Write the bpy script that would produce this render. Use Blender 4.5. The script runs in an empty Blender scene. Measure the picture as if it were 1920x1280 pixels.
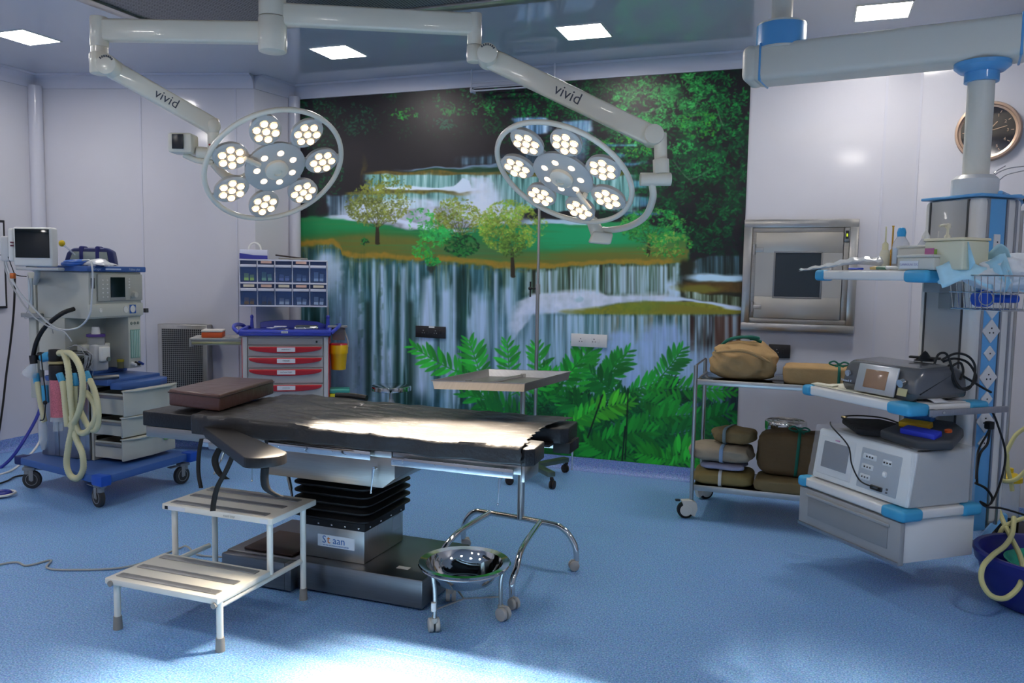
import bpy, bmesh, math, random
import numpy as np
from mathutils import Vector, Matrix, noise
random.seed(4)
PI = math.pi
scene = bpy.context.scene
COL = scene.collection

# ------------------------------------------------------------------ camera
CAM = Vector((0, 0, 1.5)); FPX = 1518.4
YAW, PITCH, ROLL = math.radians(20.288), math.radians(4.745), math.radians(.958)
_fw = Vector((-math.sin(YAW) * math.cos(PITCH), math.cos(YAW) * math.cos(PITCH), -math.sin(PITCH)))
_r0 = Vector((math.cos(YAW), math.sin(YAW), 0)); _u0 = _r0.cross(_fw)
_r = _r0 * math.cos(ROLL) + _u0 * math.sin(ROLL); _u = _u0 * math.cos(ROLL) - _r0 * math.sin(ROLL)
cd = bpy.data.cameras.new('camera'); cam = bpy.data.objects.new('camera', cd); COL.objects.link(cam)
cd.sensor_width = 36; cd.lens = FPX / 1920 * 36; cd.clip_start = .05
cam.matrix_world = Matrix(((_r.x, _u.x, -_fw.x, CAM.x), (_r.y, _u.y, -_fw.y, CAM.y), (_r.z, _u.z, -_fw.z, CAM.z), (0, 0, 0, 1)))
scene.camera = cam
def at(px, py, x=None, y=None, z=None, d=None):
    """the point of the room seen at a place of the photograph, on the plane x=, y= or z= or at a distance"""
    v = _r * ((px - 960) / FPX) - _u * ((py - 640) / FPX) + _fw
    if x is not None: t = (x - CAM.x) / v.x
    elif y is not None: t = (y - CAM.y) / v.y
    elif z is not None: t = (z - CAM.z) / v.z
    else: t = d
    return CAM + v * t

# ------------------------------------------------------------------ world, exposure
w = bpy.data.worlds.new('world'); scene.world = w; w.use_nodes = True
w.node_tree.nodes['Background'].inputs[0].default_value = (.02, .022, .03, 1)
vs = scene.view_settings
scene.display_settings.display_device = 'sRGB'; vs.view_transform = 'Standard'; vs.look = 'None'; vs.gamma = 1; vs.use_curve_mapping = False
vs.exposure = 0.06
scene.cycles.max_bounces = 8; scene.cycles.diffuse_bounces = 4; scene.cycles.glossy_bounces = 4; scene.cycles.transmission_bounces = 6; scene.cycles.transparent_max_bounces = 8
scene.cycles.sample_clamp_indirect = 6; scene.cycles.caustics_reflective = False; scene.cycles.caustics_refractive = False
CEIL = 3.06; PANEL_W = 58.0      # ceiling height, strength of the ceiling panels
SPOT_L, SPOT_R, SPOT_CONE = 2300.0, 1300.0, 46.0     # surgical lamp beams

# ------------------------------------------------------------------ materials
def S(c):
    if isinstance(c, str): c = tuple(int(c[i:i + 2], 16) for i in (0, 2, 4))
    return tuple((v / 255 / 12.92 if v / 255 < .04045 else ((v / 255 + .055) / 1.055) ** 2.4) for v in c)
MATS = {}
def mat(name, col, rough=.5, metal=0., coat=0., var=0., vscale=30., bump=0., bscale=60., trans=0., ior=1.45, emit=None, est=0., alpha=1., aniso=None, spec=None):
    if name in MATS: return MATS[name]
    m = bpy.data.materials.new(name); m.use_nodes = True; nt = m.node_tree; b = nt.nodes['Principled BSDF']
    c = S(col); b.inputs['Base Color'].default_value = (*c, 1)
    b.inputs['Roughness'].default_value = rough; b.inputs['Metallic'].default_value = metal; b.inputs['Coat Weight'].default_value = coat
    b.inputs['Coat Roughness'].default_value = .05
    b.inputs['Transmission Weight'].default_value = trans; b.inputs['IOR'].default_value = ior; b.inputs['Alpha'].default_value = alpha
    if spec is not None: b.inputs['Specular IOR Level'].default_value = spec
    if emit: b.inputs['Emission Color'].default_value = (*S(emit), 1); b.inputs['Emission Strength'].default_value = est
    if var or bump or aniso:
        tc = nt.nodes.new('ShaderNodeTexCoord'); mp = nt.nodes.new('ShaderNodeMapping'); nt.links.new(tc.outputs['Object'], mp.inputs[0])
        if aniso: mp.inputs['Scale'].default_value = aniso
    if var:
        n = nt.nodes.new('ShaderNodeTexNoise'); n.inputs['Scale'].default_value = vscale; n.inputs['Detail'].default_value = 4
        nt.links.new(mp.outputs[0], n.inputs[0]); r = nt.nodes.new('ShaderNodeValToRGB')
        r.color_ramp.elements[0].position = .3; r.color_ramp.elements[1].position = .7
        r.color_ramp.elements[0].color = (*[v * (1 - var) for v in c], 1); r.color_ramp.elements[1].color = (*[min(1, v * (1 + var)) for v in c], 1)
        nt.links.new(n.outputs[0], r.inputs[0]); nt.links.new(r.outputs[0], b.inputs['Base Color'])
    if bump:
        n = nt.nodes.new('ShaderNodeTexNoise'); n.inputs['Scale'].default_value = bscale; n.inputs['Detail'].default_value = 3
        nt.links.new(mp.outputs[0], n.inputs[0]); bm_ = nt.nodes.new('ShaderNodeBump'); bm_.inputs['Strength'].default_value = bump; bm_.inputs['Distance'].default_value = .01
        nt.links.new(n.outputs[0], bm_.inputs['Height']); nt.links.new(bm_.outputs[0], b.inputs['Normal'])
    MATS[name] = m; return m
def steel(name, col='b9b6b0', rough=.28, scale=(2, 60, 2)): return mat(name, col, rough, 1., bump=.015, bscale=8, aniso=scale, var=.06, vscale=6)
STEEL = steel('brushed_steel'); STEELZ = steel('brushed_steel_plate', 'aba69e', .36, (1, 1, 50)); CHROME = mat('chrome', 'd4d3d0', .08, 1.)
STEEL_D = steel('worn_steel', '8e8d8b', .42)
LWHITE = mat('lamp_white_enamel', 'ebe2cd', .28, coat=.3); WPLAST = mat('white_plastic', 'd9d9d5', .35); CREAM = mat('cream_plastic', 'cfcdbd', .4)
BLACKV = mat('black_vinyl', '141416', .42, bump=.25, bscale=90); BLACKP = mat('black_plastic', '141416', .4); RUBBER = mat('black_rubber', '0e0e10', .6)
GREYP = mat('grey_plastic', '8d8f8f', .45); DGREY = mat('dark_grey_plastic', '45474a', .4)
PBLUE = mat('pendant_blue', '5fa6dc', .35, coat=.2); TBLUE = mat('bumper_blue', '3f9cc6', .4)
CORDB = mat('black_cable', '0b0b0c', .45); YTUBE = mat('pale_yellow_tubing', 'c9c58a', .45)
LETT = mat('printed_lettering', '4a4d52', .5)

# ------------------------------------------------------------------ mesh helpers
def mrot(rz=0, rx=0, ry=0): return Matrix.Rotation(rz, 4, 'Z') @ Matrix.Rotation(ry, 4, 'Y') @ Matrix.Rotation(rx, 4, 'X')
def frame(dirv, up=Vector((0, 0, 1))):
    z = Vector(dirv).normalized()
    if abs(z.dot(up)) > .98: up = Vector((1, 0, 0))
    x = up.cross(z).normalized(); y = z.cross(x)
    return Matrix(((x.x, y.x, z.x, 0), (x.y, y.y, z.y, 0), (x.z, y.z, z.z, 0), (0, 0, 0, 1)))
class M:
    def __init__(s): s.bm = bmesh.new(); s.T = Matrix.Identity(4)
    def _add(s, tmp, mtx):
        me = bpy.data.meshes.new('t'); tmp.to_mesh(me); tmp.free(); me.transform(s.T @ mtx); s.bm.from_mesh(me); bpy.data.meshes.remove(me); return s
    def box(s, c, d, rot=None, bev=0., seg=2):
        t = bmesh.new(); bmesh.ops.create_cube(t, size=1); bmesh.ops.scale(t, vec=Vector(d), verts=t.verts)
        if bev: bmesh.ops.bevel(t, geom=t.edges[:], offset=min(bev, min(d) * .49), segments=seg, affect='EDGES', profile=.5)
        return s._add(t, Matrix.Translation(Vector(c)) @ (rot or Matrix.Identity(4)))
    def bb(s, x0, x1, y0, y1, z0, z1, bev=0., seg=2): return s.box(((x0 + x1) / 2, (y0 + y1) / 2, (z0 + z1) / 2), (x1 - x0, y1 - y0, z1 - z0), None, bev, seg)
    def cyl(s, a, b, r, r2=None, seg=20, bev=0.):
        a = Vector(a); b = Vector(b); h = (b - a).length; t = bmesh.new()
        bmesh.ops.create_cone(t, cap_ends=True, segments=seg, radius1=r, radius2=r if r2 is None else r2, depth=h)
        if bev:
            es = [e for e in t.edges if abs(e.verts[0].co.z - e.verts[1].co.z) < 1e-6]
            bmesh.ops.bevel(t, geom=es, offset=bev, segments=2, affect='EDGES', profile=.5)
        return s._add(t, Matrix.Translation((a + b) / 2) @ frame(b - a))
    def sph(s, c, r, sc=(1, 1, 1), u=20, v=12):
        t = bmesh.new(); bmesh.ops.create_uvsphere(t, u_segments=u, v_segments=v, radius=r); return s._add(t, Matrix.Translation(Vector(c)) @ Matrix.Diagonal((*sc, 1)))
    def lathe(s, prof, c=(0, 0, 0), axis=None, seg=32):
        t = bmesh.new(); rows = []
        for r, z in prof:
            rows.append([t.verts.new((r * math.cos(2 * PI * i / seg), r * math.sin(2 * PI * i / seg), z)) for i in range(seg)] if r > 1e-6 else [t.verts.new((0, 0, z))])
        for a, b in zip(rows, rows[1:]):
            for i in range(seg):
                j = (i + 1) % seg
                if len(a) == 1 and len(b) == 1: continue
                if len(a) == 1: t.faces.new((a[0], b[i], b[j]))
                elif len(b) == 1: t.faces.new((a[i], a[j], b[0]))
                else: t.faces.new((a[i], a[j], b[j], b[i]))
        bmesh.ops.recalc_face_normals(t, faces=t.faces)
        return s._add(t, Matrix.Translation(Vector(c)) @ (axis or Matrix.Identity(4)))
    def tube(s, pts, r, seg=10, smooth=0, rib=0., ribn=0, caps=True):
        P_ = [Vector(p) for p in pts]
        if smooth: P_ = spline(P_, smooth)
        t = bmesh.new(); rows = []; n = len(P_); up = Vector((0, 0, 1)); prev = None
        for i, p in enumerate(P_):
            d = (P_[min(i + 1, n - 1)] - P_[max(i - 1, 0)]).normalized()
            if prev is None:
                u = up if abs(d.z) < .95 else Vector((1, 0, 0)); x = u.cross(d).normalized()
            else: x = (prev - d * prev.dot(d)).normalized()
            prev = x; y = d.cross(x); rr = (r(i / (n - 1)) if callable(r) else r) * (1 + (rib if i % 2 else 0))
            rows.append([t.verts.new(p + (x * math.cos(2 * PI * k / seg) + y * math.sin(2 * PI * k / seg)) * rr) for k in range(seg)])
        for a, b in zip(rows, rows[1:]):
            for k in range(seg): t.faces.new((a[k], a[(k + 1) % seg], b[(k + 1) % seg], b[k]))
        if caps: t.faces.new(rows[0][::-1]); t.faces.new(rows[-1])
        bmesh.ops.recalc_face_normals(t, faces=t.faces)
        return s._add(t, Matrix.Identity(4))
    def prism(s, poly, z0, z1, mtx=None, bev=0., seg=2):
        t = bmesh.new(); f = t.faces.new([t.verts.new((x, y, z0)) for x, y in poly]); r = bmesh.ops.extrude_face_region(t, geom=[f])
        bmesh.ops.translate(t, vec=(0, 0, z1 - z0), verts=[v for v in r['geom'] if isinstance(v, bmesh.types.BMVert)])
        bmesh.ops.recalc_face_normals(t, faces=t.faces)
        if bev: bmesh.ops.bevel(t, geom=t.edges[:], offset=bev, segments=seg, affect='EDGES', profile=.5)
        return s._add(t, mtx or Matrix.Identity(4))
    def torus(s, c, R, r, axis=None, a0=0., a1=2 * PI, n=48, seg=10, sc=1.):
        ax = axis or Matrix.Identity(4); closed = abs(a1 - a0 - 2 * PI) < 1e-6
        t = bmesh.new(); rows = []
        for i in range(n if closed else n + 1):
            a = a0 + (a1 - a0) * i / n
            rows.append([t.verts.new(((R + r * math.cos(2 * PI * k / seg)) * math.cos(a), (R + r * math.cos(2 * PI * k / seg)) * math.sin(a), r * sc * math.sin(2 * PI * k / seg))) for k in range(seg)])
        for i in range(len(rows) if closed else len(rows) - 1):
            a, b = rows[i], rows[(i + 1) % len(rows)]
            for k in range(seg): t.faces.new((a[k], a[(k + 1) % seg], b[(k + 1) % seg], b[k]))
        if not closed: t.faces.new(rows[0][::-1]); t.faces.new(rows[-1])
        bmesh.ops.recalc_face_normals(t, faces=t.faces)
        return s._add(t, Matrix.Translation(Vector(c)) @ ax)
    def grid(s, nu, nv, f):
        t = bmesh.new(); V = [[t.verts.new(f(i / nu, j / nv)) for j in range(nv + 1)] for i in range(nu + 1)]
        for i in range(nu):
            for j in range(nv): t.faces.new((V[i][j], V[i + 1][j], V[i + 1][j + 1], V[i][j + 1]))
        return s._add(t, Matrix.Identity(4))
    def done(s, name, material, parent=None, label=None, smooth=35, solid=0.):
        me = bpy.data.meshes.new(name); s.bm.to_mesh(me); s.bm.free(); me.materials.append(material)
        if smooth:
            me.polygons.foreach_set('use_smooth', [True] * len(me.polygons)); me.set_sharp_from_angle(angle=math.radians(smooth))
        o = bpy.data.objects.new(name, me); COL.objects.link(o)
        if parent is not None: o.parent = parent; o.matrix_parent_inverse = parent_mw(parent).inverted() if s.T == Matrix.Identity(4) else Matrix.Identity(4)
        if label: o['label'] = label
        if solid:
            md = o.modifiers.new('thickness', 'SOLIDIFY'); md.thickness = solid; md.offset = 0
        return o
def parent_mw(o):
    m = Matrix.Translation(o.location) @ o.rotation_euler.to_matrix().to_4x4()
    if o.parent is not None: m = parent_mw(o.parent) @ o.matrix_parent_inverse @ m
    return m
def spline(P_, k):
    out = []; n = len(P_)
    for i in range(n - 1):
        a, b, c, d = P_[max(i - 1, 0)], P_[i], P_[i + 1], P_[min(i + 2, n - 1)]
        for j in range(k):
            t = j / k; out.append(.5 * ((2 * b) + (c - a) * t + (2 * a - 5 * b + 4 * c - d) * t * t + (3 * b - a - 3 * c + d) * t ** 3))
    out.append(P_[-1]); return out
def tag(o, label, cat, group=None, kind=None):
    o['label'] = label; o['category'] = cat
    if group: o['group'] = group
    if kind: o['kind'] = kind
    return o
def thing(name, label, cat, loc, rz=0., group=None):
    """an Empty at the base of a thing; its parts are then built in the room's own coordinates unless L() is used"""
    o = bpy.data.objects.new(name, None); COL.objects.link(o); o.location = Vector(loc); o.rotation_euler = (0, 0, rz); o.empty_display_size = .05
    return tag(o, label, cat, group)
def local(o):
    """a mesh builder whose coordinates are those of the thing o (built about its own base)"""
    m = M(); m.T = Matrix.Identity(4); m.par = o; return m
class LM(M):
    """builder in the local frame of its thing"""
    def done(s, name, material, parent, label=None, smooth=35, solid=0.):
        o = M.done(s, name, material, None, label, smooth, solid); o.parent = parent
        return o
def struct(name, m, material, smooth=35):
    o = m.done(name, material, None, None, smooth); o['kind'] = 'structure'; return o
def dup(root, loc, rz, label=None):
    r = root.copy(); COL.objects.link(r); r.location = Vector(loc); r.rotation_euler = (0, 0, rz)
    if label: r['label'] = label
    for ch in list(root.children):
        c = ch.copy(); COL.objects.link(c); c.parent = r
        for g in list(ch.children):
            d = g.copy(); COL.objects.link(d); d.parent = c
    return r
def text(s, size, mtx, material, name, parent, depth=.0006, loc=False, sx=1.):
    cu = bpy.data.curves.new('t', 'FONT'); cu.body = s; cu.size = size; cu.extrude = depth; cu.align_x = 'CENTER'; cu.align_y = 'CENTER'; cu.resolution_u = 2
    to = bpy.data.objects.new('t', cu); COL.objects.link(to); dg = bpy.context.evaluated_depsgraph_get(); me = bpy.data.meshes.new_from_object(to.evaluated_get(dg))
    bpy.data.objects.remove(to); bpy.data.curves.remove(cu)
    me.transform(mtx @ Matrix.Diagonal((sx, 1, 1, 1))); me.name = name; me.materials.clear(); me.materials.append(material)
    o = bpy.data.objects.new(name, me); COL.objects.link(o); o.parent = parent
    if not loc: o.matrix_parent_inverse = parent_mw(parent).inverted()
    return o
def facing(p, right, up):
    """matrix putting a flat drawing (x right, y up) at p"""
    x = Vector(right).normalized(); y = Vector(up).normalized(); y = (y - x * x.dot(y)).normalized(); z = x.cross(y); p = Vector(p)
    return Matrix(((x.x, y.x, z.x, p.x), (x.y, y.y, z.y, p.y), (x.z, y.z, z.z, p.z), (0, 0, 0, 1)))
# ================================================================== the room
def wall_material(name, col, rough=.1):
    m = mat(name, col, rough, var=.015, vscale=2.5, bump=.012, bscale=1.1); return m
WALL = wall_material('pale_wall_laminate', 'c8c8d0'); CEILM = wall_material('glossy_ceiling_laminate', 'c2c5cd', .08); CEILM.node_tree.nodes['Principled BSDF'].inputs['IOR'].default_value = 1.7
TRIMW = mat('white_trim', 'c6c7d2', .25, coat=.15)
# speckled blue vinyl
def vinyl(name, base, dark, light):
    m = bpy.data.materials.new(name); m.use_nodes = True; nt = m.node_tree; b = nt.nodes['Principled BSDF']; b.inputs['Roughness'].default_value = .38
    tc = nt.nodes.new('ShaderNodeTexCoord'); n1 = nt.nodes.new('ShaderNodeTexNoise'); n1.inputs['Scale'].default_value = 145; n1.inputs['Detail'].default_value = 3
    n2 = nt.nodes.new('ShaderNodeTexVoronoi'); n2.inputs['Scale'].default_value = 170
    r = nt.nodes.new('ShaderNodeValToRGB'); r.color_ramp.elements[0].position = .34; r.color_ramp.elements[0].color = (*S(dark), 1)
    r.color_ramp.elements[1].position = .66; r.color_ramp.elements[1].color = (*S(light), 1); e = r.color_ramp.elements.new(.5); e.color = (*S(base), 1)
    mx = nt.nodes.new('ShaderNodeMixRGB'); mx.inputs[0].default_value = .25
    nt.links.new(tc.outputs['Object'], n1.inputs[0]); nt.links.new(tc.outputs['Object'], n2.inputs[0]); nt.links.new(n1.outputs[0], r.inputs[0])
    nt.links.new(r.outputs[0], mx.inputs[1]); nt.links.new(n2.outputs['Color'], mx.inputs[2]); mx.blend_type = 'SOFT_LIGHT'
    n3 = nt.nodes.new('ShaderNodeTexNoise'); n3.inputs['Scale'].default_value = 1.3; r3 = nt.nodes.new('ShaderNodeMapRange'); r3.inputs[3].default_value = .3; r3.inputs[4].default_value = .46
    nt.links.new(tc.outputs['Object'], n3.inputs[0]); nt.links.new(n3.outputs[0], r3.inputs[0]); nt.links.new(r3.outputs[0], b.inputs['Roughness'])
    nt.links.new(mx.outputs[0], b.inputs['Base Color']); return m
VINYL = vinyl('blue_speckled_vinyl', '74a3d8', '5280bc', 'a0c4e8'); VINYL_S = vinyl('blue_skirting_vinyl', '7590c8', '5674b4', '90a8d8')
XL, XR, YB, YF = -6.08, 2.4, 5.98, -2.2
P_A0, P_A1 = (-6.08, 5.02), (-4.30, 5.53)      # angled wall at the left
P_C = (-4.24, 5.98)
P_B0, P_B1 = (.60, 5.98), (2.4, 5.42)          # angled wall at the right
m = M(); m.bb(XL - .3, XR + .3, YF - .2, YB + .3, -.1, 0); struct('floor', m, VINYL, 0)
m = M(); m.bb(XL - .3, XR + .3, YF - .2, YB + .3, CEIL, CEIL + .1); struct('ceiling', m, CEILM, 0)
def wall(name, a, b, h0=0, h1=CEIL, material=WALL, t=.08, flip=False):
    ax, ay = a; bx, by = b; L = math.hypot(bx - ax, by - ay); nx, ny = -(by - ay) / L, (bx - ax) / L
    if flip: nx, ny = -nx, -ny
    m = M(); m.prism([(ax, ay), (bx, by), (bx + nx * t, by + ny * t), (ax + nx * t, ay + ny * t)], h0, h1); return struct(name, m, material, 0)
wall('wall_left', (XL, YF), P_A0); wall('wall_left_corner', P_A0, P_A1); wall('wall_left_return', P_A1, P_C, flip=False)
wall('wall_back', P_C, P_B0); wall('wall_right_corner', P_B0, P_B1); wall('wall_right', (XR, P_B1[1]), (XR, YF)); wall('wall_front', (XR, YF), (XL, YF))
# coving under the ceiling and vinyl skirting, each following its wall
def sweep(name, a, b, prof, material, e0=0., e1=0.):
    a = Vector((*a, 0)); b = Vector((*b, 0)); d = (b - a).normalized(); n = Vector((d.y, -d.x, 0)); a = a - d * e0; b = b + d * e1
    m = M(); t = bmesh.new(); A = [t.verts.new(a + n * u + Vector((0, 0, v))) for u, v in prof]; B = [t.verts.new(b + n * u + Vector((0, 0, v))) for u, v in prof]
    for i in range(len(prof)): j = (i + 1) % len(prof); t.faces.new((A[i], A[j], B[j], B[i]))
    t.faces.new(A[::-1]); t.faces.new(B); bmesh.ops.recalc_face_normals(t, faces=t.faces); m._add(t, Matrix.Identity(4)); return struct(name, m, material)
cov = [(.001, CEIL - .105), (.012, CEIL - .105), (.014, CEIL - .095)] + [(.014 + .075 * (1 - math.cos(k * PI / 14)), CEIL - .095 + .08 * math.sin(k * PI / 14)) for k in range(1, 8)] + [(.1, CEIL - .001), (.001, CEIL - .001)]
skt = [(.001, .001), (.05, .001), (.03, .006), (.016, .02), (.009, .04), (.007, .098), (.001, .1)]
segs = [('left', (XL, YF), P_A0), ('left_corner', P_A0, P_A1), ('left_return', P_A1, P_C), ('back', P_C, P_B0), ('right_corner', P_B0, P_B1)]
for i, (nm, a, b) in enumerate(segs):
    sweep('trim_%d' % (i + 1), a, b, cov, TRIMW); sweep('baseboard_' + nm, a, b, skt, VINYL_S)
# rounded corner posts and panel joints
def corner_post(n, c, r): m = M(); m.cyl((*c, .1), (*c, CEIL - .09), r, seg=28); struct('trim_%d' % n, m, TRIMW)
corner_post(6, (-6.05, 4.99), .055); corner_post(7, (-4.21, 5.945), .05)
def joint(n, p, d):
    d = Vector((*d, 0)).normalized(); nrm = Vector((d.y, -d.x, 0)); m = M(); m.box(Vector((*p, (CEIL - .2) / 2 + .1)) + nrm * .002, (.016, .006, CEIL - .2), mrot(math.atan2(d.y, d.x))); struct('trim_%d' % n, m, TRIMW)
dA = (P_A1[0] - P_A0[0], P_A1[1] - P_A0[1])
def onA(x): t = (x - P_A0[0]) / dA[0]; return (x, P_A0[1] + dA[1] * t)
joint(8, (XL, 4.60), (0, 1)); joint(9, onA(-5.22), dA); joint(10, onA(-4.45), dA); joint(11, (.40, YB), (1, 0)); joint(12, (.605, YB - .002), (1, -.1))
# welded seams of the vinyl sheets
m = M(); m.cyl((XL, 4.62, -.0015), (XR, 4.62, -.0015), .0022, seg=6); struct('trim_13', m, VINYL_S); m = M(); m.cyl((XL, 2.75, -.0015), (XR, 2.75, -.0015), .0022, seg=6); struct('trim_14', m, VINYL_S)
# ceiling light panels
def ceiling_light(x, y, label):
    t = thing('ceiling_light', label, 'ceiling light', (x, y, CEIL), 0, 'square ceiling light panels')
    m = LM(); [m.bb(*q, -.006, -.0005) for q in ((-.152, .152, .143, .152), (-.152, .152, -.152, -.143), (-.152, -.143, -.143, .143), (.143, .152, -.143, .143))]
    m.done('frame', WPLAST, t, None, 0)
    m = LM(); m.bb(-.1425, .1425, -.1425, .1425, -.005, -.001); m.done('diffuser', mat('lit_panel', 'ffffff', .5, emit=(255, 249, 243), est=PANEL_W), t, None, 0); return t
ceiling_light(-3.25, 5.12, 'glowing square ceiling panel above the drug trolley, left of the centre of the ceiling')
ceiling_light(-1.45, 5.16, 'glowing square ceiling panel between the two surgical lamps, in front of the waterfall mural')
ceiling_light(.31, 5.29, 'glowing square ceiling panel at the right, behind the pendant arm')
ceiling_light(-5.12, 4.17, 'glowing square ceiling panel at the far left, above the anaesthesia machine')
for (x, y) in ((-5.12, 2.2), (-5.12, .2), (-3.4, .6), (-1.5, .6), (.4, .6), (1.75, 2.3), (-3.4, -1.2), (-1.5, -1.2)):  # unseen panels; those nearest the camera added to brighten surfaces facing it
    ceiling_light(x, y, 'unseen glowing square ceiling panel added outside the picture for more light, behind or beside the camera')
# laminar flow grille over the table
def perforated(name, dark, light, scale, rot=0., wall=False):
    m = bpy.data.materials.new(name); m.use_nodes = True; nt = m.node_tree; b = nt.nodes['Principled BSDF']; b.inputs['Roughness'].default_value = .4; b.inputs['Metallic'].default_value = .6
    tc = nt.nodes.new('ShaderNodeTexCoord'); mp = nt.nodes.new('ShaderNodeMapping'); mp.inputs['Scale'].default_value = (scale,) * 3; mp.inputs['Rotation'].default_value = (-PI / 2 if wall else 0, 0, rot)
    v = nt.nodes.new('ShaderNodeTexVoronoi'); v.voronoi_dimensions = '2D'; v.inputs['Randomness'].default_value = 0; v.inputs['Scale'].default_value = 1
    r = nt.nodes.new('ShaderNodeValToRGB'); r.color_ramp.elements[0].position = .36; r.color_ramp.elements[0].color = (*S(dark), 1); r.color_ramp.elements[1].position = .42; r.color_ramp.elements[1].color = (*S(light), 1)
    nt.links.new(tc.outputs['Object'], mp.inputs[0]); nt.links.new(mp.outputs[0], v.inputs[0]); nt.links.new(v.outputs['Distance'], r.inputs[0]); nt.links.new(r.outputs[0], b.inputs['Base Color']); return m
t = thing('air_diffuser', 'large perforated steel air diffuser in the ceiling above the operating table', 'air vent', (-2.2, 3.1, CEIL))
m = LM(); m.bb(-1.86, 1.86, 1.27, 1.36, -.03, -.001, .004); m.bb(-1.86, 1.86, -1.36, -1.27, -.03, -.001, .004); m.bb(-1.86, -1.77, -1.269, 1.269, -.03, -.001, .004); m.bb(1.77, 1.86, -1.269, 1.269, -.03, -.001, .004); m.done('frame', STEEL, t)
m = LM(); m.bb(-1.769, 1.769, -1.269, 1.269, -.015, -.004); m.done('perforated_panel', perforated('perforated_grey_panel', '26272a', '8f9194', 50), t, None, 0)

# ------------------------------------------------------------------ the printed mural
def paint_mural():
    """the printed waterfall picture as an array of colours (x 540..1430, y 110..910 of the picture)"""
    X0, Y0, W, H = 540, 110, 890, 800
    rng = np.random.default_rng(7)
    yy, xx = np.mgrid[0:H, 0:W].astype(np.float32)
    xx += X0; yy += Y0
    def vn(sx, sy, seed, octv=3):
        out = np.zeros((H, W), np.float32); amp = 1.0; tot = 0
        r = np.random.default_rng(seed)
        for o in range(octv):
            nx, ny = int(W / sx) + 3, int(H / sy) + 3
            g = r.random((ny, nx)).astype(np.float32)
            fx = (xx - X0) / sx; fy = (yy - Y0) / sy
            ix = fx.astype(int); iy = fy.astype(int)
            tx = fx - ix; ty = fy - iy
            tx = tx * tx * (3 - 2 * tx); ty = ty * ty * (3 - 2 * ty)
            v = (g[iy, ix] * (1 - tx) + g[iy, ix + 1] * tx) * (1 - ty) + (g[iy + 1, ix] * (1 - tx) + g[iy + 1, ix + 1] * tx) * ty
            out += amp * v; tot += amp; amp *= .55
            sx = max(sx / 2, 1.2); sy = max(sy / 2, 1.2)
        return out / tot
    img = np.zeros((H, W, 3), np.float32)
    def C(r, g, b): return np.array([r, g, b], np.float32) / 255
    def mixc(m, c): img[:] = img * (1 - m[..., None]) + (c if getattr(c, 'ndim', 1) == 3 else np.asarray(c)) * m[..., None]
    def ss(a, b, x): t = np.clip((x - a) / (b - a), 0, 1); return t * t * (3 - 2 * t)
    def line(pts, x=None):
        return np.interp(xx if x is None else x, [p[0] for p in pts], [p[1] for p in pts])
    def blob(cx, cy, rx, ry, soft=.5): return 1 - ss(1 - soft, 1 + soft, np.sqrt(((xw - cx) / rx) ** 2 + ((yw - cy) / ry) ** 2))
    def band(top, bot, x0, x1, s=3, sx=8):
        t = line(top) if isinstance(top, list) else top; b = line(bot) if isinstance(bot, list) else bot
        return ss(t - s, t + s, yw) * (1 - ss(b - s, b + s, yw)) * ss(x0 - sx, x0 + sx, xw) * (1 - ss(x1 - sx, x1 + sx, xw))
    n1 = vn(60, 60, 1); n2 = vn(14, 14, 2); n3 = vn(5, 5, 3, 2); st = vn(7, 160, 4, 3); st2 = vn(3.2, 70, 5, 2); st3 = vn(22, 260, 6, 2)
    yw = yy + (vn(46, 14, 21, 3) - .5) * 11; xw = xx + (vn(20, 20, 22, 3) - .5) * 26
    # dark wood behind
    img[:] = C(24, 22, 27)
    mixc(.55 * ss(.4, .8, n1), C(34, 30, 37))
    mixc((.5 * ss(.45, .75, n2) * ss(1010, 1150, xx) * (1 - ss(500, 560, yy))), C(10, 60, 32))
    mixc(.4 * ss(.5, .75, n2) * (1 - ss(590, 660, xx)), C(16, 66, 40))
    def water(m, dark, mid, light, k=.5, fine=.5):
        v = st * (1 - fine) + st2 * fine
        v = np.clip((v - .28) / .5, 0, 1)
        c = np.where(v[..., None] < .5, dark + (mid - dark) * (v[..., None] * 2), mid + (light - mid) * (v[..., None] * 2 - 1))
        mixc(m, c.astype(np.float32))
    # leaves : many little blades stamped
    def stamp(cx, cy, L, wd, ang, col, a=1.0):
        x0 = int(max(cx - L - 1 - X0, 0)); x1 = int(min(cx + L + 2 - X0, W)); y0 = int(max(cy - L - 1 - Y0, 0)); y1 = int(min(cy + L + 2 - Y0, H))
        if x1 <= x0 or y1 <= y0: return
        dx = xx[y0:y1, x0:x1] - cx; dy = yy[y0:y1, x0:x1] - cy
        u = dx * math.cos(ang) + dy * math.sin(ang); v = -dx * math.sin(ang) + dy * math.cos(ang)
        wl = wd * np.clip(1 - (u / L) ** 2, 0, 1) ** .8
        m = np.clip(wl - np.abs(v) + .5, 0, 1) * (np.abs(u) < L) * a
        img[y0:y1, x0:x1] = img[y0:y1, x0:x1] * (1 - m[..., None]) + col * m[..., None]
    def foliage(cx, cy, rx, ry, n, cols, L=(1.8, 4.2), a=.85, up=0):
        for i in range(n):
            t = rng.random() * 6.283; r = math.sqrt(rng.random())
            px = cx + rx * r * math.cos(t); py = cy + ry * r * math.sin(t)
            q = n2[int(min(max(py - Y0, 0), H - 1)), int(min(max(px - X0, 0), W - 1))]
            if q < .42 and rng.random() < .8: continue
            c = cols[rng.integers(len(cols))] * (.75 + .6 * (q - .3) + .25 * rng.random())
            l = rng.uniform(*L); stamp(px, py, l, l * .38, rng.normal(.3, .8), np.clip(c, 0, 1), a)
    G1, G2, G3, G4 = C(22, 120, 52), C(40, 150, 70), C(14, 78, 40), C(70, 165, 80)
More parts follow.
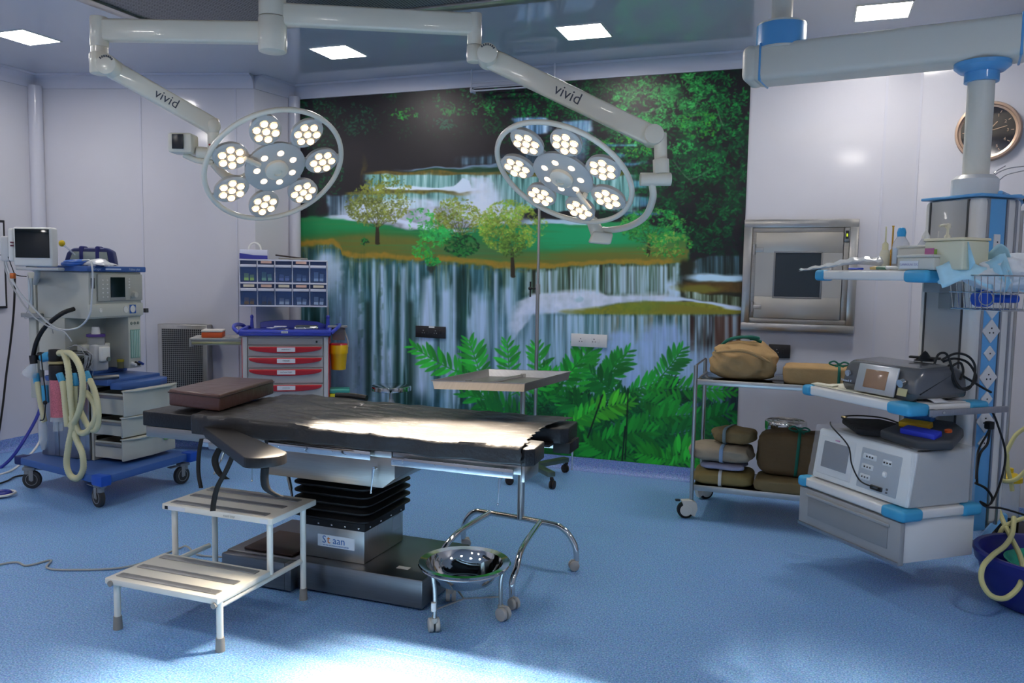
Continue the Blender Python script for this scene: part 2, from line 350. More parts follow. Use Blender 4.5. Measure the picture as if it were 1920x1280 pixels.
    DG = C(10, 50, 30); YG, OL = C(135, 150, 50), C(112, 118, 48)
    foliage(1060, 220, 160, 70, 1500, [DG, G3, C(16, 60, 34)])
    foliage(780, 210, 200, 55, 380, [C(14, 48, 30), C(18, 56, 36)], a=.6)
    foliage(760, 213, 26, 12, 60, [G1, C(40, 130, 40)]); foliage(735, 175, 14, 10, 30, [DG, G3])
    foliage(870, 190, 60, 26, 160, [G3, C(30, 110, 60)]); foliage(845, 205, 18, 14, 50, [G1]); foliage(905, 205, 22, 16, 60, [G1, G2])
    foliage(950, 190, 50, 36, 190, [G3, G1, DG]); foliage(1010, 200, 50, 28, 200, [G3, G1]); foliage(830, 233, 28, 12, 60, [C(20, 80, 60)])
    foliage(590, 240, 40, 110, 420, [C(12, 56, 38), G3, C(20, 80, 56)]); foliage(665, 225, 40, 30, 120, [C(20, 66, 48)]); foliage(610, 330, 34, 50, 160, [G3, C(12, 70, 46)])
    foliage(1290, 300, 120, 190, 3000, [DG, C(12, 64, 34), G3, C(8, 40, 24)], L=(2.5, 6))
    foliage(1340, 420, 60, 90, 300, [C(8, 34, 22), DG]); foliage(1330, 200, 75, 70, 900, [G3, G1, C(24, 110, 50)])
    foliage(1210, 200, 68, 50, 800, [G1, G2, G4, C(30, 130, 60)]); foliage(1290, 170, 50, 36, 420, [G2, G1, G4])
    foliage(1205, 245, 50, 26, 300, [G2, G4]); foliage(1310, 235, 40, 26, 220, [G1, C(60, 140, 40)]); foliage(1180, 275, 60, 20, 220, [G1, C(70, 140, 40)])
    foliage(1320, 305, 40, 30, 160, [G3, G1]); foliage(1275, 275, 26, 14, 90, [G2])
    for (x, y, x2, y2) in ((1312, 180, 1290, 240), (1345, 205, 1356, 235), (1205, 210, 1240, 200), (1262, 300, 1292, 336), (1292, 336, 1335, 315)):
        for t in np.linspace(0, 1, 30): stamp(x + (x2 - x) * t, y + (y2 - y) * t + 3 * math.sin(3 * t), 1.8, .8, 1, C(96, 120, 96), .5)
    foliage(1250, 330, 150, 130, 900, [G3, C(18, 90, 44), C(10, 56, 30)], L=(2, 4.5)); foliage(1130, 300, 60, 60, 400, [G3, C(16, 74, 40)], L=(2, 4))
    foliage(1240, 190, 110, 60, 900, [C(26, 118, 50), C(44, 150, 66), G3], L=(1.6, 3.6)); foliage(1100, 180, 100, 45, 500, [C(14, 74, 38), C(20, 92, 44)], L=(1.6, 3.6))
    mixc(.35 * ss(.5, .8, n1) * ss(1120, 1220, xx) * (1 - ss(300, 420, yy)), C(30, 110, 60))
    # tree trunk far left
    mixc(.7 * band(300, 335, 677, 684, 20, 3), C(70, 60, 26))
    # far small falls
    wl = (C(40, 70, 90), C(110, 150, 190), C(190, 215, 235))
    water(band(222, 250, 968, 1030, 3, 6), *wl); water(band(226, 246, 1052, 1105, 3, 8) * .8, *wl)
    water(band(250, 300, 1045, 1100, 8, 12) * .5, *wl)
    for (x0, x1, y, h) in ((1120, 1200, 270, 5), (1130, 1165, 290, 6), (1150, 1205, 303, 5), (1175, 1215, 340, 14), (1180, 1215, 370, 16), (1170, 1240, 395, 8)): water(band(y, y + h, x0, x1, 3, 10) * .75, C(20, 60, 80), C(70, 130, 165), C(140, 195, 215))
    water(band([(860, 296), (960, 288)], 309, 862, 1010, 4, 20) * .7, C(20, 30, 36), C(50, 80, 100), C(120, 160, 185))
    mixc(.8 * band([(750, 317), (860, 311), (1000, 307)], [(750, 320), (860, 316), (1000, 311)], 760, 1000, 1.5, 30), C(120, 150, 180))
    mixc(.9 * band([(750, 320), (900, 313), (1180, 312)], 326, 770, 1180, 2, 40), C(18, 60, 36))
    mixc(band(321, 329, 690, 1170, 2, 14) * (.5 + .6 * n3), C(104, 86, 28))
    # upper tier
    tl = (C(30, 66, 62), C(100, 150, 150), C(170, 205, 210))
    water(band(327, 354, 690, 930, 2, 8), *tl); water(band(328, 395, 905, 1190, 2, 10), *tl, fine=.6)
    foliage(720, 340, 40, 12, 110, [OL, C(90, 110, 44), C(70, 96, 40)])
    mixc(.95 * band(352, 358, 697, 900, 1.5, 10), C(200, 215, 232))
    mixc(ss(0, 1, band([(850, 352), (868, 336), (880, 338), (884, 352)], 356, 850, 884, 2, 3)), C(190, 208, 230))
    mixc(.9 * band(358, 366, 650, 910, 2, 10) * (.6 + .5 * n3), C(112, 106, 40))
    water(band(364, 388, 640, 930, 3, 10), *tl)
    water(band(366, 408, 612, 690, 4, 8) * .9, C(26, 34, 44), C(60, 84, 100), C(120, 150, 175))
    fo = C(196, 208, 230)
    mixc(.6 * blob(905, 372, 42, 36, .8), C(190, 204, 226)); mixc(.8 * blob(690, 392, 50, 18, .6) * (.6 + .5 * n2), fo); mixc(.95 * band([(890, 330), (920, 330), (960, 400)], 420, 880, 0 * xx + np.interp(yy, [330, 420], [915, 955]), 4, 10) * (.6 + .5 * n2), fo)
    mixc(.92 * band([(640, 396), (700, 376), (800, 372), (960, 385)], [(620, 408), (760, 432), (1000, 425)], 640, 975, 6, 20) * (.55 + .6 * n2), fo)
    # jade pool
    pool = band([(555, 408), (640, 410), (760, 430), (900, 425), (980, 421), (1050, 418), (1200, 416), (1290, 440)], 506, 540, 1290, 3, 4)
    mixc(pool, C(22, 112, 62)); mixc(pool * blob(1080, 445, 130, 34, .8), C(26, 142, 92)); mixc(.8 * pool * blob(640, 420, 70, 14, .8), C(20, 130, 74))
    mixc(pool * .95 * band([(555, 452), (640, 440), (700, 436), (900, 455), (1000, 474), (1200, 462), (1290, 450)], 510, 540, 1290, 12, 4), C(100, 100, 40))
    mixc(pool * .5 * blob(900, 470, 90, 14, .8), C(40, 112, 80)); mixc(.5 * pool * ss(.45, .8, vn(120, 5, 9, 2)), C(60, 120, 66))
    mixc(.9 * band([(600, 407), (720, 405), (800, 425), (900, 430)], [(600, 411), (720, 416), (800, 431), (900, 434)], 612, 880, 2, 20), fo)
    mixc(.9 * band(411, 419, 980, 1110, 2, 16), C(170, 200, 222))
    # main falls
    lip = [(540, 466), (600, 458), (625, 456), (638, 464), (642, 476), (665, 482), (700, 483), (760, 487), (800, 487), (812, 498), (822, 489), (880, 494), (930, 499), (980, 503), (1010, 504), (1060, 499), (1120, 495), (1180, 493), (1240, 493), (1275, 494)]
    lp = line(lip)
    lp = lp + (vn(9, 30, 23, 2) - .5) * 5
    bm = ss(lp - 2, lp + 4, yy) * (1 - ss(1272, 1282, xx))
    d, m_, l = C(14, 46, 42), C(46, 94, 104), C(128, 172, 196)
    water(bm, d, m_, l, fine=.42)
    mixc(bm * .6 * ss(.5, .75, st3) * ss(.45, .6, st), C(14, 44, 30)); mixc(bm * .4 * ss(560, 720, yy) * (.4 + st), C(34, 70, 108)); mixc(bm * .6 * ss(.5, .62, vn(16, 190, 31, 2)) * ss(500, 530, yy), C(12, 44, 36)); mixc(bm * .4 * ss(.55, .7, vn(11, 120, 33, 2)), C(30, 84, 60))
    mixc(bm * .45 * ss(.62, .8, st2), C(176, 208, 224))
    mixc(.55 * bm * ss(.5, .62, st2) * (1 - ss(lp + 12, lp + 80, yy)), C(58, 78, 44))
    mixc(.95 * band(lp - 9, lp + 1, 540, 1262, 3, 6) * (.7 + .5 * n3 - .1), C(150, 118, 34))
    mixc(.5 * band(lp + 1, lp + 8, 540, 1262, 3, 6) * ss(.4, .6, n3), C(90, 96, 30))
    wh = C(172, 196, 226)
    def col(x, w, y0, y1, a=.9, lean=0, w2=None, c=wh):
        t = np.clip((yy - y0) / (y1 - y0), 0, 1); cx = x + lean * t; ww = w + ((w2 or w) - w) * t
        mixc(a * np.exp(-((xx - cx) / ww) ** 2) * ss(y0 - 4, y0 + 12, yy) * (1 - ss(y1 - 30, y1 + 10, yy)) * (.7 + .5 * st2), c)
    col(612, 14, 470, 540, .95, -8, 26); mixc(.85 * blob(618, 515, 24, 34, .6), C(176, 200, 226))
    mixc(.7 * blob(640, 575, 34, 44, .8) * (.6 + .6 * st), C(150, 180, 210)); mixc(.9 * blob(660, 690, 44, 100, .6) * (.6 + .5 * n2), C(130, 155, 195)); mixc(.6 * blob(625, 740, 70, 60, .7), C(120, 150, 185))
    for k in range(40):
        x = rng.uniform(650, 975); w_ = rng.uniform(1.5, 4.5); y0_ = np.interp(x, [p[0] for p in lip], [p[1] for p in lip]) + rng.uniform(2, 60) * (k % 3 > 0)
        col(x, w_, y0_, y0_ + rng.uniform(120, 330), rng.uniform(.3, .7), rng.uniform(-3, 3), w_ * rng.uniform(1, 1.8), C(150, 188, 210))
    for x, y0_, ww in ((800, 600, 26), (835, 560, 16), (900, 570, 18), (925, 590, 14), (960, 600, 22), (1000, 600, 22), (850, 640, 14)):
        mixc(.5 * blob(x, y0_ + 70, ww * .8, 90, .8) * (.4 + .9 * st2), C(168, 196, 226))
    for a in ((716, 5, 490, 760, .85, 2), (738, 4, 490, 620, .7), (757, 5, 495, 700, .8, -2), (700, 3, 500, 780, .6), (675, 4, 490, 640, .6), (803, 10, 516, 750, 1, -14, 16), (782, 4, 490, 560, .8), (836, 8, 540, 640, .85, -4), (852, 4, 490, 760, .8), (890, 8, 545, 640, .7, 10, 14), (905, 10, 560, 760, .6, -6), (880, 5, 590, 760, .7), (930, 4, 505, 760, .8), (952, 6, 535, 600, .8), (1010, 10, 560, 720, .7, -24, 20), (730, 6, 650, 790, .8)): col(*a)
    for a in ((745, 6, 530, 800), (770, 7, 560, 780), (690, 6, 560, 760), (868, 5, 500, 540), (820, 7, 690, 720)): col(*a, a=.75, c=C(12, 36, 26))
    mixc(.35 * blob(700, 600, 70, 130, .6) * ss(.5, .7, st) * ss(.4,.6,n2), C(18, 60, 34))
    mixc(.8 * blob(806, 505, 9, 10, .5), C(28, 30, 20))
    # right : second tier
    t2 = band(lp + 2, 556, 985, 1272, 3, 10)
    water(t2, C(26, 34, 22), C(84, 112, 96), C(160, 190, 208), fine=.55)
    fm = band([(960, 572), (1000, 552), (1060, 546), (1120, 545), (1140, 556), (1230, 551), (1300, 558), (1385, 573)], [(960, 640), (1000, 590), (1060, 588), (1120, 578), (1180, 566), (1300, 566), (1385, 580)], 962, 1400, 5, 14)
    mixc(fm * (.75 + .3 * n2), C(204, 212, 232)); mixc(.5 * blob(1087, 560, 7, 7), C(120, 170, 180))
    mixc(.9 * blob(1262, 543, 14, 16, .6), C(180, 205, 230))
    ter = band([(1045, 583), (1130, 577), (1180, 566), (1300, 564), (1400, 580)], [(1045, 586), (1150, 590), (1250, 592), (1400, 586)], 1048, 1400, 3, 16)
    mixc(ter * (.75 + .4 * n3), C(124, 124, 34)); mixc(ter * .4 * blob(1230, 574, 70, 8), C(96, 130, 50))
    # upper right shelf
    mixc(band(488, 600, 1276, 1400, 8, 5) * (yy < 566), C(30, 32, 20))
    water(band([(1276, 500), (1330, 478), (1400, 478)], 516, 1300, 1400, 3, 14) * .8, C(20, 28, 26), C(50, 80, 90), C(140, 175, 205))
    mixc(blob(1350, 523, 62, 8, .4), C(170, 204, 230)); mixc(band(531, 548, 1280, 1400, 3, 12) * (.7 + .4 * n3), C(84, 62, 22)); mixc(.8 * blob(1310, 541, 40, 5), C(110, 110, 34))
    water(band([(1280, 542), (1400, 560)], [(1280, 555), (1400, 574)], 1284, 1400, 2, 6), C(40, 44, 20), C(110, 130, 110), C(190, 208, 210))
    mixc(.95 * band([(1280, 556), (1400, 574)], [(1280, 563), (1400, 581)], 1240, 1400, 2, 10), C(186, 206, 232))
    mixc(ter * band([(1200, 566), (1400, 584)], 600, 1240, 1400, 2, 30), C(120, 116, 36))
    for k in range(60):
        x = rng.uniform(990, 1268); y0_ = np.interp(x, [p[0] for p in lip], [p[1] for p in lip]) + 3
        mixc(rng.uniform(.35, .7) * np.exp(-((xx - x - (yy - y0_) * rng.uniform(-.03, .03)) / rng.uniform(1.2, 2.6)) ** 2) * ss(y0_, y0_ + 6, yy) * (1 - ss(545, 556, yy)), C(172, 198, 216))
    # lower falls
    lf = ss(586, 594, yy) * ss(965, 1040, xx)
    water(lf, C(34, 62, 56), C(98, 140, 150), C(176, 204, 224), fine=.5)
    mixc(.5 * lf * band(590, 640, 1130, 1300, 6, 30) * ss(.45, .65, st), C(120, 96, 50))
    rd = ss(1285, 1300, xx) * ss(588, 596, yy)
    water(rd, C(30, 20, 20), C(76, 90, 92), C(150, 180, 205), fine=.5); mixc(.5 * rd * ss(.45, .6, st3) * (1 - ss(640, 690, yy)), C(92, 44, 26))
    mixc(.5 * ss(965, 1000, xx) * (1 - ss(1060, 1110, xx)) * ss(560, 600, yy) * (.3 + .9 * st), C(150, 180, 215))
    for k in range(70):
        x = rng.uniform(1040, 1385); y1_ = rng.uniform(620, 690)
        mixc(rng.uniform(.3, .6) * np.exp(-((xx - x) / rng.uniform(1.2, 3)) ** 2) * ss(588, 596, yy) * (1 - ss(y1_ - 20, y1_, yy)), C(160, 190, 214))
    foam = np.maximum.reduce([blob(1243, 665, 52, 60, .3), blob(1170, 700, 60, 66, .5), blob(1215, 760, 130, 80, .4), blob(1165, 640, 20, 22, .5)])
    mixc(foam * (.72 + .4 * (.6 * st + .4 * n2) - .1), C(150, 178, 222)); mixc(.5 * foam * ss(.5, .7, st), C(110, 140, 188)); mixc(.7 * blob(1330, 690, 60, 34, .5), C(150, 180, 216))
    low = ss(700, 760, yy) * ss(1240, 1300, xx); water(low * .8, C(10, 34, 38), C(46, 84, 110), C(120, 160, 200))
    mixc(.7 * ss(1345, 1375, xx) * ss(690, 740, yy), C(12, 26, 28))
    # trees on the pool
    def tree(cx, cy, rx, ry, n, cols, tx, ty0, ty1, w=3):
        for t in np.linspace(0, 1, 40): stamp(tx + (cx - tx) * t * .3, ty1 + (ty0 - ty1) * t, 3, w * (1.2 - t * .6), 1.57, C(42, 36, 22), .9)
        for k in range(9):
            a = -1.57 + (k - 4) * .3
            for t in np.linspace(0, 1, 26): stamp(tx + math.cos(a) * rx * .6 * t, ty0 + 4 + math.sin(a) * ry * .8 * t + 3 * math.sin(5 * t + k), 2, .7, a, C(60, 52, 34), .45)
        foliage(cx, cy, rx, ry, int(n * 1.7), cols, L=(1.6, 3.8), a=.75); foliage(cx - rx * .3, cy + ry * .2, rx * .6, ry * .6, n // 2, [c_ * .75 for c_ in cols], L=(1.6, 3.4), a=.7); foliage(cx + rx * .1, cy, rx * 1.15, ry * .7, n // 2, cols, L=(1.4, 3), a=.7)
    tree(706, 385, 60, 40, 620, [YG * .85, OL, C(96, 108, 50), C(80, 92, 52)], 708, 420, 456, 4); foliage(725, 352, 50, 10, 120, [OL, YG * .8])
    foliage(683, 453, 10, 6, 30, [G1, DG])
    tree(855, 410, 45, 40, 480, [YG, C(110, 140, 60), OL], 860, 440, 470, 3)
    foliage(865, 460, 32, 20, 380, [DG, C(20, 90, 40), C(30, 110, 44)], L=(3, 5)); foliage(810, 440, 32, 26, 260, [C(40, 150, 60), C(70, 170, 70), G2]); foliage(795, 470, 22, 16, 130, [C(60, 165, 50), G2]); foliage(812, 490, 14, 9, 90, [C(40, 160, 70), G1]); foliage(790, 415, 28, 26, 120, [C(60, 160, 70)])
    foliage(830, 440, 30, 12, 120, [C(40, 160, 80)])
    tree(955, 425, 58, 50, 1100, [C(120, 160, 54), YG, C(96, 150, 50), C(150, 165, 70)], 962, 470, 518, 4); foliage(962, 460, 26, 22, 240, [C(80, 120, 44), C(60, 90, 34)])
    tree(1225, 425, 62, 34, 700, [G1, G2, C(80, 150, 60), C(30, 110, 50)], 1215, 450, 478, 3); foliage(1245, 458, 54, 24, 420, [G1, C(60, 140, 50), C(120, 140, 60)])
    # sumac fronds in front
    mixc(.93 * np.maximum.reduce([blob(1070, 830, 90, 60, .4), blob(1180, 845, 130, 60, .4), blob(960, 800, 80, 50, .4), blob(1250, 860, 100, 40, .4)]) * (.35 + .95 * n2), C(6, 52, 34))
    mixc(.9 * band([(900, 800), (1000, 805), (1200, 815), (1400, 850)], 920, 900, 1420, 14, 30), C(8, 56, 36))
    def frond(x0, y0, x1, y1, L, n, base, bend=0., droop=1.12):
        ang = math.atan2(y1 - y0, x1 - x0); D = math.hypot(x1 - x0, y1 - y0); nx, ny = -math.sin(ang), math.cos(ang)
        for k in range(40):
            t = k / 39; stamp(x0 + (x1 - x0) * t + nx * bend * 4 * t * (1 - t), y0 + (y1 - y0) * t + ny * bend * 4 * t * (1 - t), D / 50 + 1, 1.0, ang, base * .75, .9)
        for k in range(n):
            t = .12 + .88 * k / (n - 1); px = x0 + (x1 - x0) * t + nx * bend * 4 * t * (1 - t); py = y0 + (y1 - y0) * t + ny * bend * 4 * t * (1 - t)
            l = L * (.45 + .75 * math.sin(math.pi * min(1, .22 + .78 * (1 - t) ** .8)))* (1.0 if t < .8 else .7)
            for s in (-1, 1):
                a = ang + s * droop * (1 - .5 * t ** 2) + rng.normal(0, .10)
                c = base * rng.uniform(.78, 1.18) * (1.0 if s < 0 else .84)
                stamp(px + math.cos(a) * l * .55, py + math.sin(a) * l * .55, l * .58, max(l * .135, 1.2), a, np.clip(c, 0, 1), .95)
    B1, B2, B3, B4 = C(44, 172, 52), C(28, 140, 44), C(18, 112, 44), C(72, 190, 46)
    dk = [(10, 84, 40), (12, 96, 44), (16, 112, 46), (8, 66, 36)]
    for k in range(230):
        x = rng.uniform(930, 1375); y = rng.uniform(745 if 1010 < x < 1330 else 790, 885); a = rng.uniform(-3.0, -.1); D = rng.uniform(36, 74)
        frond(x, y, x + D * math.cos(a), y + D * .55 * math.sin(a), rng.uniform(9, 17), 10, C(*dk[rng.integers(4)]), rng.normal(0, 6))
    for f in ((945, 725, 776, 650, 26, 17, B1, -10), (925, 765, 870, 700, 26, 10, B2), (912, 735, 880, 640, 27, 11, B1), (958, 735, 951, 644, 24, 10, B1), (1010, 730, 1005, 650, 24, 9, B1, 6), (1075, 760, 1105, 648, 30, 13, B1, -6), (1020, 760, 1090, 672, 26, 11, B2), (1060, 770, 1020, 690, 24, 10, B2),
              (1098, 740, 1176, 660, 26, 12, B2, 6), (1115, 745, 1160, 672, 24, 9, B2), (1218, 725, 1277, 656, 25, 12, B2, 4), (1000, 790, 870, 740, 28, 12, B2, 8), (990, 800, 905, 765, 28, 11, B3), (960, 740, 1040, 700, 24, 10, B1),
              (1180, 760, 1110, 700, 26, 11, B3), (1170, 745, 1240, 720, 24, 11, B2, -8), (1190, 735, 1375, 735, 24, 18, C(36, 158, 44), -8), (1195, 745, 1262, 770, 26, 11, B2), (1140, 805, 1060, 745, 28, 12, B3), (1062, 800, 1180, 755, 26, 15, B4, -8), (1040, 815, 1110, 770, 24, 11, B1),
              (1180, 800, 1310, 778, 26, 15, B2, -6), (1200, 830, 1330, 800, 28, 14, B3), (1120, 850, 1040, 800, 28, 11, B3), (1100, 840, 1220, 810, 30, 14, B2, -8), (1150, 860, 1100, 830, 26, 9, B2), (1240, 870, 1295, 835, 28, 10, B1), (1270, 865, 1200, 850, 26, 10, C(36, 156, 40)),
              (1250, 875, 1330, 850, 26, 10, B1), (1330, 880, 1375, 840, 24, 9, B3), (1040, 860, 985, 820, 24, 9, B3), (1120, 872, 1180, 850, 22, 9, B2), (1290, 800, 1370, 770, 24, 11, B3), (1000, 850, 1060, 830, 22, 9, B3)): frond(*f)
    for (x0, y0, x1, y1) in ((1172, 860, 1178, 730), (1102, 820, 1130, 740), (1165, 880, 1172, 800)):
        for t in np.linspace(0, 1, 60): stamp(x0 + (x1 - x0) * t, y0 + (y1 - y0) * t, 2, 1.5, 1.57, C(8, 24, 20), .8)
    return np.clip(img, 0, 1)

def build_mural():
    im = paint_mural(); NX, NZ = 760, 590; x0, x1, z0, z1 = -4.185, -.47, .1, CEIL - .108
    gx = np.linspace(x0, x1, NX); gz = np.linspace(z0, z1, NZ); X, Z = np.meshgrid(gx, gz); Y = np.full_like(X, YB - .006)
    # the picture's own drawing coordinates
    dx, dy, dz = X, Y, Z - 1.5
    f_ = dx * _fw.x + dy * _fw.y + dz * _fw.z; px = 960 + FPX * (dx * _r.x + dy * _r.y + dz * _r.z) / f_; py = 640 - FPX * (dx * _u.x + dy * _u.y + dz * _u.z) / f_
    fx = np.clip(px - 540, 0, im.shape[1] - 1.01); fy = np.clip(py - 110, 0, im.shape[0] - 1.01); ix = fx.astype(int); iy = fy.astype(int); tx = (fx - ix)[..., None]; ty = (fy - iy)[..., None]
    c = (im[iy, ix] * (1 - tx) + im[iy, ix + 1] * tx) * (1 - ty) + (im[iy + 1, ix] * (1 - tx) + im[iy + 1, ix + 1] * tx) * ty
    lin = np.where(c < .04045, c / 12.92, ((c + .055) / 1.055) ** 2.4) * MURAL_GAIN
    nv = NX * NZ; co = np.stack([X, Y, Z], -1).reshape(-1).astype(np.float32)
    j, i = np.mgrid[0:NZ - 1, 0:NX - 1]; a = (j * NX + i).ravel(); quads = np.stack([a, a + 1, a + 1 + NX, a + NX], -1).astype(np.int32)
    me = bpy.data.meshes.new('mural_print'); me.vertices.add(nv); me.vertices.foreach_set('co', co); nf = len(quads)
    me.loops.add(nf * 4); me.loops.foreach_set('vertex_index', quads.ravel()); me.polygons.add(nf)
    me.polygons.foreach_set('loop_start', np.arange(0, nf * 4, 4, dtype=np.int32)); me.update(calc_edges=True)
    at_ = me.color_attributes.new('print', 'FLOAT_COLOR', 'POINT'); at_.data.foreach_set('color', np.concatenate([np.clip(lin, 0, 1).reshape(-1, 3), np.ones((nv, 1))], 1).astype(np.float32).ravel())
    mt = bpy.data.materials.new('printed_mural'); mt.use_nodes = True; nt = mt.node_tree; b = nt.nodes['Principled BSDF']; b.inputs['Roughness'].default_value = .42; b.inputs['Specular IOR Level'].default_value = .35
    v = nt.nodes.new('ShaderNodeVertexColor'); v.layer_name = 'print'; nt.links.new(v.outputs[0], b.inputs['Base Color']); me.materials.append(mt)
    o = bpy.data.objects.new('wall_mural', me); COL.objects.link(o); tag(o, 'large printed mural of a forest waterfall covering the back wall', 'mural')
MURAL_GAIN = 1.3
build_mural()
BASEM = steel('dark_base_steel', '7f7f80', .33, (1, 1, 30))
# ================================================================== operating table
TT = .82   # height of the cushion tops
t = TBL = thing('operating_table', 'steel operating table with black cushions and a bellows column, mid room', 'operating table', (-2.05, 3.35, 0))
m = M(); m.bb(-2.62, -1.56, 3.13, 3.66, .012, .145, .008); m.done('base', BASEM, t)
m = M(); m.bb(-2.25, -2.215, 3.08, 3.131, .012, .143, .004); m.bb(-2.61, -2.25, 3.08, 3.131, .012, .143, .006); m.done('base_step', BASEM, t)
m = M(); m.bb(-2.235, -1.895, 3.20, 3.58, .1455, .34, .006); m.done('column', STEEL, t)
# bellows
prof = []
n = 7
for k in range(n): z = .335 + k * .038; prof += [(0, z), (.026, z + .016), (.026, z + .022)]
prof += [(0, .335 + n * .038)]
m = M(); t_ = bmesh.new(); rows = []
for e, z in prof:
    hx, hy, cx, cy = .178 + e * 1.2, .198 + e * 1.2, -2.065, 3.39; r_ = .05
    pts = []
    for q, (sx, sy) in enumerate(((1, 1), (-1, 1), (-1, -1), (1, -1))):
        for a in range(5): A = q * PI / 2 + a * PI / 8; pts.append((cx + sx * (hx - r_) + r_ * math.cos(A), cy + sy * (hy - r_) + r_ * math.sin(A), z))
    rows.append([t_.verts.new(p) for p in pts])
for a, b in zip(rows, rows[1:]):
    for i in range(20): t_.faces.new((a[i], a[(i + 1) % 20], b[(i + 1) % 20], b[i]))
t_.faces.new(rows[0][::-1]); t_.faces.new(rows[-1]); bmesh.ops.recalc_face_normals(t_, faces=t_.faces); m._add(t_, Matrix.Identity(4))
bel = m.done('bellows', RUBBER, t, None, 50)
m = M(); m.bb(-2.242, -1.888, 3.193, 3.588, .30, .345, .006)
m.done('bellows_skirt', RUBBER, t)
for q, sc in [((-2.21 + k * .072, 3.192, .315), (1, .5, 1)) for k in range(5)] + [((-1.887, 3.24 + k * .10, .315), (.5, 1, 1)) for k in range(4)]:
    m = M(); m.sph(q, .005, sc, 10, 6); m.done('screw', CHROME, t)
# saddle box under the seat section
m = M(); m.prism([(-2.32, .712), (-1.64, .712), (-1.64, .62), (-1.70, .572), (-2.32, .572)], -3.02, -3.56, mrot(0, PI / 2), .004); m.done('saddle_box', steel('saddle_steel', 'a39d94', .32, (1, 1, 30)), t)
m = M(); m.bb(-2.36, -1.645, 3.0, 3.56, .712, .742, .004); m.done('seat_frame', STEEL, t)
for q in ((-1.64, -1.06, 3.0, 3.03, .70, .742), (-1.64, -1.06, 3.53, 3.56, .70, .742)):
    m = M(); m.bb(*q, .003); m.done('leg_frame', STEEL, t)
m = M(); m.bb(-1.055, -1.04, 2.985, 3.16, .675, .742, .003); m.done('end_plate', STEEL, t)
m = M(); m.bb(-2.99, -2.37, 3.01, 3.52, .69, .742, .004); m.done('head_frame', STEELZ, t)
def rail(x0, x1, y, z):
    m = M(); m.bb(x0, x1, y - .008, y + .002, z - .019, z + .019, .002); [m.box((x, y + .012, z), (.02, .022, .02)) for x in (x0 + .05, (x0 + x1) / 2, x1 - .05)]; [m.cyl((x, y - .010, z), (x, y - .007, z), .006, seg=12) for x in np.linspace(x0 + .05, x1 - .05, 4)]
    m.done('side_rail', CHROME, t)
rail(-2.25, -1.73, 2.975, .722); rail(-1.625, -1.08, 2.965, .712); rail(-2.62, -2.40, 2.975, .70)
m = M(); m.cyl((-2.27, 2.99, .735), (-2.27, 3.01, .735), .016); m.done('rail_end_hole', BLACKP, t)
def handle(x, y, z, dx=.0, mt=CHROME):
    m = M(); m.cyl((x, y, z), (x, y + .02, z), .007, seg=12); m.cyl((x, y, z), (x + dx * .3, y - .004, z - .04), .007, .005, 12); m.cyl((x + dx * .3, y - .004, z - .04), (x + dx, y - .006, z - .10), .0035, seg=10); m.sph((x + dx, y - .006, z - .104), .005, u=10, v=6); m.done('clamp_handle', mt, t)
handle(-1.72, 2.98, .665, -.01); handle(-1.14, 2.972, .685, -.005); handle(-2.50, 2.975, .665, -.05); handle(-2.34, 2.975, .655, .0); handle(-1.02, 3.60, .70, .0)
m = M(); m.bb(-2.53, -2.47, 2.955, 2.99, .668, .735, .004); m.bb(-2.47, -2.40, 2.95, 2.985, .695, .74, .004); m.done('rail_clamp', STEEL, t)
# cushions
def pad(name, x0, x1, y0, y1, z0, z1, mt=BLACKV, bev=.006): m = M(); m.bb(x0, x1, y0, y1, z0, z1, bev, 3); return m.done(name, mt, t)
pad('head_cushion', -3.0, -2.705, 3.0, 3.60, .745, TT - .004)
pad('seat_cushion', -2.698, -1.66, 2.985, 3.62, .745, TT - .004)
def legpad(x0, x1, ya, yb, yc, yd): m = M(); m.prism([(x0, ya), (x1 - .03, yb), (x1, yb + .03), (x1 - .01, yc), (x0, yd)], .746, TT - .004, None, .005, 3); m.done('leg_cushion', BLACKV, t)
legpad(-1.655, -1.0, 2.975, 2.958, 3.14, 3.24); legpad(-1.655, -1.0, 3.33, 3.43, 3.64, 3.62)
m = M(); m.bb(-1.65, -1.04, 3.0, 3.22, .742, .752); m.bb(-1.65, -1.06, 3.36, 3.6, .742, .752); m.bb(-1.07, -.99, 3.45, 3.6, .70, .75, .003); m.done('leg_plate', RUBBER, t)
# maker's sticker and small plates
SX = at(630, 1018, y=3.199).x
m = M(); m.bb(SX - .1, SX + .1, 3.1985, 3.2005, .205, .262); st = m.done('maker_sticker', mat('white_sticker', 'dfe3e8', .35), t, 'white maker sticker with blue lettering', 0)
BL = mat('sticker_blue', '2f6cb0', .4); ORG = mat('sticker_orange', 'd9792a', .4)
fx = facing((SX, 3.198, .238), (1, 0, 0), (0, 0, 1))
text('S', .050, facing((SX - .064, 3.198, .238), (1, 0, 0), (0, 0, 1)), BL, 'lettering', st, .0004); text('t', .056, facing((SX - .040, 3.198, .240), (1, 0, 0), (0, 0, 1)), ORG, 'lettering', st, .0004); text('aan', .050, facing((SX + .016, 3.198, .2385), (1, 0, 0), (0, 0, 1)), BL, 'lettering', st, .0004)
text('BIO-MED ENGINEERING PRIVATE LIMITED', .0075, facing((SX, 3.198, .213), (1, 0, 0), (0, 0, 1)), BL, 'lettering', st, .0003)
m = M(); m.bb(-1.8945, -1.8935, 3.47, 3.55, .225, .295); m.done('data_plate', mat('data_plate', 'b9bcbc', .3, .4), t, None, 0)
m = M(); m.bb(-1.74, -1.68, 3.22, 3.25, .1455, .147); m.done('warning_label', mat('warning_label', 'ddd9d2', .4), t, None, 0)
m = M(); m.bb(-2.54, -2.26, 3.16, 3.44, .1455, .157, .003)
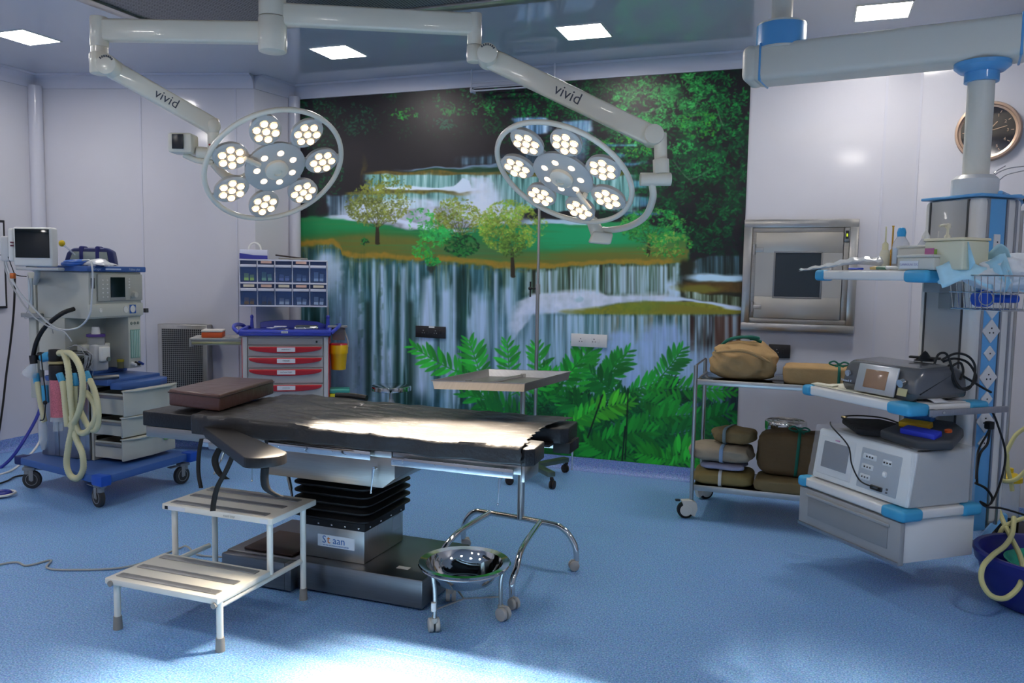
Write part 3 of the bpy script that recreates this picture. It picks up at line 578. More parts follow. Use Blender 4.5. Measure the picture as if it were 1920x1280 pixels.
m.done('foot_pad', mat('brown_rubber_mat', '3a2620', .6), t, 'brown rubber mat on the base')
m = M(); m.tube([(-2.62, 3.3, .06), (-2.68, 3.26, .05), (-2.72, 3.2, .03)], .008, smooth=4); m.cyl((-2.75, 3.22, .03), (-2.68, 3.19, .03), .006); m.done('brake_pedal', STEEL_D, t)
m = M(); m.tube([(-2.45, 3.35, .69), (-2.45, 3.33, .6), (-2.40, 3.3, .56)], .004, smooth=4); m.cyl((-2.40, 3.3, .56), (-2.34, 3.26, .44), .009); m.cyl((-2.34, 3.26, .44), (-2.29, 3.22, .33), .006)
m.done('crank_rod', STEEL_D, t)

# crinkled black sheet on the table
SHEET = mat('black_plastic_sheet', '2b2928', .42, bump=.5, bscale=26, aniso=(1, 2.2, 1), coat=.1)
def sheet_point(u, v):
    x0 = -2.66; x1 = -1.0
    s = v * .86 - .10                       # across: hangs a little over the near side, lies flat, ends at the far side
    e = -1.045 - .10 * max(0, min(1, (s - .12) / .45)) * 0 + .0
    edge = -1.03 - .055 * math.sin(max(0, min(1, (s - .02) / .7)) * PI) + .006 * math.sin(s * 90)
    if s < .05: edge = -1.04 + .003 * math.sin(s * 120)
    x = x0 + (edge - x0) * u
    nz = noise.noise(Vector((x * 3.2, s * 5, 0))) * .009 + abs(noise.noise(Vector((x * 4 + s * 6, s * 9 - x * 3, 3)))) * .012 * (1.6 if x < -2.1 else 1) + noise.noise(Vector((x * 14, s * 22, 5))) * .002
    drop = .068 + .012 * noise.noise(Vector((x * 6, 1, 1)))
    if x < -2.32: drop = .078
    yn = .012 - .020 * (x + 2.66) / 1.66
    if s < .0: y = 2.950 + .008 * noise.noise(Vector((x * 9, s * 6, 0))) - .004; z = TT + s / .10 * drop
    else: y = 2.958 + s * .9; z = TT + .006 + nz + (.012 * math.exp(-((x + 2.4) / .16) ** 2))
    if 0 <= s < .03: y = 2.950 + .008 * (s / .03) + s * .9; z -= (.03 - s) * .15
    if x < -2.3: y += -.010 * min(1, (-2.3 - x) * 8) * (s < .02)
    return (x, min(y + yn * (1 - v), 3.655), z + .001)
m = M(); m.grid(200, 84, sheet_point); o = m.done('plastic_sheet', SHEET, None, None, 60, solid=.0015)
tag(o, 'crinkled shiny black plastic sheet spread over the operating table cushions', 'sheet')
m = M(); m.tube([(-2.34, 3.66, .845), (-2.25, 3.67, .848), (-2.16, 3.67, .842)], .016, 12, smooth=5); o = m.done('rolled_strap', BLACKV); tag(o, 'small rolled black strap lying on the far edge of the sheet', 'strap')
# brown cushion
def cush(u, v): return None
t = thing('brown_cushion', 'brown vinyl cushion lying askew on the head end of the operating table', 'cushion', (-2.76, 3.30, TT + .01), math.radians(-14))
_cc = [at(a, b, z=TT + .098) for a, b in ((314, 730), (411, 741), (515, 711), (420, 706))]; _ct = sum(_cc, Vector()) / 4
t.location = (_ct.x, _ct.y, TT + .01); t.rotation_euler.z = 0; _cp = [((p.x - _ct.x) * .985, (p.y - _ct.y) * .985) for p in _cc]
m = LM(); m.prism(_cp, .010, .090, None, .010, 3)
m.done('cover', mat('brown_vinyl', '573a33', .38, bump=.5, bscale=14, coat=.1), t)
m = LM(); m.tube([(a * 1.005, b * 1.005, .075) for a, b in _cp + _cp[:1]], .003, 6); m.done('piping', mat('brown_piping', '35221f', .45), t)

# arm board hanging from the near rail
t = thing('arm_board', 'black padded arm board with hanging straps, clamped to the near side of the operating table', 'arm board', (-2.55, 2.95, .72))
def ab(poly, z0, z1, mt, nm, bev): m = M(); m.prism(poly, z0, z1, None, bev, 3); return m.done(nm, mt, t)
A0, A1 = Vector((-2.60, 2.99)), Vector((-1.985, 2.60)); dA2 = (A1 - A0).normalized(); nA = Vector((dA2.y, -dA2.x))
poly = [tuple(A0 + nA * .05), tuple(A0 + nA * .015 - dA2 * .02), tuple(A0 - nA * .055)]
poly = [(A0 + nA * .03), (A0 - nA * .055)] + [A1 + dA2 * .085 * math.sin(a) * .8 - nA * .085 * math.cos(a) for a in np.linspace(0, PI, 13)]
ab([tuple(p) for p in poly], .742, .782, mat('arm_board_vinyl', '1b1817', .4), 'pad', .004)
ab([tuple((p - (A0 + A1) / 2) * .9 + (A0 + A1) / 2) for p in poly], .732, .742, BLACKP, 'board', .002)
m = M(); m.cyl((-2.52, 2.94, .742), (-2.52, 2.94, .70), .012); m.box((-2.52, 2.95, .70), (.05, .05, .03), None, .004); m.done('mounting_clamp', STEEL, t)
STRAP = mat('black_webbing', '131212', .7)
def strap(pts, wdt=.03):
    P_ = spline([Vector(p) for p in pts], 6); d0 = Vector((dA2.x, dA2.y, 0)); m = M()
    pass
    d0 = (_r * .95 + _fw * .3).normalized(); tt = bmesh.new(); L_ = [tt.verts.new(p + d0 * wdt / 2) for p in P_]; R_ = [tt.verts.new(p - d0 * wdt / 2) for p in P_]
    for i in range(len(P_) - 1): tt.faces.new((L_[i], L_[i + 1], R_[i + 1], R_[i]))
    m._add(tt, Matrix.Identity(4)); m.done('strap', STRAP, t, None, 60, solid=.0025)
def px(a, b, z): return at(a, b, y=z)
strap([at(378, 822, y=2.9), at(373, 850, y=2.89), at(372, 885, y=2.88), at(377, 915, y=2.87)], .018)
strap([at(412, 840, y=2.93), at(403, 862, y=2.93), at(410, 885, y=2.93), at(424, 898, y=2.92)], .03)
strap([at(436, 855, y=2.72), at(424, 882, y=2.70), at(408, 912, y=2.69), at(401, 940, y=2.68), at(399, 958, y=2.67)], .022)
strap([at(497, 876, y=2.62), at(496, 900, y=2.62), at(502, 918, y=2.63), at(525, 931, y=2.66)], .032)

# ================================================================== surgical lamps
LENS = mat('lamp_lens', 'ffffff', .3, emit=(255, 226, 190), est=9.); LENS_D = mat('lamp_lens_rim', 'cfc5b4', .15, trans=.5); LGREY = mat('lamp_grey_enamel', 'c9c5bd', .35)
def lamp_head(name_label, c, n, roll, spot_w, grip):
    c = Vector(c); t = thing('surgical_lamp', name_label, 'surgical lamp', c, 0, None)
    F = Matrix.Translation(c) @ frame(n) @ Matrix.Rotation(roll, 4, 'Z'); R = .335      # local z = the way the light goes
    def B(): q = M(); q.T = F; return q
    def fin(q, nm, mt, lab=None, par=None): o = M.done(q, nm, mt, None, lab); o.parent = par or t; o.matrix_parent_inverse = parent_mw(par or t).inverted() if par is None else Matrix.Identity(4); return o
    q = B(); q.torus((0, 0, 0), R, .0125, n=72, seg=12); fin(q, 'outer_ring', LWHITE)
    q = B(); q.lathe([(0, -.05), (.05, -.05), (.11, -.035), (.145, -.012), (.148, .004), (.135, .010), (.06, .012), (0, .012)], seg=40); hub = fin(q, 'centre_housing', LGREY)
    q = B(); q.lathe([(0, .013), (.055, .013), (.056, .03), (.045, .04), (.02, .044), (.018, .036), (0, .036)], seg=28); fin(q, 'handle_socket', LWHITE)
    for k in range(7):
        a = 2 * PI * k / 7; ca, sa = math.cos(a), math.sin(a)
        q = B(); q.T = F @ Matrix.Rotation(a, 4, 'Z')
        q.lathe([(0, -.035), (.05, -.033), (.078, -.015), (.082, .004), (.072, .012), (0, .012)], (.235, 0, 0), Matrix.Diagonal((1.05, .92, 1, 1)), seg=28)
        q.box((.15, 0, -.008), (.07, .05, .02), None, .006); q.box((.322, 0, -.003), (.03, .05, .016), None, .004); hs = fin(q, 'lamp_pod', LGREY)
        q = B(); q.T = F @ Matrix.Rotation(a, 4, 'Z')
        for (lx, ly) in [(.235, 0)] + [(.235 + .046 * math.cos(b), .046 * math.sin(b)) for b in np.arange(6) * PI / 3]: q.lathe([(.021, .0125), (.0215, .0165), (.0165, .0175), (.0165, .0135)], (lx, ly, 0), seg=16)
        q.T = q.T; rm = M.done(q, 'lens_rims', LENS_D); rm.parent = t; rm.matrix_parent_inverse = parent_mw(t).inverted()
        q = B(); q.T = F @ Matrix.Rotation(a, 4, 'Z')
        for (lx, ly) in [(.235, 0)] + [(.235 + .046 * math.cos(b), .046 * math.sin(b)) for b in np.arange(6) * PI / 3]: q.lathe([(.0165, .0135), (.014, .0165), (.007, .019), (0, .0195)], (lx, ly, 0), seg=14)
        fin(q, 'lenses', LENS)
    for k in range(7):
        a = 2 * PI * (k + .5) / 7; q = B(); q.lathe([(.017, .0118), (.014, .015), (.007, .0175), (0, .018)], (.092 * math.cos(a), .092 * math.sin(a), 0), seg=14); fin(q, 'centre_lens', mat('lamp_lens_dim', 'efe6da', .1, coat=.5, emit=(255, 226, 190), est=1.6))
    q = B(); q.cyl((.14 * math.cos(grip), .14 * math.sin(grip), .01), (.14 * math.cos(grip), .14 * math.sin(grip), .035), .012); g1 = Vector((.10 * math.cos(grip), .10 * math.sin(grip), .03)); g2 = Vector((.20 * math.cos(grip - .1), .20 * math.sin(grip - .1), .05)); q.cyl(g1, g2, .012, seg=14, bev=.003); fin(q, 'grip', LWHITE)
    ld = bpy.data.lights.new('beam', 'SPOT'); ld.energy = spot_w / 7; ld.color = (1, .86, .68); ld.spot_size = math.radians(SPOT_CONE); ld.spot_blend = .8; ld.shadow_soft_size = .045
    for k in range(7):                                  # every pod throws its own beam
        a = 2 * PI * k / 7; lo = bpy.data.objects.new('beam', ld); COL.objects.link(lo)
        lo.matrix_world = Matrix.Translation(F @ Vector((.235 * math.cos(a), .235 * math.sin(a), .07))) @ frame(F.to_3x3() @ Vector((.16 * math.cos(a), .16 * math.sin(a), -1)))
        lo.parent = t; lo.matrix_parent_inverse = parent_mw(t).inverted()
    return t, F
cR = at(516, 313, d=3.72); cL = cR
def cam_dir(right, down, toward): return (_r * right - _u * down - _fw * toward).normalized()
nL = cam_dir(.29, .58, .76); nR = cam_dir(-.47, .68, .565)
cLft = at(516, 313, d=3.93); cRgt = at(1056, 328, d=3.77)
def ray_dir(p, a, b, ang):
    v_ = (p - CAM).normalized(); e1_ = (_r - v_ * _r.dot(v_)).normalized(); e2_ = v_.cross(e1_).normalized(); ang = math.radians(ang)
    return (-v_ * math.cos(ang) + (e1_ * a + e2_ * b).normalized() * math.sin(ang)).normalized()
nL = ray_dir(cLft, .394, .919, 44.5); nR = ray_dir(cRgt, -.434, .901, 55)
# include the slant of the line of sight
tL, FL_ = lamp_head('white ring shaped surgical lamp at the left, facing the camera, its box arm behind it', cLft, nL, .3, SPOT_L, 2.6)
tR, FR_ = lamp_head('ring shaped surgical lamp at the right, tipped down towards the table on a curved yoke', cRgt, nR, .1, SPOT_R, -1.2)
# left lamp's yoke and box
def P(px_, py_, d): return at(px_, py_, d=d)
dl = 3.98
m = M(); bk = cLft - nL * .05
m.tube([P(400, 305, dl), P(425, 330, dl + .05), P(455, 335, dl + .07), bk], .022, 12, smooth=6); m.cyl(P(368, 285, dl - .02), P(440, 292, dl + .02), .028, bev=.004); m.cyl(P(440, 292, dl + .02), P(470, 297, dl + .03), .012)
m.tube([P(345, 290, dl - .02), P(372, 301, dl - .01), P(400, 303, dl)], .014, 12, smooth=6); m.done('yoke', LWHITE, tL)
m = M(); b_ = P(344, 270, dl - .03); m.box(b_, (.115, .10, .095), Matrix.Rotation(YAW, 4, 'Z'), .012); bx = m.done('control_box', LWHITE, tL)
m = M(); m.box(P(333, 265, dl - .09), (.055, .006, .07), Matrix.Rotation(YAW, 4, 'Z'), .002); m.done('control_panel', mat('control_panel_black', '1b2026', .25), bx)
m = M(); m.sph(P(393, 271, dl - .045), .005, u=10, v=8); m.done('indicator', mat('red_dot', 'a01820', .4), bx)
# right lamp's yoke
dr = 3.80
m = M(); bk = cRgt - nR * .045
m.tube([P(1222, 343, dr), P(1224, 372, dr + .06), P(1210, 405, dr + .18), P(1180, 424, dr + .28), P(1145, 431, dr + .36), P(1118, 430, dr + .39)], .017, 12, smooth=8)
m.cyl(P(1109, 412, dr + .38), P(1122, 440, dr + .38), .029, .038, bev=.003); m.tube([P(1109, 412, dr + .38), P(1100, 392, dr + .32), bk], .024, 12, smooth=5); m.done('yoke', LWHITE, tR)
m = M(); m.prism([(-.062, -.026), (.05, -.034), (.062, .024), (-.04, .034)], -.04, .04, Matrix.Translation(P(1126, 446, dr + .38)) @ Matrix.Rotation(YAW, 4, 'Z') @ Matrix.Rotation(PI / 2, 4, 'X'), .012, 3); m.done('control_box', LWHITE, tR)
# ceiling column and arms
t = thing('lamp_suspension', 'white ceiling column with two jointed arms carrying the surgical lamps', 'lamp arm', (*P(511, 60, 3.75).xy, CEIL))
hub = P(511, 60, 3.75)
zt = CEIL - .0015
m = M(); m.cyl((hub.x, hub.y, P(511, 33, 3.75).z), (hub.x, hub.y, zt), .062, seg=32); m.cyl((hub.x, hub.y, P(511, 97, 3.75).z), (hub.x, hub.y, P(511, 34, 3.75).z), .064, seg=32, bev=.006); m.done('column', LWHITE, t)
def arm(a, b, h, wd, nm, bev=.012):
    a = Vector(a); b = Vector(b); d = b - a; L = d.length; x = d.normalized(); y = Vector((0, 0, 1)).cross(x).normalized(); z = x.cross(y)
    m = M(); m.box((0, 0, 0), (L, wd, h), None, bev, 3); Mx = Matrix(((x.x, y.x, z.x, 0), (x.y, y.y, z.y, 0), (x.z, y.z, z.z, 0), (0, 0, 0, 1)))
    for v in m.bm.verts: v.co = Mx @ v.co + (a + b) / 2
    return m
def horizontal(p0, px1, py1, zz=None):
    return at(px1, py1, z=p0.z if zz is None else zz)
# left horizontal arm
z1 = P(500, 62, 3.75).z; h = Vector((hub.x, hub.y, z1)); jl = at(186, 57, z=z1)
m = arm(h, jl, .098, .06, 'a'); m.done('horizontal_arm', LWHITE, t)
d1 = (jl - CAM).dot(_fw)
m = M(); m.cyl((jl.x, jl.y, P(186, 33, d1).z), (jl.x, jl.y, P(186, 88, d1).z), .040, seg=24, bev=.004); m.cyl((jl.x, jl.y, P(186, 88, d1).z), (jl.x, jl.y, P(186, 100, d1).z), .037, seg=24); m.done('joint', LWHITE, t)
def knuckle(j, pyt, pyb, pc, nm, r=.045):
    m = M(); m.cyl((j.x, j.y, P(pc[0], pyt, pc[2]).z), (j.x, j.y, P(pc[0], pyb, pc[2]).z), r, seg=24, bev=.008); return m
m = knuckle(jl, 99, 138, (186, 0, d1), ''); c1 = P(207, 126, d1 - .03); m.cyl(c1 + _fw * .06, c1 - _fw * .045, .046, seg=28, bev=.004); k1 = m.done('knuckle', LWHITE, t)
m = M(); q = c1 - _fw * .047
for k in range(7): a = math.radians(35 + 16 * k); m.box(q + (_r * math.cos(a) + _u * math.sin(a)) * .036, (.006, .003, .009), mrot(YAW) @ Matrix.Rotation(-(a - PI / 2), 4, 'Y'))
m.done('scale_marks', LETT, k1)
# left spring arm
e1 = P(398, 236, 3.95); s1 = P(215, 132, d1)
m = arm(s1, e1, .082, .055, ''); m.done('spring_arm', LWHITE, t)
ax = (e1 - s1).normalized(); upv = (ax.cross(_fw)).normalized(); upv = upv if upv.z > 0 else -upv
sd = ax.cross(Vector((0, 0, 1))).normalized(); text('vivid', .062, facing(s1 + (e1 - s1) * .52 + sd * .0282, ax, sd.cross(ax)), LETT, 'lettering', t, .0006)
m = M(); m.cyl(P(400, 222, 3.95), P(400, 300, 3.97), .027, seg=20, bev=.004); m.sph(P(397, 236, 3.95), .045, (1, .8, 1)); m.done('drop_tube', LWHITE, t)
# right horizontal arm
z2 = P(540, 28, 3.75).z; h = Vector((hub.x, hub.y, z2)); jr = at(890, 46, z=z2); d2 = (jr - CAM).dot(_fw)
m = arm(h, jr, .098, .06, ''); m.done('horizontal_arm', LWHITE, t)
m = M(); m.cyl((jr.x, jr.y, P(890, 26, d2).z), (jr.x, jr.y, P(890, 84, d2).z), .034, seg=24, bev=.004); m.done('joint', LWHITE, t)
m = knuckle(jr, 84, 116, (893, 0, d2), '', .036); c2 = P(914, 105, d2 - .03); m.cyl(c2 + _fw * .06, c2 - _fw * .045, .048, seg=28, bev=.004); k2 = m.done('knuckle', LWHITE, t)
m = M(); q = c2 - _fw * .047
for k in range(7): a = math.radians(35 + 16 * k); m.box(q + (_r * math.cos(a) + _u * math.sin(a)) * .038, (.006, .003, .009), mrot(YAW) @ Matrix.Rotation(-(a - PI / 2), 4, 'Y'))
m.done('scale_marks', LETT, k2)
e2 = P(1222, 255, 3.80); s2 = P(916, 108, d2)
m = arm(s2, e2, .095, .06, ''); m.done('spring_arm', LWHITE, t)
ax = (e2 - s2).normalized(); upv = (ax.cross(_fw)).normalized(); upv = upv if upv.z > 0 else -upv
sd = ax.cross(Vector((0, 0, 1))).normalized(); text('vivid', .075, facing(s2 + (e2 - s2) * .49 + sd * .0307, ax, sd.cross(ax)), LETT, 'lettering', t, .0006)
m = M(); c3 = P(1224, 255, 3.80); m.cyl(c3 + _fw * .05, c3 - _fw * .045, .046, seg=28, bev=.004); m.done('knuckle', LWHITE, t)
m = M(); m.cyl(P(1238, 250, 3.80), P(1239, 300, 3.80), .030, seg=20, bev=.003); m.cyl(P(1239, 299, 3.80), P(1240, 326, 3.80), .038, seg=20, bev=.003); m.cyl(P(1200, 336, 3.80), P(1258, 336, 3.80), .031, seg=20, bev=.004); m.cyl(P(1222, 255, 3.82), P(1238, 252, 3.82), .034, seg=20); m.done('drop_tube', LWHITE, t)

# ================================================================== two step stool
IV = mat('ivory_enamel', 'dedace', .35, coat=.1); TREAD = mat('aluminium_tread', 'a8a8a8', .4, .8, bump=.15, bscale=40, aniso=(1, 12, 1)); FOOT = mat('grey_rubber_foot', '8d8983', .6)
t = thing('step_stool', 'ivory metal two step stool in front of the operating table', 'step stool', (-2.4, 2.75, 0))
m = M(); m.bb(-2.69, -2.10, 2.79, 3.12, .425, .453, .005); m.done('upper_step', IV, t)
m = M(); m.bb(-2.69, -2.115, 2.47, 2.80, .198, .224, .005); m.done('lower_step', IV, t)
for z, ys, nm in ((.453, (2.83, 2.95, 3.06), 'upper'), (.224, (2.52, 2.63, 2.755), 'lower')):
    for i, y in enumerate(ys):
        m = M(); m.bb(-2.66, -2.15, y - .019, y + .019, z, z + .004, .0015); [m.sph((x, y, z + .004), .005, (1, 1, .4), 8, 5) for x in (-2.62, -2.4, -2.19)]; m.done('tread_strip', TREAD, t)
for (x, y, zt_, f) in ((-2.655, 2.50, .198, 1), (-2.13, 2.50, .198, 1), (-2.655, 2.83, .425, 0), (-2.14, 2.83, .425, 0), (-2.655, 3.09, .425, 1), (-2.125, 3.05, .425, 1)):
    m = M(); zb = .0 if f else .19; m.cyl((x, y, .03 if f else zb), (x, y, zt_ + .002), .0135, seg=16); lg = m.done('leg', IV, t)
    if f: m = M(); m.cyl((x, y, 0), (x, y, .055), .019, .0165, 16); m.done('rubber_foot', FOOT, lg)
for x in (-2.13, -2.655):
    m = M(); m.cyl((x, 2.5, .183), (x, 3.05, .183), .012, seg=14); m.done('side_tube', IV, t)
for x, z in ((-2.655, .205), (-2.13, .196)):
    m = M(); m.cyl((x, 2.475, z), (x, 2.462, z), .012, seg=14); m.done('tube_cap', FOOT, t)
m = M(); m.bb(-2.672, -2.655, 2.7885, 2.7895, .43, .445); m.done('barcode_label', BLACKP, t, None, 0); m = M(); m.bb(-2.653, -2.56, 2.7885, 2.7895, .429, .446); m.bb(-2.16, -2.12, 2.7885, 2.7895, .428, .446); m.done('paper_label', mat('paper_label', 'd2d5da', .5), t, 'white paper labels', 0)
text('FOOT STEP', .012, facing((-2.32, 2.7885, .437), (1, 0, 0), (0, 0, 1)), mat('faded_print', '9a9890', .5), 'lettering', t, .0003)

# ================================================================== castors
CWH = mat('castor_grey', 'b4b0a8', .45)
def castor(m, c, ang=0., r=.024, h=.055, w_=.016, hood=True):
    """twin wheel castor; c = floor point under the stem"""
    c = Vector(c); d = Vector((math.cos(ang), math.sin(ang), 0)); s = Vector((-d.y, d.x, 0)); o_ = c + d * r * .55 + Vector((0, 0, r))
    for k in (-1, 1): m.cyl(o_ + s * k * .004, o_ + s * k * (.004 + w_), r, seg=20, bev=.004)
    if hood: m.lathe([(.0, h), (.012, h), (.014, h - .012), (.011, h - .02), (0, h - .02)], c, seg=14); m.box(o_ + Vector((0, 0, r * .75)), (r * 1.3, .012, r * .9), mrot(ang), .004)
# basin stand with bowl
t = thing('basin_stand', 'low steel tubular basin stand on three grey castors beside the table base', 'stand', (-1.36, 3.12, 0))
bc = Vector((-1.355, 3.12, .262))
m = M(); m.torus(bc - Vector((0, 0, .012)), .186, .006); m.done('ring', CHROME, t)
legs = [(-1.42, 2.965, 2.2), (-1.215, 3.2, -.4), (-1.49, 3.28, 2.0)]
for i, (x, y, a) in enumerate(legs):
    d = Vector((x, y, 0)) - Vector((bc.x, bc.y, 0)); d.normalize(); top = Vector((bc.x, bc.y, .25)) + d * .18
    m = M(); m.tube([top, Vector((x, y, .17)), Vector((x, y, .05))], .009, 12, smooth=6); lg = m.done('leg', STEEL, t)
    m = M(); castor(m, (x, y, 0), a, .030, .066, .019); m.done('castor', CWH, lg, 'pale grey twin wheel castor')
m = M(); c0 = Vector((bc.x, bc.y, .10)); [m.cyl(c0 + Vector((0, 0, 0)), (x, y, .10), .004, seg=8) for x, y, a in legs]; m.done('brace', STEEL, t)
m = M(); m.cyl((-1.42, 2.955, .10), (-1.42, 2.955, .135), .011, seg=14); m.done('tape', mat('white_tape', 'e2e2e0', .5), t)
m = M(); m.lathe([(0, -.088), (.09, -.088), (.125, -.07), (.158, -.02), (.166, .0), (.196, .004), (.2, .0), (.197, -.004), (.168, -.006), (.16, -.024), (.127, -.076), (.09, -.094), (0, -.094)], bc, seg=64)
o = m.done('steel_basin', mat('polished_steel', 'c2c2c0', .06, 1.)); tag(o, 'round polished stainless steel basin sitting in the low stand', 'basin')

# instrument (Mayo) stand
t = thing('instrument_stand', 'steel instrument stand with a rectangular tray, behind the foot end of the operating table', 'instrument stand', (-1.4, 3.95, 0))
zb = .215
m = M(); m.tube([(-1.74, 3.99, .05), (-1.735, 3.985, .13), (-1.68, 3.98, zb - .01), (-1.58, 3.975, zb), (-1.25, 3.93, zb), (-1.15, 3.915, zb - .015), (-1.085, 3.905, .13), (-1.07, 3.90, .05)], .015, 14, smooth=8); m.done('rear_bow', CHROME, t)
for (x, y, x2, y2) in ((-1.58, 3.975, -1.62, 3.42), (-1.28, 3.935, -1.21, 3.33)):
    m = M(); m.tube([(x, y, zb), (x2 + (x - x2) * .35, y2 + .2, zb - .004), (x2, y2 + .05, zb - .05), (x2, y2, .12), (x2, y2, .05)], .015, 14, smooth=8); m.done('foot_tube', CHROME, t)
for (x, y, a) in ((-1.74, 3.99, .5), (-1.07, 3.90, -2.6), (-1.21, 3.33, -.6), (-1.62, 3.42, .3)): m = M(); castor(m, (x, y, 0), a, .026, .06); m.done('castor', CWH, t, 'pale grey castor')
m = M(); m.cyl((-1.395, 3.95, zb), (-1.395, 3.95, .70), .019, seg=20); m.cyl((-1.395, 3.95, .70), (-1.395, 3.95, .985), .0135, seg=16); m.done('post', STEEL, t)
m = M(); m.tube([(-1.395, 3.95, .975), (-1.43, 3.8, .975), (-1.49, 3.58, .965), (-1.50, 3.56, .985)], .007, 10, smooth=5); m.cyl((-1.51, 3.50, .98), (-1.51, 3.50, .999), .016, seg=14); m.done('tray_arm', STEEL, t)
c = [Vector((-1.632, 3.40)), Vector((-1.215, 3.50)), Vector((-1.205, 4.02)), Vector((-1.575, 3.90))]
c = [Vector((-1.64, 3.385)), Vector((-1.225, 3.49)), Vector((-1.165, 4.02)), Vector((-1.575, 3.915))]
m = M(); cen = sum(c, Vector((0, 0))) / 4; zt_ = 1.003
tt = bmesh.new()
def ringp(k, z): return [tt.verts.new((*(cen + (p - cen) * k), z)) for p in c]
rs = [ringp(1.03, zt_), ringp(1.0, zt_ - .001), ringp(.96, zt_ - .036), ringp(.965, zt_ - .027), ringp(.985, zt_ - .03), ringp(.985, zt_ - .042), ringp(1.005, zt_ - .006), ringp(1.03, zt_ - .004)]
rs2 = [rs[0], rs[1], rs[2]]
for a, b in ((rs[0], rs[1]), (rs[1], rs[2])): [tt.faces.new((a[i], a[(i + 1) % 4], b[(i + 1) % 4], b[i])) for i in range(4)]
tt.faces.new(rs[2])
for a, b in ((rs[0], rs[7]), (rs[7], rs[6]), (rs[6], rs[5])): [tt.faces.new((a[i], a[(i + 1) % 4], b[(i + 1) % 4], b[i])) for i in range(4)]
tt.faces.new(rs[5]); [tt.verts.remove(v) for v in rs[3] + rs[4]]
bmesh.ops.recalc_face_normals(tt, faces=tt.faces); m._add(tt, Matrix.Identity(4)); m.done('tray', STEEL, t, None, 20)
# ================================================================== left side of the room
OFFW = mat('machine_grey_white', 'b9bab0', .4, var=.02, vscale=5); DBLUE = mat('machine_blue', '3c5f9e', .4); NAVY = mat('navy_plastic', '1f2a60', .5); BUMP = mat('bumper_bright_blue', '1c4fb4', .4)
SCREEN = mat('dark_screen', '07100f', .08, coat=.5); GLASSY = mat('clear_plastic', 'dfe6ea', .08, alpha=.35, spec=.6); ALU = steel('aluminium_profile', 'a4a6ab', .35, (40, 40, 1))
# ---- anaesthesia machine
t = AN = thing('anaesthesia_machine', 'grey anaesthesia machine with blue top and open drawers on a blue wheeled base', 'anaesthesia machine', (-4.5, 4.1, 0))
m = M(); m.prism([(-5.0, 3.90), (-4.04, 3.69), (-4.04, 4.55), (-4.98, 4.55)], .165, .215, None, .008); m.done('base', DBLUE, t)
m = M(); m.prism([(-4.14, 3.70), (-4.03, 3.675), (-4.025, 3.76), (-4.12, 3.76)], .155, .222, None, .01); m.done('corner_bumper', BUMP, t)
m = M(); m.box((-4.05, 4.52, .19), (.09, .09, .07), None, .012); m.done('corner_bumper', BUMP, t)
m = M(); m.box((-4.98, 3.93, .19), (.08, .08, .06), None, .012); m.done('corner_bumper', NAVY, t)
WHG = mat('castor_fork_grey', '85898c', .45); TYRE = mat('castor_tyre', '2e2f31', .6)
for (x, y, a) in ((-4.93, 3.92, PI + .5), (-4.12, 3.76, -.3), (-4.08, 4.50, 1.4), (-4.93, 4.48, 2.)):
    d = Vector((math.cos(a), math.sin(a), 0)); s_ = Vector((-d.y, d.x, 0)); o_ = Vector((x, y, .062)) - d * .03
    m = M(); [m.box(o_ + s_ * k * .022 + Vector((0, 0, .03)), (.03, .005, .07), mrot(a), .002) for k in (-1, 1)]; m.box(o_ + d * .015 + Vector((0, 0, .075)), (.085, .05, .022), mrot(a), .006); m.box(o_ - d * .07 + Vector((0, 0, .07)), (.07, .045, .007), mrot(a), .002); m.cyl((x, y, .10), (x, y, .166), .022); fk = m.done('castor', WHG, t)
    m = M(); m.cyl(o_ - s_ * .016, o_ + s_ * .016, .062, seg=28, bev=.006); m.done('tyre', TYRE, fk); m = M(); m.torus(o_, .038, .004, frame(s_), sc=5); m.cyl(o_ - s_ * .018, o_ + s_ * .018, .012); m.done('hub', WHG, fk)
# body: lower cabinet, back plate, upper block
m = M(); m.bb(-4.90, -4.44, 4.03, 4.52, .216, .72, .006); m.done('cabinet', OFFW, t)
m = M(); [m.bb(-4.90 + .0, -4.84, 4.02, 4.04, .22, .75, .006), m.bb(-4.78, -4.74, 4.015, 4.035, .22, .75, .006), m.bb(-4.62, -4.56, 4.01, 4.035, .22, .75, .006), m.bb(-4.50, -4.46, 4.01, 4.035, .22, .75, .006)]; m.bb(-4.9, -4.46, 4.022, 4.03, .22, .74); m.done('side_profile', ALU, t)
m = M(); m.bb(-4.90, -4.66, 4.02, 4.50, .80, 1.16, .006); m.done('back_panel', OFFW, t)
m = M(); m.bb(-4.66, -4.45, 4.38, 4.50, .80, 1.16, .006); m.done('flowmeter_column', OFFW, t)
m = M(); m.bb(-4.449, -4.445, 4.395, 4.485, .87, 1.07); fm_ = m.done('flowmeter_window', mat('flowmeter_green', '7fa89c', .15, coat=.4), t)
for k in range(5): m = M(); m.cyl((-4.443, 4.405 + k * .0175, .875), (-4.443, 4.405 + k * .0175, 1.065), .003, seg=8); m.done('flow_tube', mat('tube_glass', 'c4d8d2', .1), fm_)
for k in range(3):
    m = M(); m.torus((-4.446, 4.405 + k * .032, 1.115), .008, .002, frame((1, 0, 0))); m.done('small_dial', mat('dial_green', '4f6a60', .4), t)
    m = M(); m.cyl((-4.45, 4.405 + k * .034, .835), (-4.41, 4.405 + k * .034, .825), .012, .009, 14); m.done('flow_knob', (WPLAST, BLACKP, mat('knob_blue', '28408c', .4))[k], t)
m = M(); m.prism([(4.02, 1.16), (4.50, 1.16), (4.50, 1.47), (4.02, 1.47)], -4.90, -4.44, mrot(0, 0, 0) @ Matrix(((0, 0, 1, 0), (1, 0, 0, 0), (0, 1, 0, 0), (0, 0, 0, 1))), .006); m.done('upper_housing', OFFW, t)
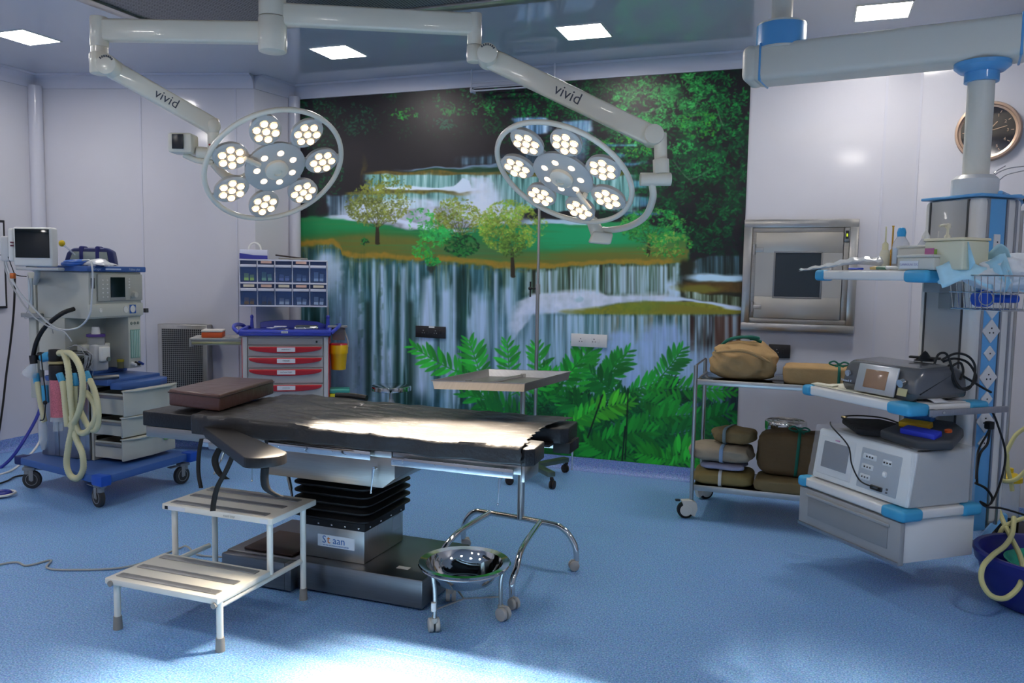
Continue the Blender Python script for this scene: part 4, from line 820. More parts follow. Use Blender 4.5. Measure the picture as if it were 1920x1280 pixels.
m = M(); m.bb(-4.445, -4.432, 4.01, 4.51, 1.17, 1.255, .004); m.done('gauge_panel', mat('gauge_panel', 'bdbeb4', .4), t)
m = M(); m.bb(-4.437, -4.428, 4.09, 4.50, 1.275, 1.455, .004); cp = m.done('control_panel', mat('control_panel_grey', 'a9aaa2', .45), t)
m = M(); m.bb(-4.428, -4.424, 4.20, 4.33, 1.30, 1.435); m.done('display', SCREEN, cp); m = M(); m.bb(-4.428, -4.425, 4.195, 4.335, 1.28, 1.299); m.done('display_label', GREYP, cp)
m = M(); m.cyl((-4.43, 4.41, 1.315), (-4.40, 4.41, 1.315), .022, .018, 20); m.done('control_knob', OFFW, cp)
for k in range(5):
    for q in (4.13, 4.17): m = M(); m.bb(-4.428, -4.425, q - .006, q + .006, 1.30 + k * .028, 1.307 + k * .028); m.done('key', WPLAST, cp, None, 0)
for k in range(4): m = M(); m.bb(-4.428, -4.425, 4.365, 4.378, 1.36 + k * .02, 1.367 + k * .02); m.done('key', WPLAST, cp, None, 0)
m = M(); m.bb(-4.445, -4.43, 4.04, 4.065, 1.36, 1.43, .002); m.done('indicator_strip', DGREY, t)
m = M(); m.bb(-4.93, -4.42, 3.99, 4.53, 1.471, 1.508, .006); m.done('blue_top', DBLUE, t)
text('Fabius plus', .024, facing((-4.4195, 4.42, 1.489), (0, 1, 0), (0, 0, 1)), mat('pale_print', 'b8c8e0', .5), 'lettering', t, .0004)
m = M(); m.bb(-4.420, -4.4185, 4.15, 4.29, 1.484, 1.494); m.done('name_strip', mat('pale_print', 'b8c8e0', .5), t, None, 0)
text('Drager', .024, facing((-4.4195, 4.08, 1.489), (0, 1, 0), (0, 0, 1)), mat('pale_print', 'b8c8e0', .5), 'lettering', t, .0004)
for (y, mm) in ((4.34, WPLAST), (4.405, WPLAST), (4.11, WPLAST)):
    m = M(); m.torus((-4.43, y, 1.215), .022 if y > 4.2 else .012, .003, frame((1, 0, 0))); m.cyl((-4.434, y, 1.215), (-4.429, y, 1.215), .021 if y > 4.2 else .011, seg=22); m.done('pressure_gauge', mm, t)
m = M(); m.bb(-4.433, -4.430, 4.375, 4.435, 1.185, 1.245); m.done('gauge_backing', mat('gauge_blue', '3560a8', .4), t)
# worktop and drawers
m = M(); m.bb(-4.86, -4.30, 4.02, 4.52, .725, .765, .008); m.bb(-4.64, -4.60, 4.02, 4.52, .765, .80, .004); m.done('worktop', DBLUE, t)
m = M(); m.prism([(-4.30, 4.04), (-4.22, 4.06), (-4.175, 4.18), (-4.175, 4.38), (-4.22, 4.50), (-4.30, 4.52)], .70, .745, None, .006); m.done('worktop_lip', DBLUE, t)
for k, (z0, z1, xf) in enumerate(((.535, .705, -4.13), (.395, .53, -4.15), (.24, .385, -4.15))):
    m = M(); m.bb(-4.43, xf - .02, 4.03, 4.045, z0 + .01, z1 - .03); m.bb(-4.43, xf - .02, 4.47, 4.485, z0 + .01, z1 - .03); m.bb(-4.43, xf - .02, 4.03, 4.485, z0 + .005, z0 + .015); dr = m.done('drawer', OFFW, t)
    m = M(); m.prism([(xf - .025, 4.0), (xf - .008, 3.995), (xf + .008, 4.26), (xf - .008, 4.50), (xf - .025, 4.495)], z0, z1, None, .006)
    m.prism([(xf - .03, 3.995), (xf - .008, 3.99), (xf + .03, 4.10), (xf + .035, 4.40), (xf - .008, 4.505), (xf - .03, 4.50)], z1 - .008, z1 + .002, None, .003); fr_ = m.done('drawer_front', OFFW, dr)
    m = M(); m.bb(-4.42, xf - .03, 4.022, 4.03, z1 - .062, z1 - .04, .003); m.done('drawer_runner', STEEL_D, dr)
    m = M(); m.bb(-4.438, -4.432, 4.05, 4.48, z1 - .03, z1 - .005); m.done('opening_shade_strip', BLACKP, dr, None, 0)  # black strip imitates the shade inside the drawer opening
m = M(); m.bb(-4.1385, -4.137, 4.36, 4.43, .325, .345); m.done('green_label', mat('green_label', '7fae74', .5), t, None, 0)
# side pole with monitor arm, small flowmeter
m = M(); m.bb(-5.0, -4.93, 4.03, 4.09, .60, 1.46, .006); m.done('side_column', OFFW, t)
m = M(); m.cyl((-4.96, 4.02, 1.24), (-4.96, 4.02, 1.42), .016, seg=16); m.done('oxygen_flowmeter', mat('flow_glass', 'c2ccd0', .15, coat=.3), t)
m = M(); m.box((-4.93, 4.0, 1.17), (.17, .04, .03), None, .004); m.done('rail_bracket', GREYP, t)
m = M(); m.tube([at(140, 579, y=3.99), at(115, 588, y=3.9), at(85, 612, y=3.88), at(68, 640, y=3.87), at(60, 675, y=3.87)], .015, 12, smooth=8); m.done('black_hose', CORDB, t)
m = M(); m.bb(-4.46, -4.44, 4.54, 4.57, 1.185, 1.215); m.done('side_clamp', DGREY, t, None, 0)
# vaporizer
def at2(a, b, x=-4.5): return at(a, b, x=x)
v = at(187, 660, x=-4.52); vx, vy = v.x, v.y
m = M(); m.bb(vx - .055, vx + .055, vy - .07, vy + .05, .805, .985, .014, 3); vp = m.done('vaporizer', mat('vaporizer_grey', 'b4b6b8', .35), t)
m = M(); m.bb(vx + .05, vx + .085, vy - .045, vy + .035, .87, .97, .01, 3); m.done('filler_block', WPLAST, vp); m = M(); m.cyl((vx + .085, vy + .01, .885), (vx + .095, vy + .01, .885), .016, seg=16); m.done('filler_cap', STEEL_D, vp)
m = M(); m.cyl((vx, vy - .01, .98), (vx, vy - .01, 1.035), .058, .052, 24); m.done('dial', GREYP, vp); m = M(); m.cyl((vx, vy - .01, 1.035), (vx, vy - .01, 1.052), .062, .06, 28); m.done('purple_ring', mat('vaporizer_purple', '4d3480', .4), vp); m = M(); m.cyl((vx, vy - .01, 1.052), (vx, vy - .01, 1.10), .03, .024, 20); m.done('top_knob', WPLAST, vp)
m = M(); m.bb(vx - .06, vx + .0, vy - .12, vy + .12, .93, .985, .008); m.done('mount_bar', OFFW, vp)
m = M(); m.bb(-4.655, -4.652, 4.08, 4.17, .835, .885); m.done('socket_plate', BLACKP, t)
o = M(); c = at(195, 682, x=-4.33); 
t2 = thing('laryngoscope', 'steel laryngoscope handle lying on the blue worktop of the anaesthesia machine', 'medical tool', (c.x, c.y, .766)); m = M(); m.cyl((c.x - .04, c.y - .06, .782), (c.x + .04, c.y + .08, .782), .014, seg=16, bev=.003); m.done('grip', STEEL_D, t2); m = M(); m.tube([(c.x - .04, c.y - .06, .782), (c.x - .06, c.y - .09, .785), (c.x - .03, c.y - .12, .79)], .008, smooth=4); m.done('blade', STEEL_D, t2)
t2 = thing('specimen_jar', 'small jar with a yellow lid on the worktop beside the vaporizer', 'jar', (-4.56, 4.34, .766)); m = M(); m.cyl((-4.52, 4.335, .8), (-4.52, 4.335, .845), .022, seg=18); m.done('glass', mat('amber_glass', '7d7a5a', .15), t2); m = M(); m.cyl((-4.52, 4.335, .845), (-4.52, 4.335, .862), .025, seg=18); m.done('lid', mat('yellow_lid', 'b9a82c', .4), t2)
# absorber with pink granules, on the camera side of the machine
c = at(104, 740, y=3.86); ax_, ay_ = c.x, 3.88
zz = lambda py: at(104, py, y=3.88).z
m = M(); m.cyl((ax_, ay_, zz(780)), (ax_, ay_, zz(711)), .052, seg=28); ab_ = m.done('absorber_canister', mat('pink_granules', 'c8707c', .5, var=.25, vscale=160), t)
m = M(); m.cyl((ax_, ay_, zz(711)), (ax_, ay_, zz(683)), .055, seg=28, bev=.006); m.cyl((ax_ - .02, ay_, zz(683)), (ax_ - .02, ay_, zz(655)), .04, seg=22, bev=.004); m.cyl((ax_ - .16, ay_, zz(670)), (ax_ - .02, ay_, zz(668)), .028, seg=18); m.bb(ax_ - .02, ax_ + .12, ay_ + .0, ay_ + .10, zz(700), zz(672), .008); m.done('absorber_head', BLACKP, ab_)
m = M(); m.cyl((ax_, ay_, zz(681)), (ax_, ay_, zz(677)), .057, seg=28); m.done('brass_ring', mat('dull_brass', 'a89a6c', .4), ab_)
m = M(); m.cyl((ax_, ay_, zz(788)), (ax_, ay_, zz(780)), .055, seg=28); m.cyl((ax_ - .03, ay_, zz(808)), (ax_ - .03, ay_, zz(788)), .02, seg=18); m.cyl((ax_ + .015, ay_, zz(806)), (ax_ + .015, ay_, zz(788)), .014, seg=18); m.done('absorber_base', GLASSY, ab_)
m = M(); m.cyl((ax_ - .13, ay_, zz(672)), (ax_ - .05, ay_, zz(667)), .031, seg=20); m.done('blue_connector', TBLUE, ab_)
# corrugated hoses
HOSE = mat('corrugated_cream_hose', 'c5c29c', .5)
def hose(pts, r=.0165, y=None, parent=AN, mt=HOSE, name='breathing_hose', k=14, rib=.14, seg=12):
    P_ = [at(a, b, y=yy) for a, b, yy in pts]; m = M(); m.tube(P_, r, seg, smooth=k, rib=rib); return m.done(name, mt, parent, None, 80)
hose([(110, 662, 3.86), (118, 664, 3.8), (124, 690, 3.74), (128, 740, 3.72), (132, 790, 3.72), (124, 840, 3.72), (121, 870, 3.72), (128, 892, 3.72), (142, 897, 3.72), (152, 880, 3.72), (150, 850, 3.72), (138, 820, 3.73), (131, 780, 3.74)], .0185)
hose([(116, 662, 3.84), (130, 664, 3.76), (143, 682, 3.72), (150, 710, 3.70), (150, 745, 3.70), (141, 780, 3.71), (128, 800, 3.73)], .0185)
hose([(114, 716, 3.76), (117, 740, 3.74), (120, 775, 3.73), (123, 800, 3.73)], .0185)
hose([(138, 724, 3.76), (136, 760, 3.75), (138, 795, 3.74), (148, 812, 3.74), (164, 806, 3.74), (176, 780, 3.74), (172, 755, 3.76), (158, 735, 3.78)], .0175)
hose([(166, 712, 3.80), (174, 732, 3.77), (180, 760, 3.75), (181, 790, 3.75), (176, 806, 3.75), (164, 802, 3.75), (152, 780, 3.77), (146, 765, 3.78)], .0175)
hose([(69, 716, 3.86), (73, 745, 3.85), (79, 775, 3.85), (82, 790, 3.86)], .017)
for (a, b, c_, d_, y) in ((108, 700, 114, 716, 3.77), (134, 700, 139, 724, 3.77), (158, 697, 165, 714, 3.80), (66, 700, 69, 718, 3.87), (83, 722, 85, 755, 3.87)):
    m = M(); m.cyl(at(a, b, y=y), at(c_, d_, y=y), .022, seg=18, bev=.003); m.done('hose_connector', TBLUE, t)
m = M(); m.lathe([(.012, .0), (.022, -.02), (.045, -.07), (.05, -.09)], at(62, 680, y=3.84), mrot(0, 0, .5), seg=20); m.done('face_mask', GLASSY, t)
m = M(); m.cyl(at(60, 666, y=3.84), at(62, 682, y=3.84), .024, seg=18); m.done('mask_elbow', BLACKP, t)
m = M(); m.tube([at(74, 660, y=3.8), at(78, 700, y=3.79), at(83, 740, y=3.79), at(83, 758, y=3.79), at(80, 785, y=3.8), at(73, 788, y=3.8)], .004, 8, smooth=6); m.sph(at(82, 755, y=3.79), .014); m.done('black_tube', CORDB, t)
m = M(); m.lathe([(.02, 0), (.03, -.05), (.028, -.14), (.012, -.2), (0, -.205)], at(79, 787, y=3.88), seg=18); m.done('reservoir_bag', GLASSY, t)
# tangle of thin leads
WIRE = mat('grey_lead', '9a9c9e', .4)
random.seed(11)
for k in range(9):
    a0 = at(random.uniform(118, 130), random.uniform(650, 665), y=3.95); a1 = at(random.uniform(140, 165), random.uniform(645, 675), y=random.uniform(3.9, 4.0)); a2 = at(random.uniform(160, 180), random.uniform(665, 690), y=3.93); a3 = at(random.uniform(150, 175), random.uniform(685, 705), y=3.95)
    m = M(); m.tube([a0, a1, a2, a3], .0025, 6, smooth=8); m.done('thin_lead', WIRE if k % 3 else BLACKP, t)
def cable(name, pts, r, mt, label, cat='cable', group=None, k=10, seg=10):
    m = M(); m.tube([Vector(p) for p in pts], r, seg, smooth=k); o = m.done(name, mt); return tag(o, label, cat, group)
AN.scale = (1, .92, 1); AN.location.y = 4.085
# ---- patient monitor and its arm
t = thing('patient_monitor', 'white patient monitor with a dark screen on an arm, left of the anaesthesia machine', 'monitor', (-5.05, 3.9, 1.40))
mc = at(60, 461, y=3.80); R_ = mrot(math.radians(24))
yw = math.radians(27); rx_ = Vector((math.cos(yw), math.sin(yw), 0)); nrm = Vector((rx_.y, -rx_.x, 0)); ry_ = -nrm
FR = lambda a, b, c_: mc + rx_ * a + Vector((0, 0, b)) + ry_ * c_
def mbox(a0, a1, b0, b1, c0, c1, bev=.01): m = M(); m.box(FR((a0 + a1) / 2, (b0 + b1) / 2, (c0 + c1) / 2), (a1 - a0, c1 - c0, b1 - b0), mrot(yw), bev, 3); return m
m = mbox(-.115, .118, -.13, .12, 0, .10, .014); mh = m.done('housing', WPLAST, t)
m = mbox(-.10, .105, -.075, .108, -.004, .002, .001); m.done('screen', SCREEN, t)
m = mbox(-.15, -.116, -.10, .11, .01, .14, .012); m.done('module_rack', WPLAST, t)
m = mbox(-.20, -.150, -.10, .06, .02, .12, .01); m.done('module', mat('module_grey', 'c3c4c4', .4), t)
m = M(); m.box(FR(-.118, .0, -.003), (.02, .004, .01), mrot(yw)); m.box(FR(-.118, .02, -.003), (.02, .004, .01), mrot(yw)); m.done('socket', mat('port_maroon', '5a2230', .4), t)
m = M(); m.tube([FR(-.05, -.13, .05), FR(0, -.16, .06), Vector((-4.96, 4.05, 1.38))], .018, 12, smooth=4); m.box(FR(.02, -.145, .06), (.26, .10, .02), mrot(yw), .006); m.done('mounting_arm', mat('arm_grey', 'b4b6b6', .4), t)
m = M(); m.box(at(24, 517, y=3.74), (.035, .02, .035), None, .004); m.done('orange_clip', mat('orange_clip', 'c06428', .5), t)
# ---- things on the machine's top
c = at(178, 472, y=4.2)
t = thing('transport_monitor', 'dark blue cased portable instrument with carrying straps lying on the anaesthesia machine top', 'portable monitor', (c.x, c.y, 1.509))
c = Vector((-4.68, 4.26, 1.56)); q = mrot(math.radians(35))
m = M(); m.prism([(-.165, -.045), (.16, -.05), (.145, .05), (.10, .075), (-.10, .07), (-.14, .04)], -.06, .06, Matrix.Translation(c) @ q @ Matrix.Rotation(PI / 2, 4, 'X'), .014, 3); m.done('case', NAVY, t)
m = M(); m.prism([(-.13, -.03), (.12, -.035), (.11, .045), (-.10, .045)], .0605, .066, Matrix.Translation(c) @ q @ Matrix.Rotation(PI / 2, 4, 'X'), .004); m.done('panel', mat('panel_grey_green', '8f9a94', .3), t)
for s_ in (-.05, .05): m = M(); m.box(c + (q @ Vector((s_, -.0, .005))), (.03, .14, .158), q, .012); m.done('strap', mat('navy_strap', '262a6c', .6), t)
t2 = thing('pulse_cuff', 'coil of thick blue tubing lying on the blue top of the anaesthesia machine', 'tubing', (-4.66, 4.06, 1.509)); cc = at(137, 482, y=4.02); cc.z = 1.523; m = M(); m.torus(cc, .062, .012, mrot(0, .12), sc=1); m.torus(cc + Vector((.01, .004, .012)), .058, .011, mrot(0, .12)); m.done('coil', mat('blue_tubing', '2f62b4', .4), t2)
m = M(); tt = bmesh.new(); cc = at(186, 486, y=4.1)
m.grid(14, 10, lambda u, v: (cc.x - .12 + .24 * u, cc.y - .07 + .12 * v, 1.513 + .045 * math.sin(PI * u) * math.sin(PI * v) + .012 * noise.noise(Vector((u * 5, v * 5, 2))))); o = m.done('plastic_pouch', mat('clear_pouch', 'c9cdd2', .25, alpha=.9), None, None, 60, solid=.001); tag(o, 'crumpled pale plastic pouch in front of the dark blue portable instrument', 'pouch')
cc = at(116, 456, y=4.05); t2 = thing('yellow_bulb', 'small yellow rubber bulb on a clear tube behind the patient monitor', 'bulb', cc); m = M(); m.sph(cc, .021, (1, .9, 1.05)); m.done('bulb', mat('yellow_rubber', 'd6b416', .35), t2); m = M(); m.tube([cc + Vector((.01, 0, -.01)), at(130, 468, y=4.1), at(140, 478, y=4.15)], .006, smooth=5); m.done('tube', GLASSY, t2)
cable('monitor_lead', [at(155, 488, y=4.0), at(170, 490, y=3.95), at(174, 520, y=3.93), at(172, 560, y=3.93), at(168, 590, y=3.93), at(150, 612, y=3.93), at(125, 618, y=3.9), at(100, 612, y=3.88), at(70, 585, y=3.85), at(35, 545, y=3.8), at(15, 505, y=3.8), at(10, 480, y=3.8)], .006, mat('white_lead', 'c2c6c9', .4), 'white cable looping from the anaesthesia machine top down and across to the patient monitor')
cable('monitor_cable', [at(0, 478, y=3.75), at(14, 480, y=3.75), at(22, 500, y=3.75), at(30, 515, y=3.76), at(50, 518, y=3.8)], .003, CORDB, 'thin black cable curving below the patient monitor screen')
cable('thin_wire', [at(52, 515, y=3.85), at(57, 540, y=3.85), at(54, 575, y=3.85), at(46, 596, y=3.85), at(62, 594, y=3.85), at(90, 600, y=3.87), at(100, 625, y=3.9)], .0022, WIRE, 'thin grey wire hanging below the patient monitor arm')
cable('monitor_hose', [at(8, 485, y=3.8), at(12, 510, y=3.8), at(28, 545, y=3.8), at(60, 590, y=3.82), at(95, 614, y=3.85), at(120, 622, y=3.88), at(135, 640, y=3.9)], .005, mat('grey_hose', 'a8abae', .4), 'grey hose sagging from the monitor to the breathing circuit')
# ---- cables against the left wall
cable('wall_cable', [at(28, 520, x=-5.9), at(26, 580, x=-5.9), at(20, 640, x=-5.9), at(12, 700, x=-5.9), at(4, 770, x=-5.9), at(-8, 850, x=-5.9)], .008, CORDB, 'black cable hanging in front of the left wall')
cable('blue_gas_hose', [at(82, 740, y=4.7), at(70, 780, y=4.6), at(45, 825, y=4.4), at(20, 860, y=4.3), at(-10, 885, y=4.2)], .012, mat('dark_blue_hose', '1c2c8c', .4), 'dark blue gas hose running down to the floor at the far left')
cable('white_gas_hose', [at(92, 790, y=4.6), at(70, 835, y=4.5), at(48, 860, y=4.3), at(25, 880, y=4.2), at(0, 890, y=4.1), at(-10, 894, y=4.1)], .009, mat('white_hose', 'd3d4d2', .4), 'white gas hose crossing behind the blue wheeled base')
cable('black_gas_hose', [at(108, 770, y=4.6), at(102, 810, y=4.6), at(88, 840, y=4.6), at(70, 860, y=4.55)], .010, CORDB, 'short black hose behind the blue wheeled base')
cable('floor_cable', [(-3.9, 2.2, .006), at(0, 1058, z=.006), at(50, 1060, z=.006), at(95, 1050, z=.006), at(88, 1064, z=.006), at(130, 1068, z=.006), at(240, 1062, z=.006), at(330, 1030, z=.006), at(350, 1024, z=.02), at(372, 1040, z=.006), at(430, 1044, z=.006), at(445, 1040, z=.02)], .005, mat('grey_floor_cable', 'a2a39f', .45), 'thin grey cable wandering over the floor from the left to the table base')
t = thing('hose_reel', 'white ring shaped coil with dark blue hose at the left edge of the floor', 'hose', at(5, 930, z=0)); c = at(4, 925, z=.02); m = M(); m.torus(c, .075, .008); m.done('white_ring', WPLAST, t); m = M(); m.torus(c, .04, .018); m.done('blue_coil', mat('dark_blue_hose', '1c2c8c', .4), t)
cable('black_floor_cable', [at(-6, 908, z=.01), at(14, 901, z=.01), at(30, 893, z=.01), at(60, 889, z=.01)], .006, CORDB, 'short black cable on the floor beside the left rear castor')
# notice frame on left wall
t = thing('notice_frame', 'dark framed notice at the left edge of the picture on the left wall', 'picture frame', (-6.07, 4.35, 1.6)); m = M(); y1_ = at(8, 450, x=-6.07).y; m.bb(-6.078, -6.058, y1_ - .5, y1_, 1.16, 1.86, .003); m.done('frame', BLACKP, t); m = M(); m.bb(-6.058, -6.054, y1_ - .48, y1_ - .02, 1.18, 1.84); m.done('sheet', mat('notice_sheet', 'c9cad2', .4), t)
# ---- steel mesh return grille on the angled wall
t = thing('return_air_grille', 'tall steel box with a perforated front standing against the wall beside the drug trolley', 'air grille', (-4.95, 5.3, 0))
a = Vector(onA(-5.06)); b = Vector(onA(-4.66)); dd = (b - a).normalized(); nn = Vector((dd.y, -dd.x)); ang_ = math.atan2(dd.y, dd.x); mid = (a + b) / 2 + nn * .055
m = M(); m.box((mid.x, mid.y, .575), (.42, .10, .94), mrot(ang_), .006); m.done('box', STEEL, t)
m = M(); q_ = mid + nn * .052; m.box((q_.x, q_.y, .575), (.345, .006, .87), mrot(ang_)); m.done('perforated_front', perforated('perforated_steel', '262524', '8d8a86', 62, 0., True), t, None, 0)
# ---- drug trolley
_before = set(bpy.data.objects)
t = CART = thing('drug_trolley', 'grey drawer trolley with blue top and red handles below the parts organiser', 'medical trolley', (-3.78, 5.4, 0))
cx0, cx1, cy0, cy1 = -4.16, -3.41, 5.19, 5.66
CG = mat('trolley_grey', 'b6b7b5', .4); RED = mat('trolley_red', 'bf1f28', .35, coat=.2); CBL = mat('trolley_blue', '3f4cb8', .35, coat=.15)
m = M(); m.bb(cx0 + .02, cx1 - .02, cy0 + .02, cy1, .12, .98, .01); m.done('body', CG, t)
for x in (cx0 + .018, cx1 - .018): m = M(); m.bb(x - .022, x + .022, cy0, cy0 + .05, .12, .975, .01); m.done('corner_post', mat('post_grey', 'b7b8ba', .35), t)
for x in (cx0 - .006, cx1 + .006): m = M(); m.bb(x - .004, x + .004, cy0 + .01, cy1, .12, .96, .002); m.done('red_side', RED, t)
m = M(); m.bb(cx0 + .045, cx1 - .045, cy0 + .005, cy0 + .021, .908, .962, .006); fp = m.done('slide_panel', mat('panel_grey', '9b9c9b', .4), t); m = M(); m.cyl((cx1 - .10, cy0 + .005, .935), (cx1 - .10, cy0 - .004, .935), .009, seg=14); m.done('lock', CHROME, fp)
WL = mat('white_label', 'd8dade', .5)
for k, (zt_, h_) in enumerate(((.90, .082), (.812, .084), (.722, .118), (.598, .15), (.44, .18))):
    m = M(); m.bb(cx0 + .045, cx1 - .045, cy0 + .006, cy0 + .022, zt_ - h_ + .004, zt_, .003); dr = m.done('drawer', CG, t)
    m = M(); pts = [(cx0 + .055, zt_ - .004), (cx1 - .055, zt_ - .004)] + [((cx0 + cx1) / 2 + .32 * math.cos(a), zt_ - .015 - .038 * math.sin(a)) for a in np.linspace(0, PI, 15)]
    m.prism(pts, -(cy0 + .006), -(cy0 - .018), Matrix(((1, 0, 0, 0), (0, 0, -1, 0), (0, 1, 0, 0), (0, 0, 0, 1))), .004); hd = m.done('handle', RED, dr, 'red curved handle')
    m = M(); m.bb(-3.86, -3.70, cy0 - .0205, cy0 - .019, zt_ - .042, zt_ - .008); m.done('label_card', WL, hd, None, 0)
    text(('EMERGENCY', 'SYRINGES', 'SUCTION TUBES', 'CANNULA', 'FLUIDS')[k], .014, facing((-3.78, cy0 - .021, zt_ - .025), (1, 0, 0), (0, 0, 1)), LETT, 'lettering', hd, .0003)
# blue moulded top with raised back and loop handles
m = M(); m.bb(cx0 - .03, cx1 + .03, cy0 - .03, cy1 + .02, .982, 1.01, .012, 3)
m.prism([(-.40, .0), (.40, .0), (.36, .035), (.25, .065), (.10, .078), (-.10, .078), (-.25, .065), (-.36, .035)], -(cy1 + .02), -(cy1 - .005), Matrix(((1, 0, 0, -3.785), (0, 0, -1, 0), (0, 1, 0, 1.0), (0, 0, 0, 1))), .006)
m.bb(cx0 - .03, cx1 + .03, cy0 - .035, cy0 - .015, 1.0, 1.028, .008)
for s_ in (-1, 1):
    xc = cx0 - .03 if s_ < 0 else cx1 + .03
    m.tube([(xc, cy0 - .01, 1.005), (xc + s_ * .05, cy0 + .03, 1.04), (xc + s_ * .07, (cy0 + cy1) / 2, 1.05), (xc + s_ * .05, cy1 - .05, 1.04), (xc, cy1, 1.01)], .016, 12, smooth=6); m.bb(min(xc, xc + s_ * -.03), max(xc, xc + s_ * -.03), cy0 + .02, cy1 - .02, 1.0, 1.035, .01)
    m.cyl((xc - s_ * .05, cy1 - .02, 1.01), (xc - s_ * .05, cy1 - .02, 1.10), .022, .016, 18); m.sph((xc - s_ * .05, cy1 - .02, 1.105), .02)
m.done('blue_top', CBL, t)
for x in (cx0 + .02, cx1 - .02): m = M(); m.cyl((x, cy1 - .02, 1.12), (x, cy1 - .02, 1.25), .010, seg=14); m.done('upright', STEEL, t)
m = M(); m.bb(-3.82, -3.76, cy0 - .037, cy0 - .0355, 1.004, 1.02); m.done('top_label', WL, t, None, 0)
text('LIFELINE', .013, facing((-3.79, cy0 - .0375, 1.012), (1, 0, 0), (0, 0, 1)), LETT, 'lettering', t, .0003)
m = M(); m.bb(cx0 - .45, cx0 + .01, cy0 + .02, cy1 - .12, .945, .96, .003); m.bb(cx0 - .45, cx0 + .01, cy0 + .03, cy0 + .04, .905, .945, .002); m.bb(cx0 - .46, cx0 - .45, cy0 + .02, cy1 - .12, .89, .96, .002); m.done('side_shelf', mat('shelf_grey', 'aaaaa6', .4), t)
m = M(); m.bb(cx0 - .44, cx0 - .02, cy0 + .024, cy0 + .03, .912, .932, .002); m.done('shelf_runner', mat('runner_brass', 'a7a57c', .35, .6), t)
for x in (cx0 + .06, cx1 - .06):
    for y in (cy0 + .06, cy1 - .06): m = M(); castor(m, (x, y, 0), .4, .045, .12, .02); m.done('castor', CWH, t)
# organiser: ten tilting bins
t = thing('parts_organiser', 'white framed organiser with ten clear tilting bins mounted above the drug trolley', 'organiser', (-3.78, 5.6, 1.25))
ox0, ox1, oz0, oz1, oy = -4.22, -3.43, 1.20, 1.57, 5.44
m = M(); m.bb(ox0, ox1, oy + .02, oy + .13, oz0, oz1, .003); m.done('back_box', mat('organiser_blue', '39507e', .4), t)
PW = mat('organiser_white', 'c4c8d8', .4)
for z0, z1 in ((oz0 - .004, oz0 + .008), ((oz0 + oz1) / 2 - .006, (oz0 + oz1) / 2 + .008), (oz1 - .006, oz1 + .006)): m = M(); m.bb(ox0 - .004, ox1 + .004, oy - .004, oy + .135, z0, z1, .002); m.done('frame_bar', PW, t)
for k in range(6): m = M(); x = ox0 + (ox1 - ox0) * k / 5; m.bb(x - .004, x + .004, oy - .002, oy + .13, oz0, oz1, .001); m.done('divider', PW, t)
random.seed(3); BC = ['8fb46a', '6d9a8c', '5b6d9c', '5d7398', '7c96b8', '6a5a4c', '3c4250', '8d9db2', '8aa0be', '93a8c4']
for r_ in range(2):
    for k in range(5):
        xa = ox0 + (ox1 - ox0) * k / 5 + .008; xb = xa + (ox1 - ox0) / 5 - .016; za = oz0 + (1 - r_) * .19 + .012
        m = M(); m.prism([(oy + .015, za), (oy - .012, za + .118), (oy - .012, za + .122), (oy + .012, za + .122), (oy + .018, za + .118)], xa, xb, Matrix(((0, 0, 1, 0), (1, 0, 0, 0), (0, 1, 0, 0), (0, 0, 0, 1)))); bn = m.done('bin', mat('bin_clear_blue', '5a76a8', .2, alpha=.45), t, None, 0)
        m = M(); m.bb(xa, xb, oy - .022, oy + .0, za + .110, za + .132, .002); m.done('bin_lip', PW, bn)
        m = M(); hh = random.uniform(.05, .08); m.box(((xa + xb) / 2 - .02, oy + .012, za + hh / 2 + .004), (.04, .006, hh), mrot(0, 0, random.uniform(-.1, .1))); m.box(((xa + xb) / 2 + .03, oy + .012, za + hh * .4 + .004), (.035, .006, hh * .8), mrot(0, 0, random.uniform(-.15, .15))); m.done('bin_contents', mat('content_%d' % (r_ * 5 + k), BC[r_ * 5 + k], .5), bn)
        if r_ or k in (1, 3): m = M(); m.bb(xa + .025, xb - .02, oy - .004, oy + .0, za + .142, za + .162); m.done('paper_tag', mat('tag_%s' % ('a' if k % 2 else 'b'), 'c9a89c' if k % 2 else 'c9c4b4', .5), bn, None, 0)
zt_ = oz1 + .007
t = thing('carton_box', 'blue and white printed carton with a handle on top of the organiser', 'box', (-4.09, 5.5, zt_)); m = M(); m.bb(-4.22, -3.97, 5.45, 5.56, zt_, zt_ + .075, .004); m.done('box', mat('carton_white', 'c9cde0', .45), t); m = M(); m.prism([(-.125, 0), (.125, 0), (.125, .028), (.0, .030), (-.125, .045)], -5.4495, -5.448, Matrix(((1, 0, 0, -4.095), (0, 0, -1, 0), (0, 1, 0, zt_ + .001), (0, 0, 0, 1)))); m.done('blue_print', mat('carton_blue', '3a3f98', .45), t, None, 0); m = M(); m.torus((-4.09, 5.5, zt_ + .075), .055, .008, Matrix.Rotation(PI / 2, 4, 'X'), 0, PI, 20); m.done('handle', WPLAST, t)
t = thing('folded_document', 'dark brown folder lying on the right of the organiser', 'folder', (-3.75, 5.5, zt_)); m = M(); m.box((-3.76, 5.5, zt_ + .022), (.28, .09, .012), mrot(0, 0, .09), .002); m.done('cover', mat('dark_brown_folder', '382f2c', .5), t); m = M(); m.box((-3.74, 5.49, zt_ + .008), (.26, .09, .01), None, .002); m.done('papers', mat('document_paper', '8f8c86', .6), t)
t = thing('kidney_tray', 'small steel tray on the blue trolley top', 'tray', (-3.62, 5.35, 1.011)); m = M(); m.bb(-3.72, -3.50, 5.28, 5.42, 1.011, 1.05, .014, 3); m.done('tray', CHROME, t); m = M(); m.bb(-3.708, -3.512, 5.29, 5.41, 1.051, 1.0525); m.done('well', STEEL_D, t)
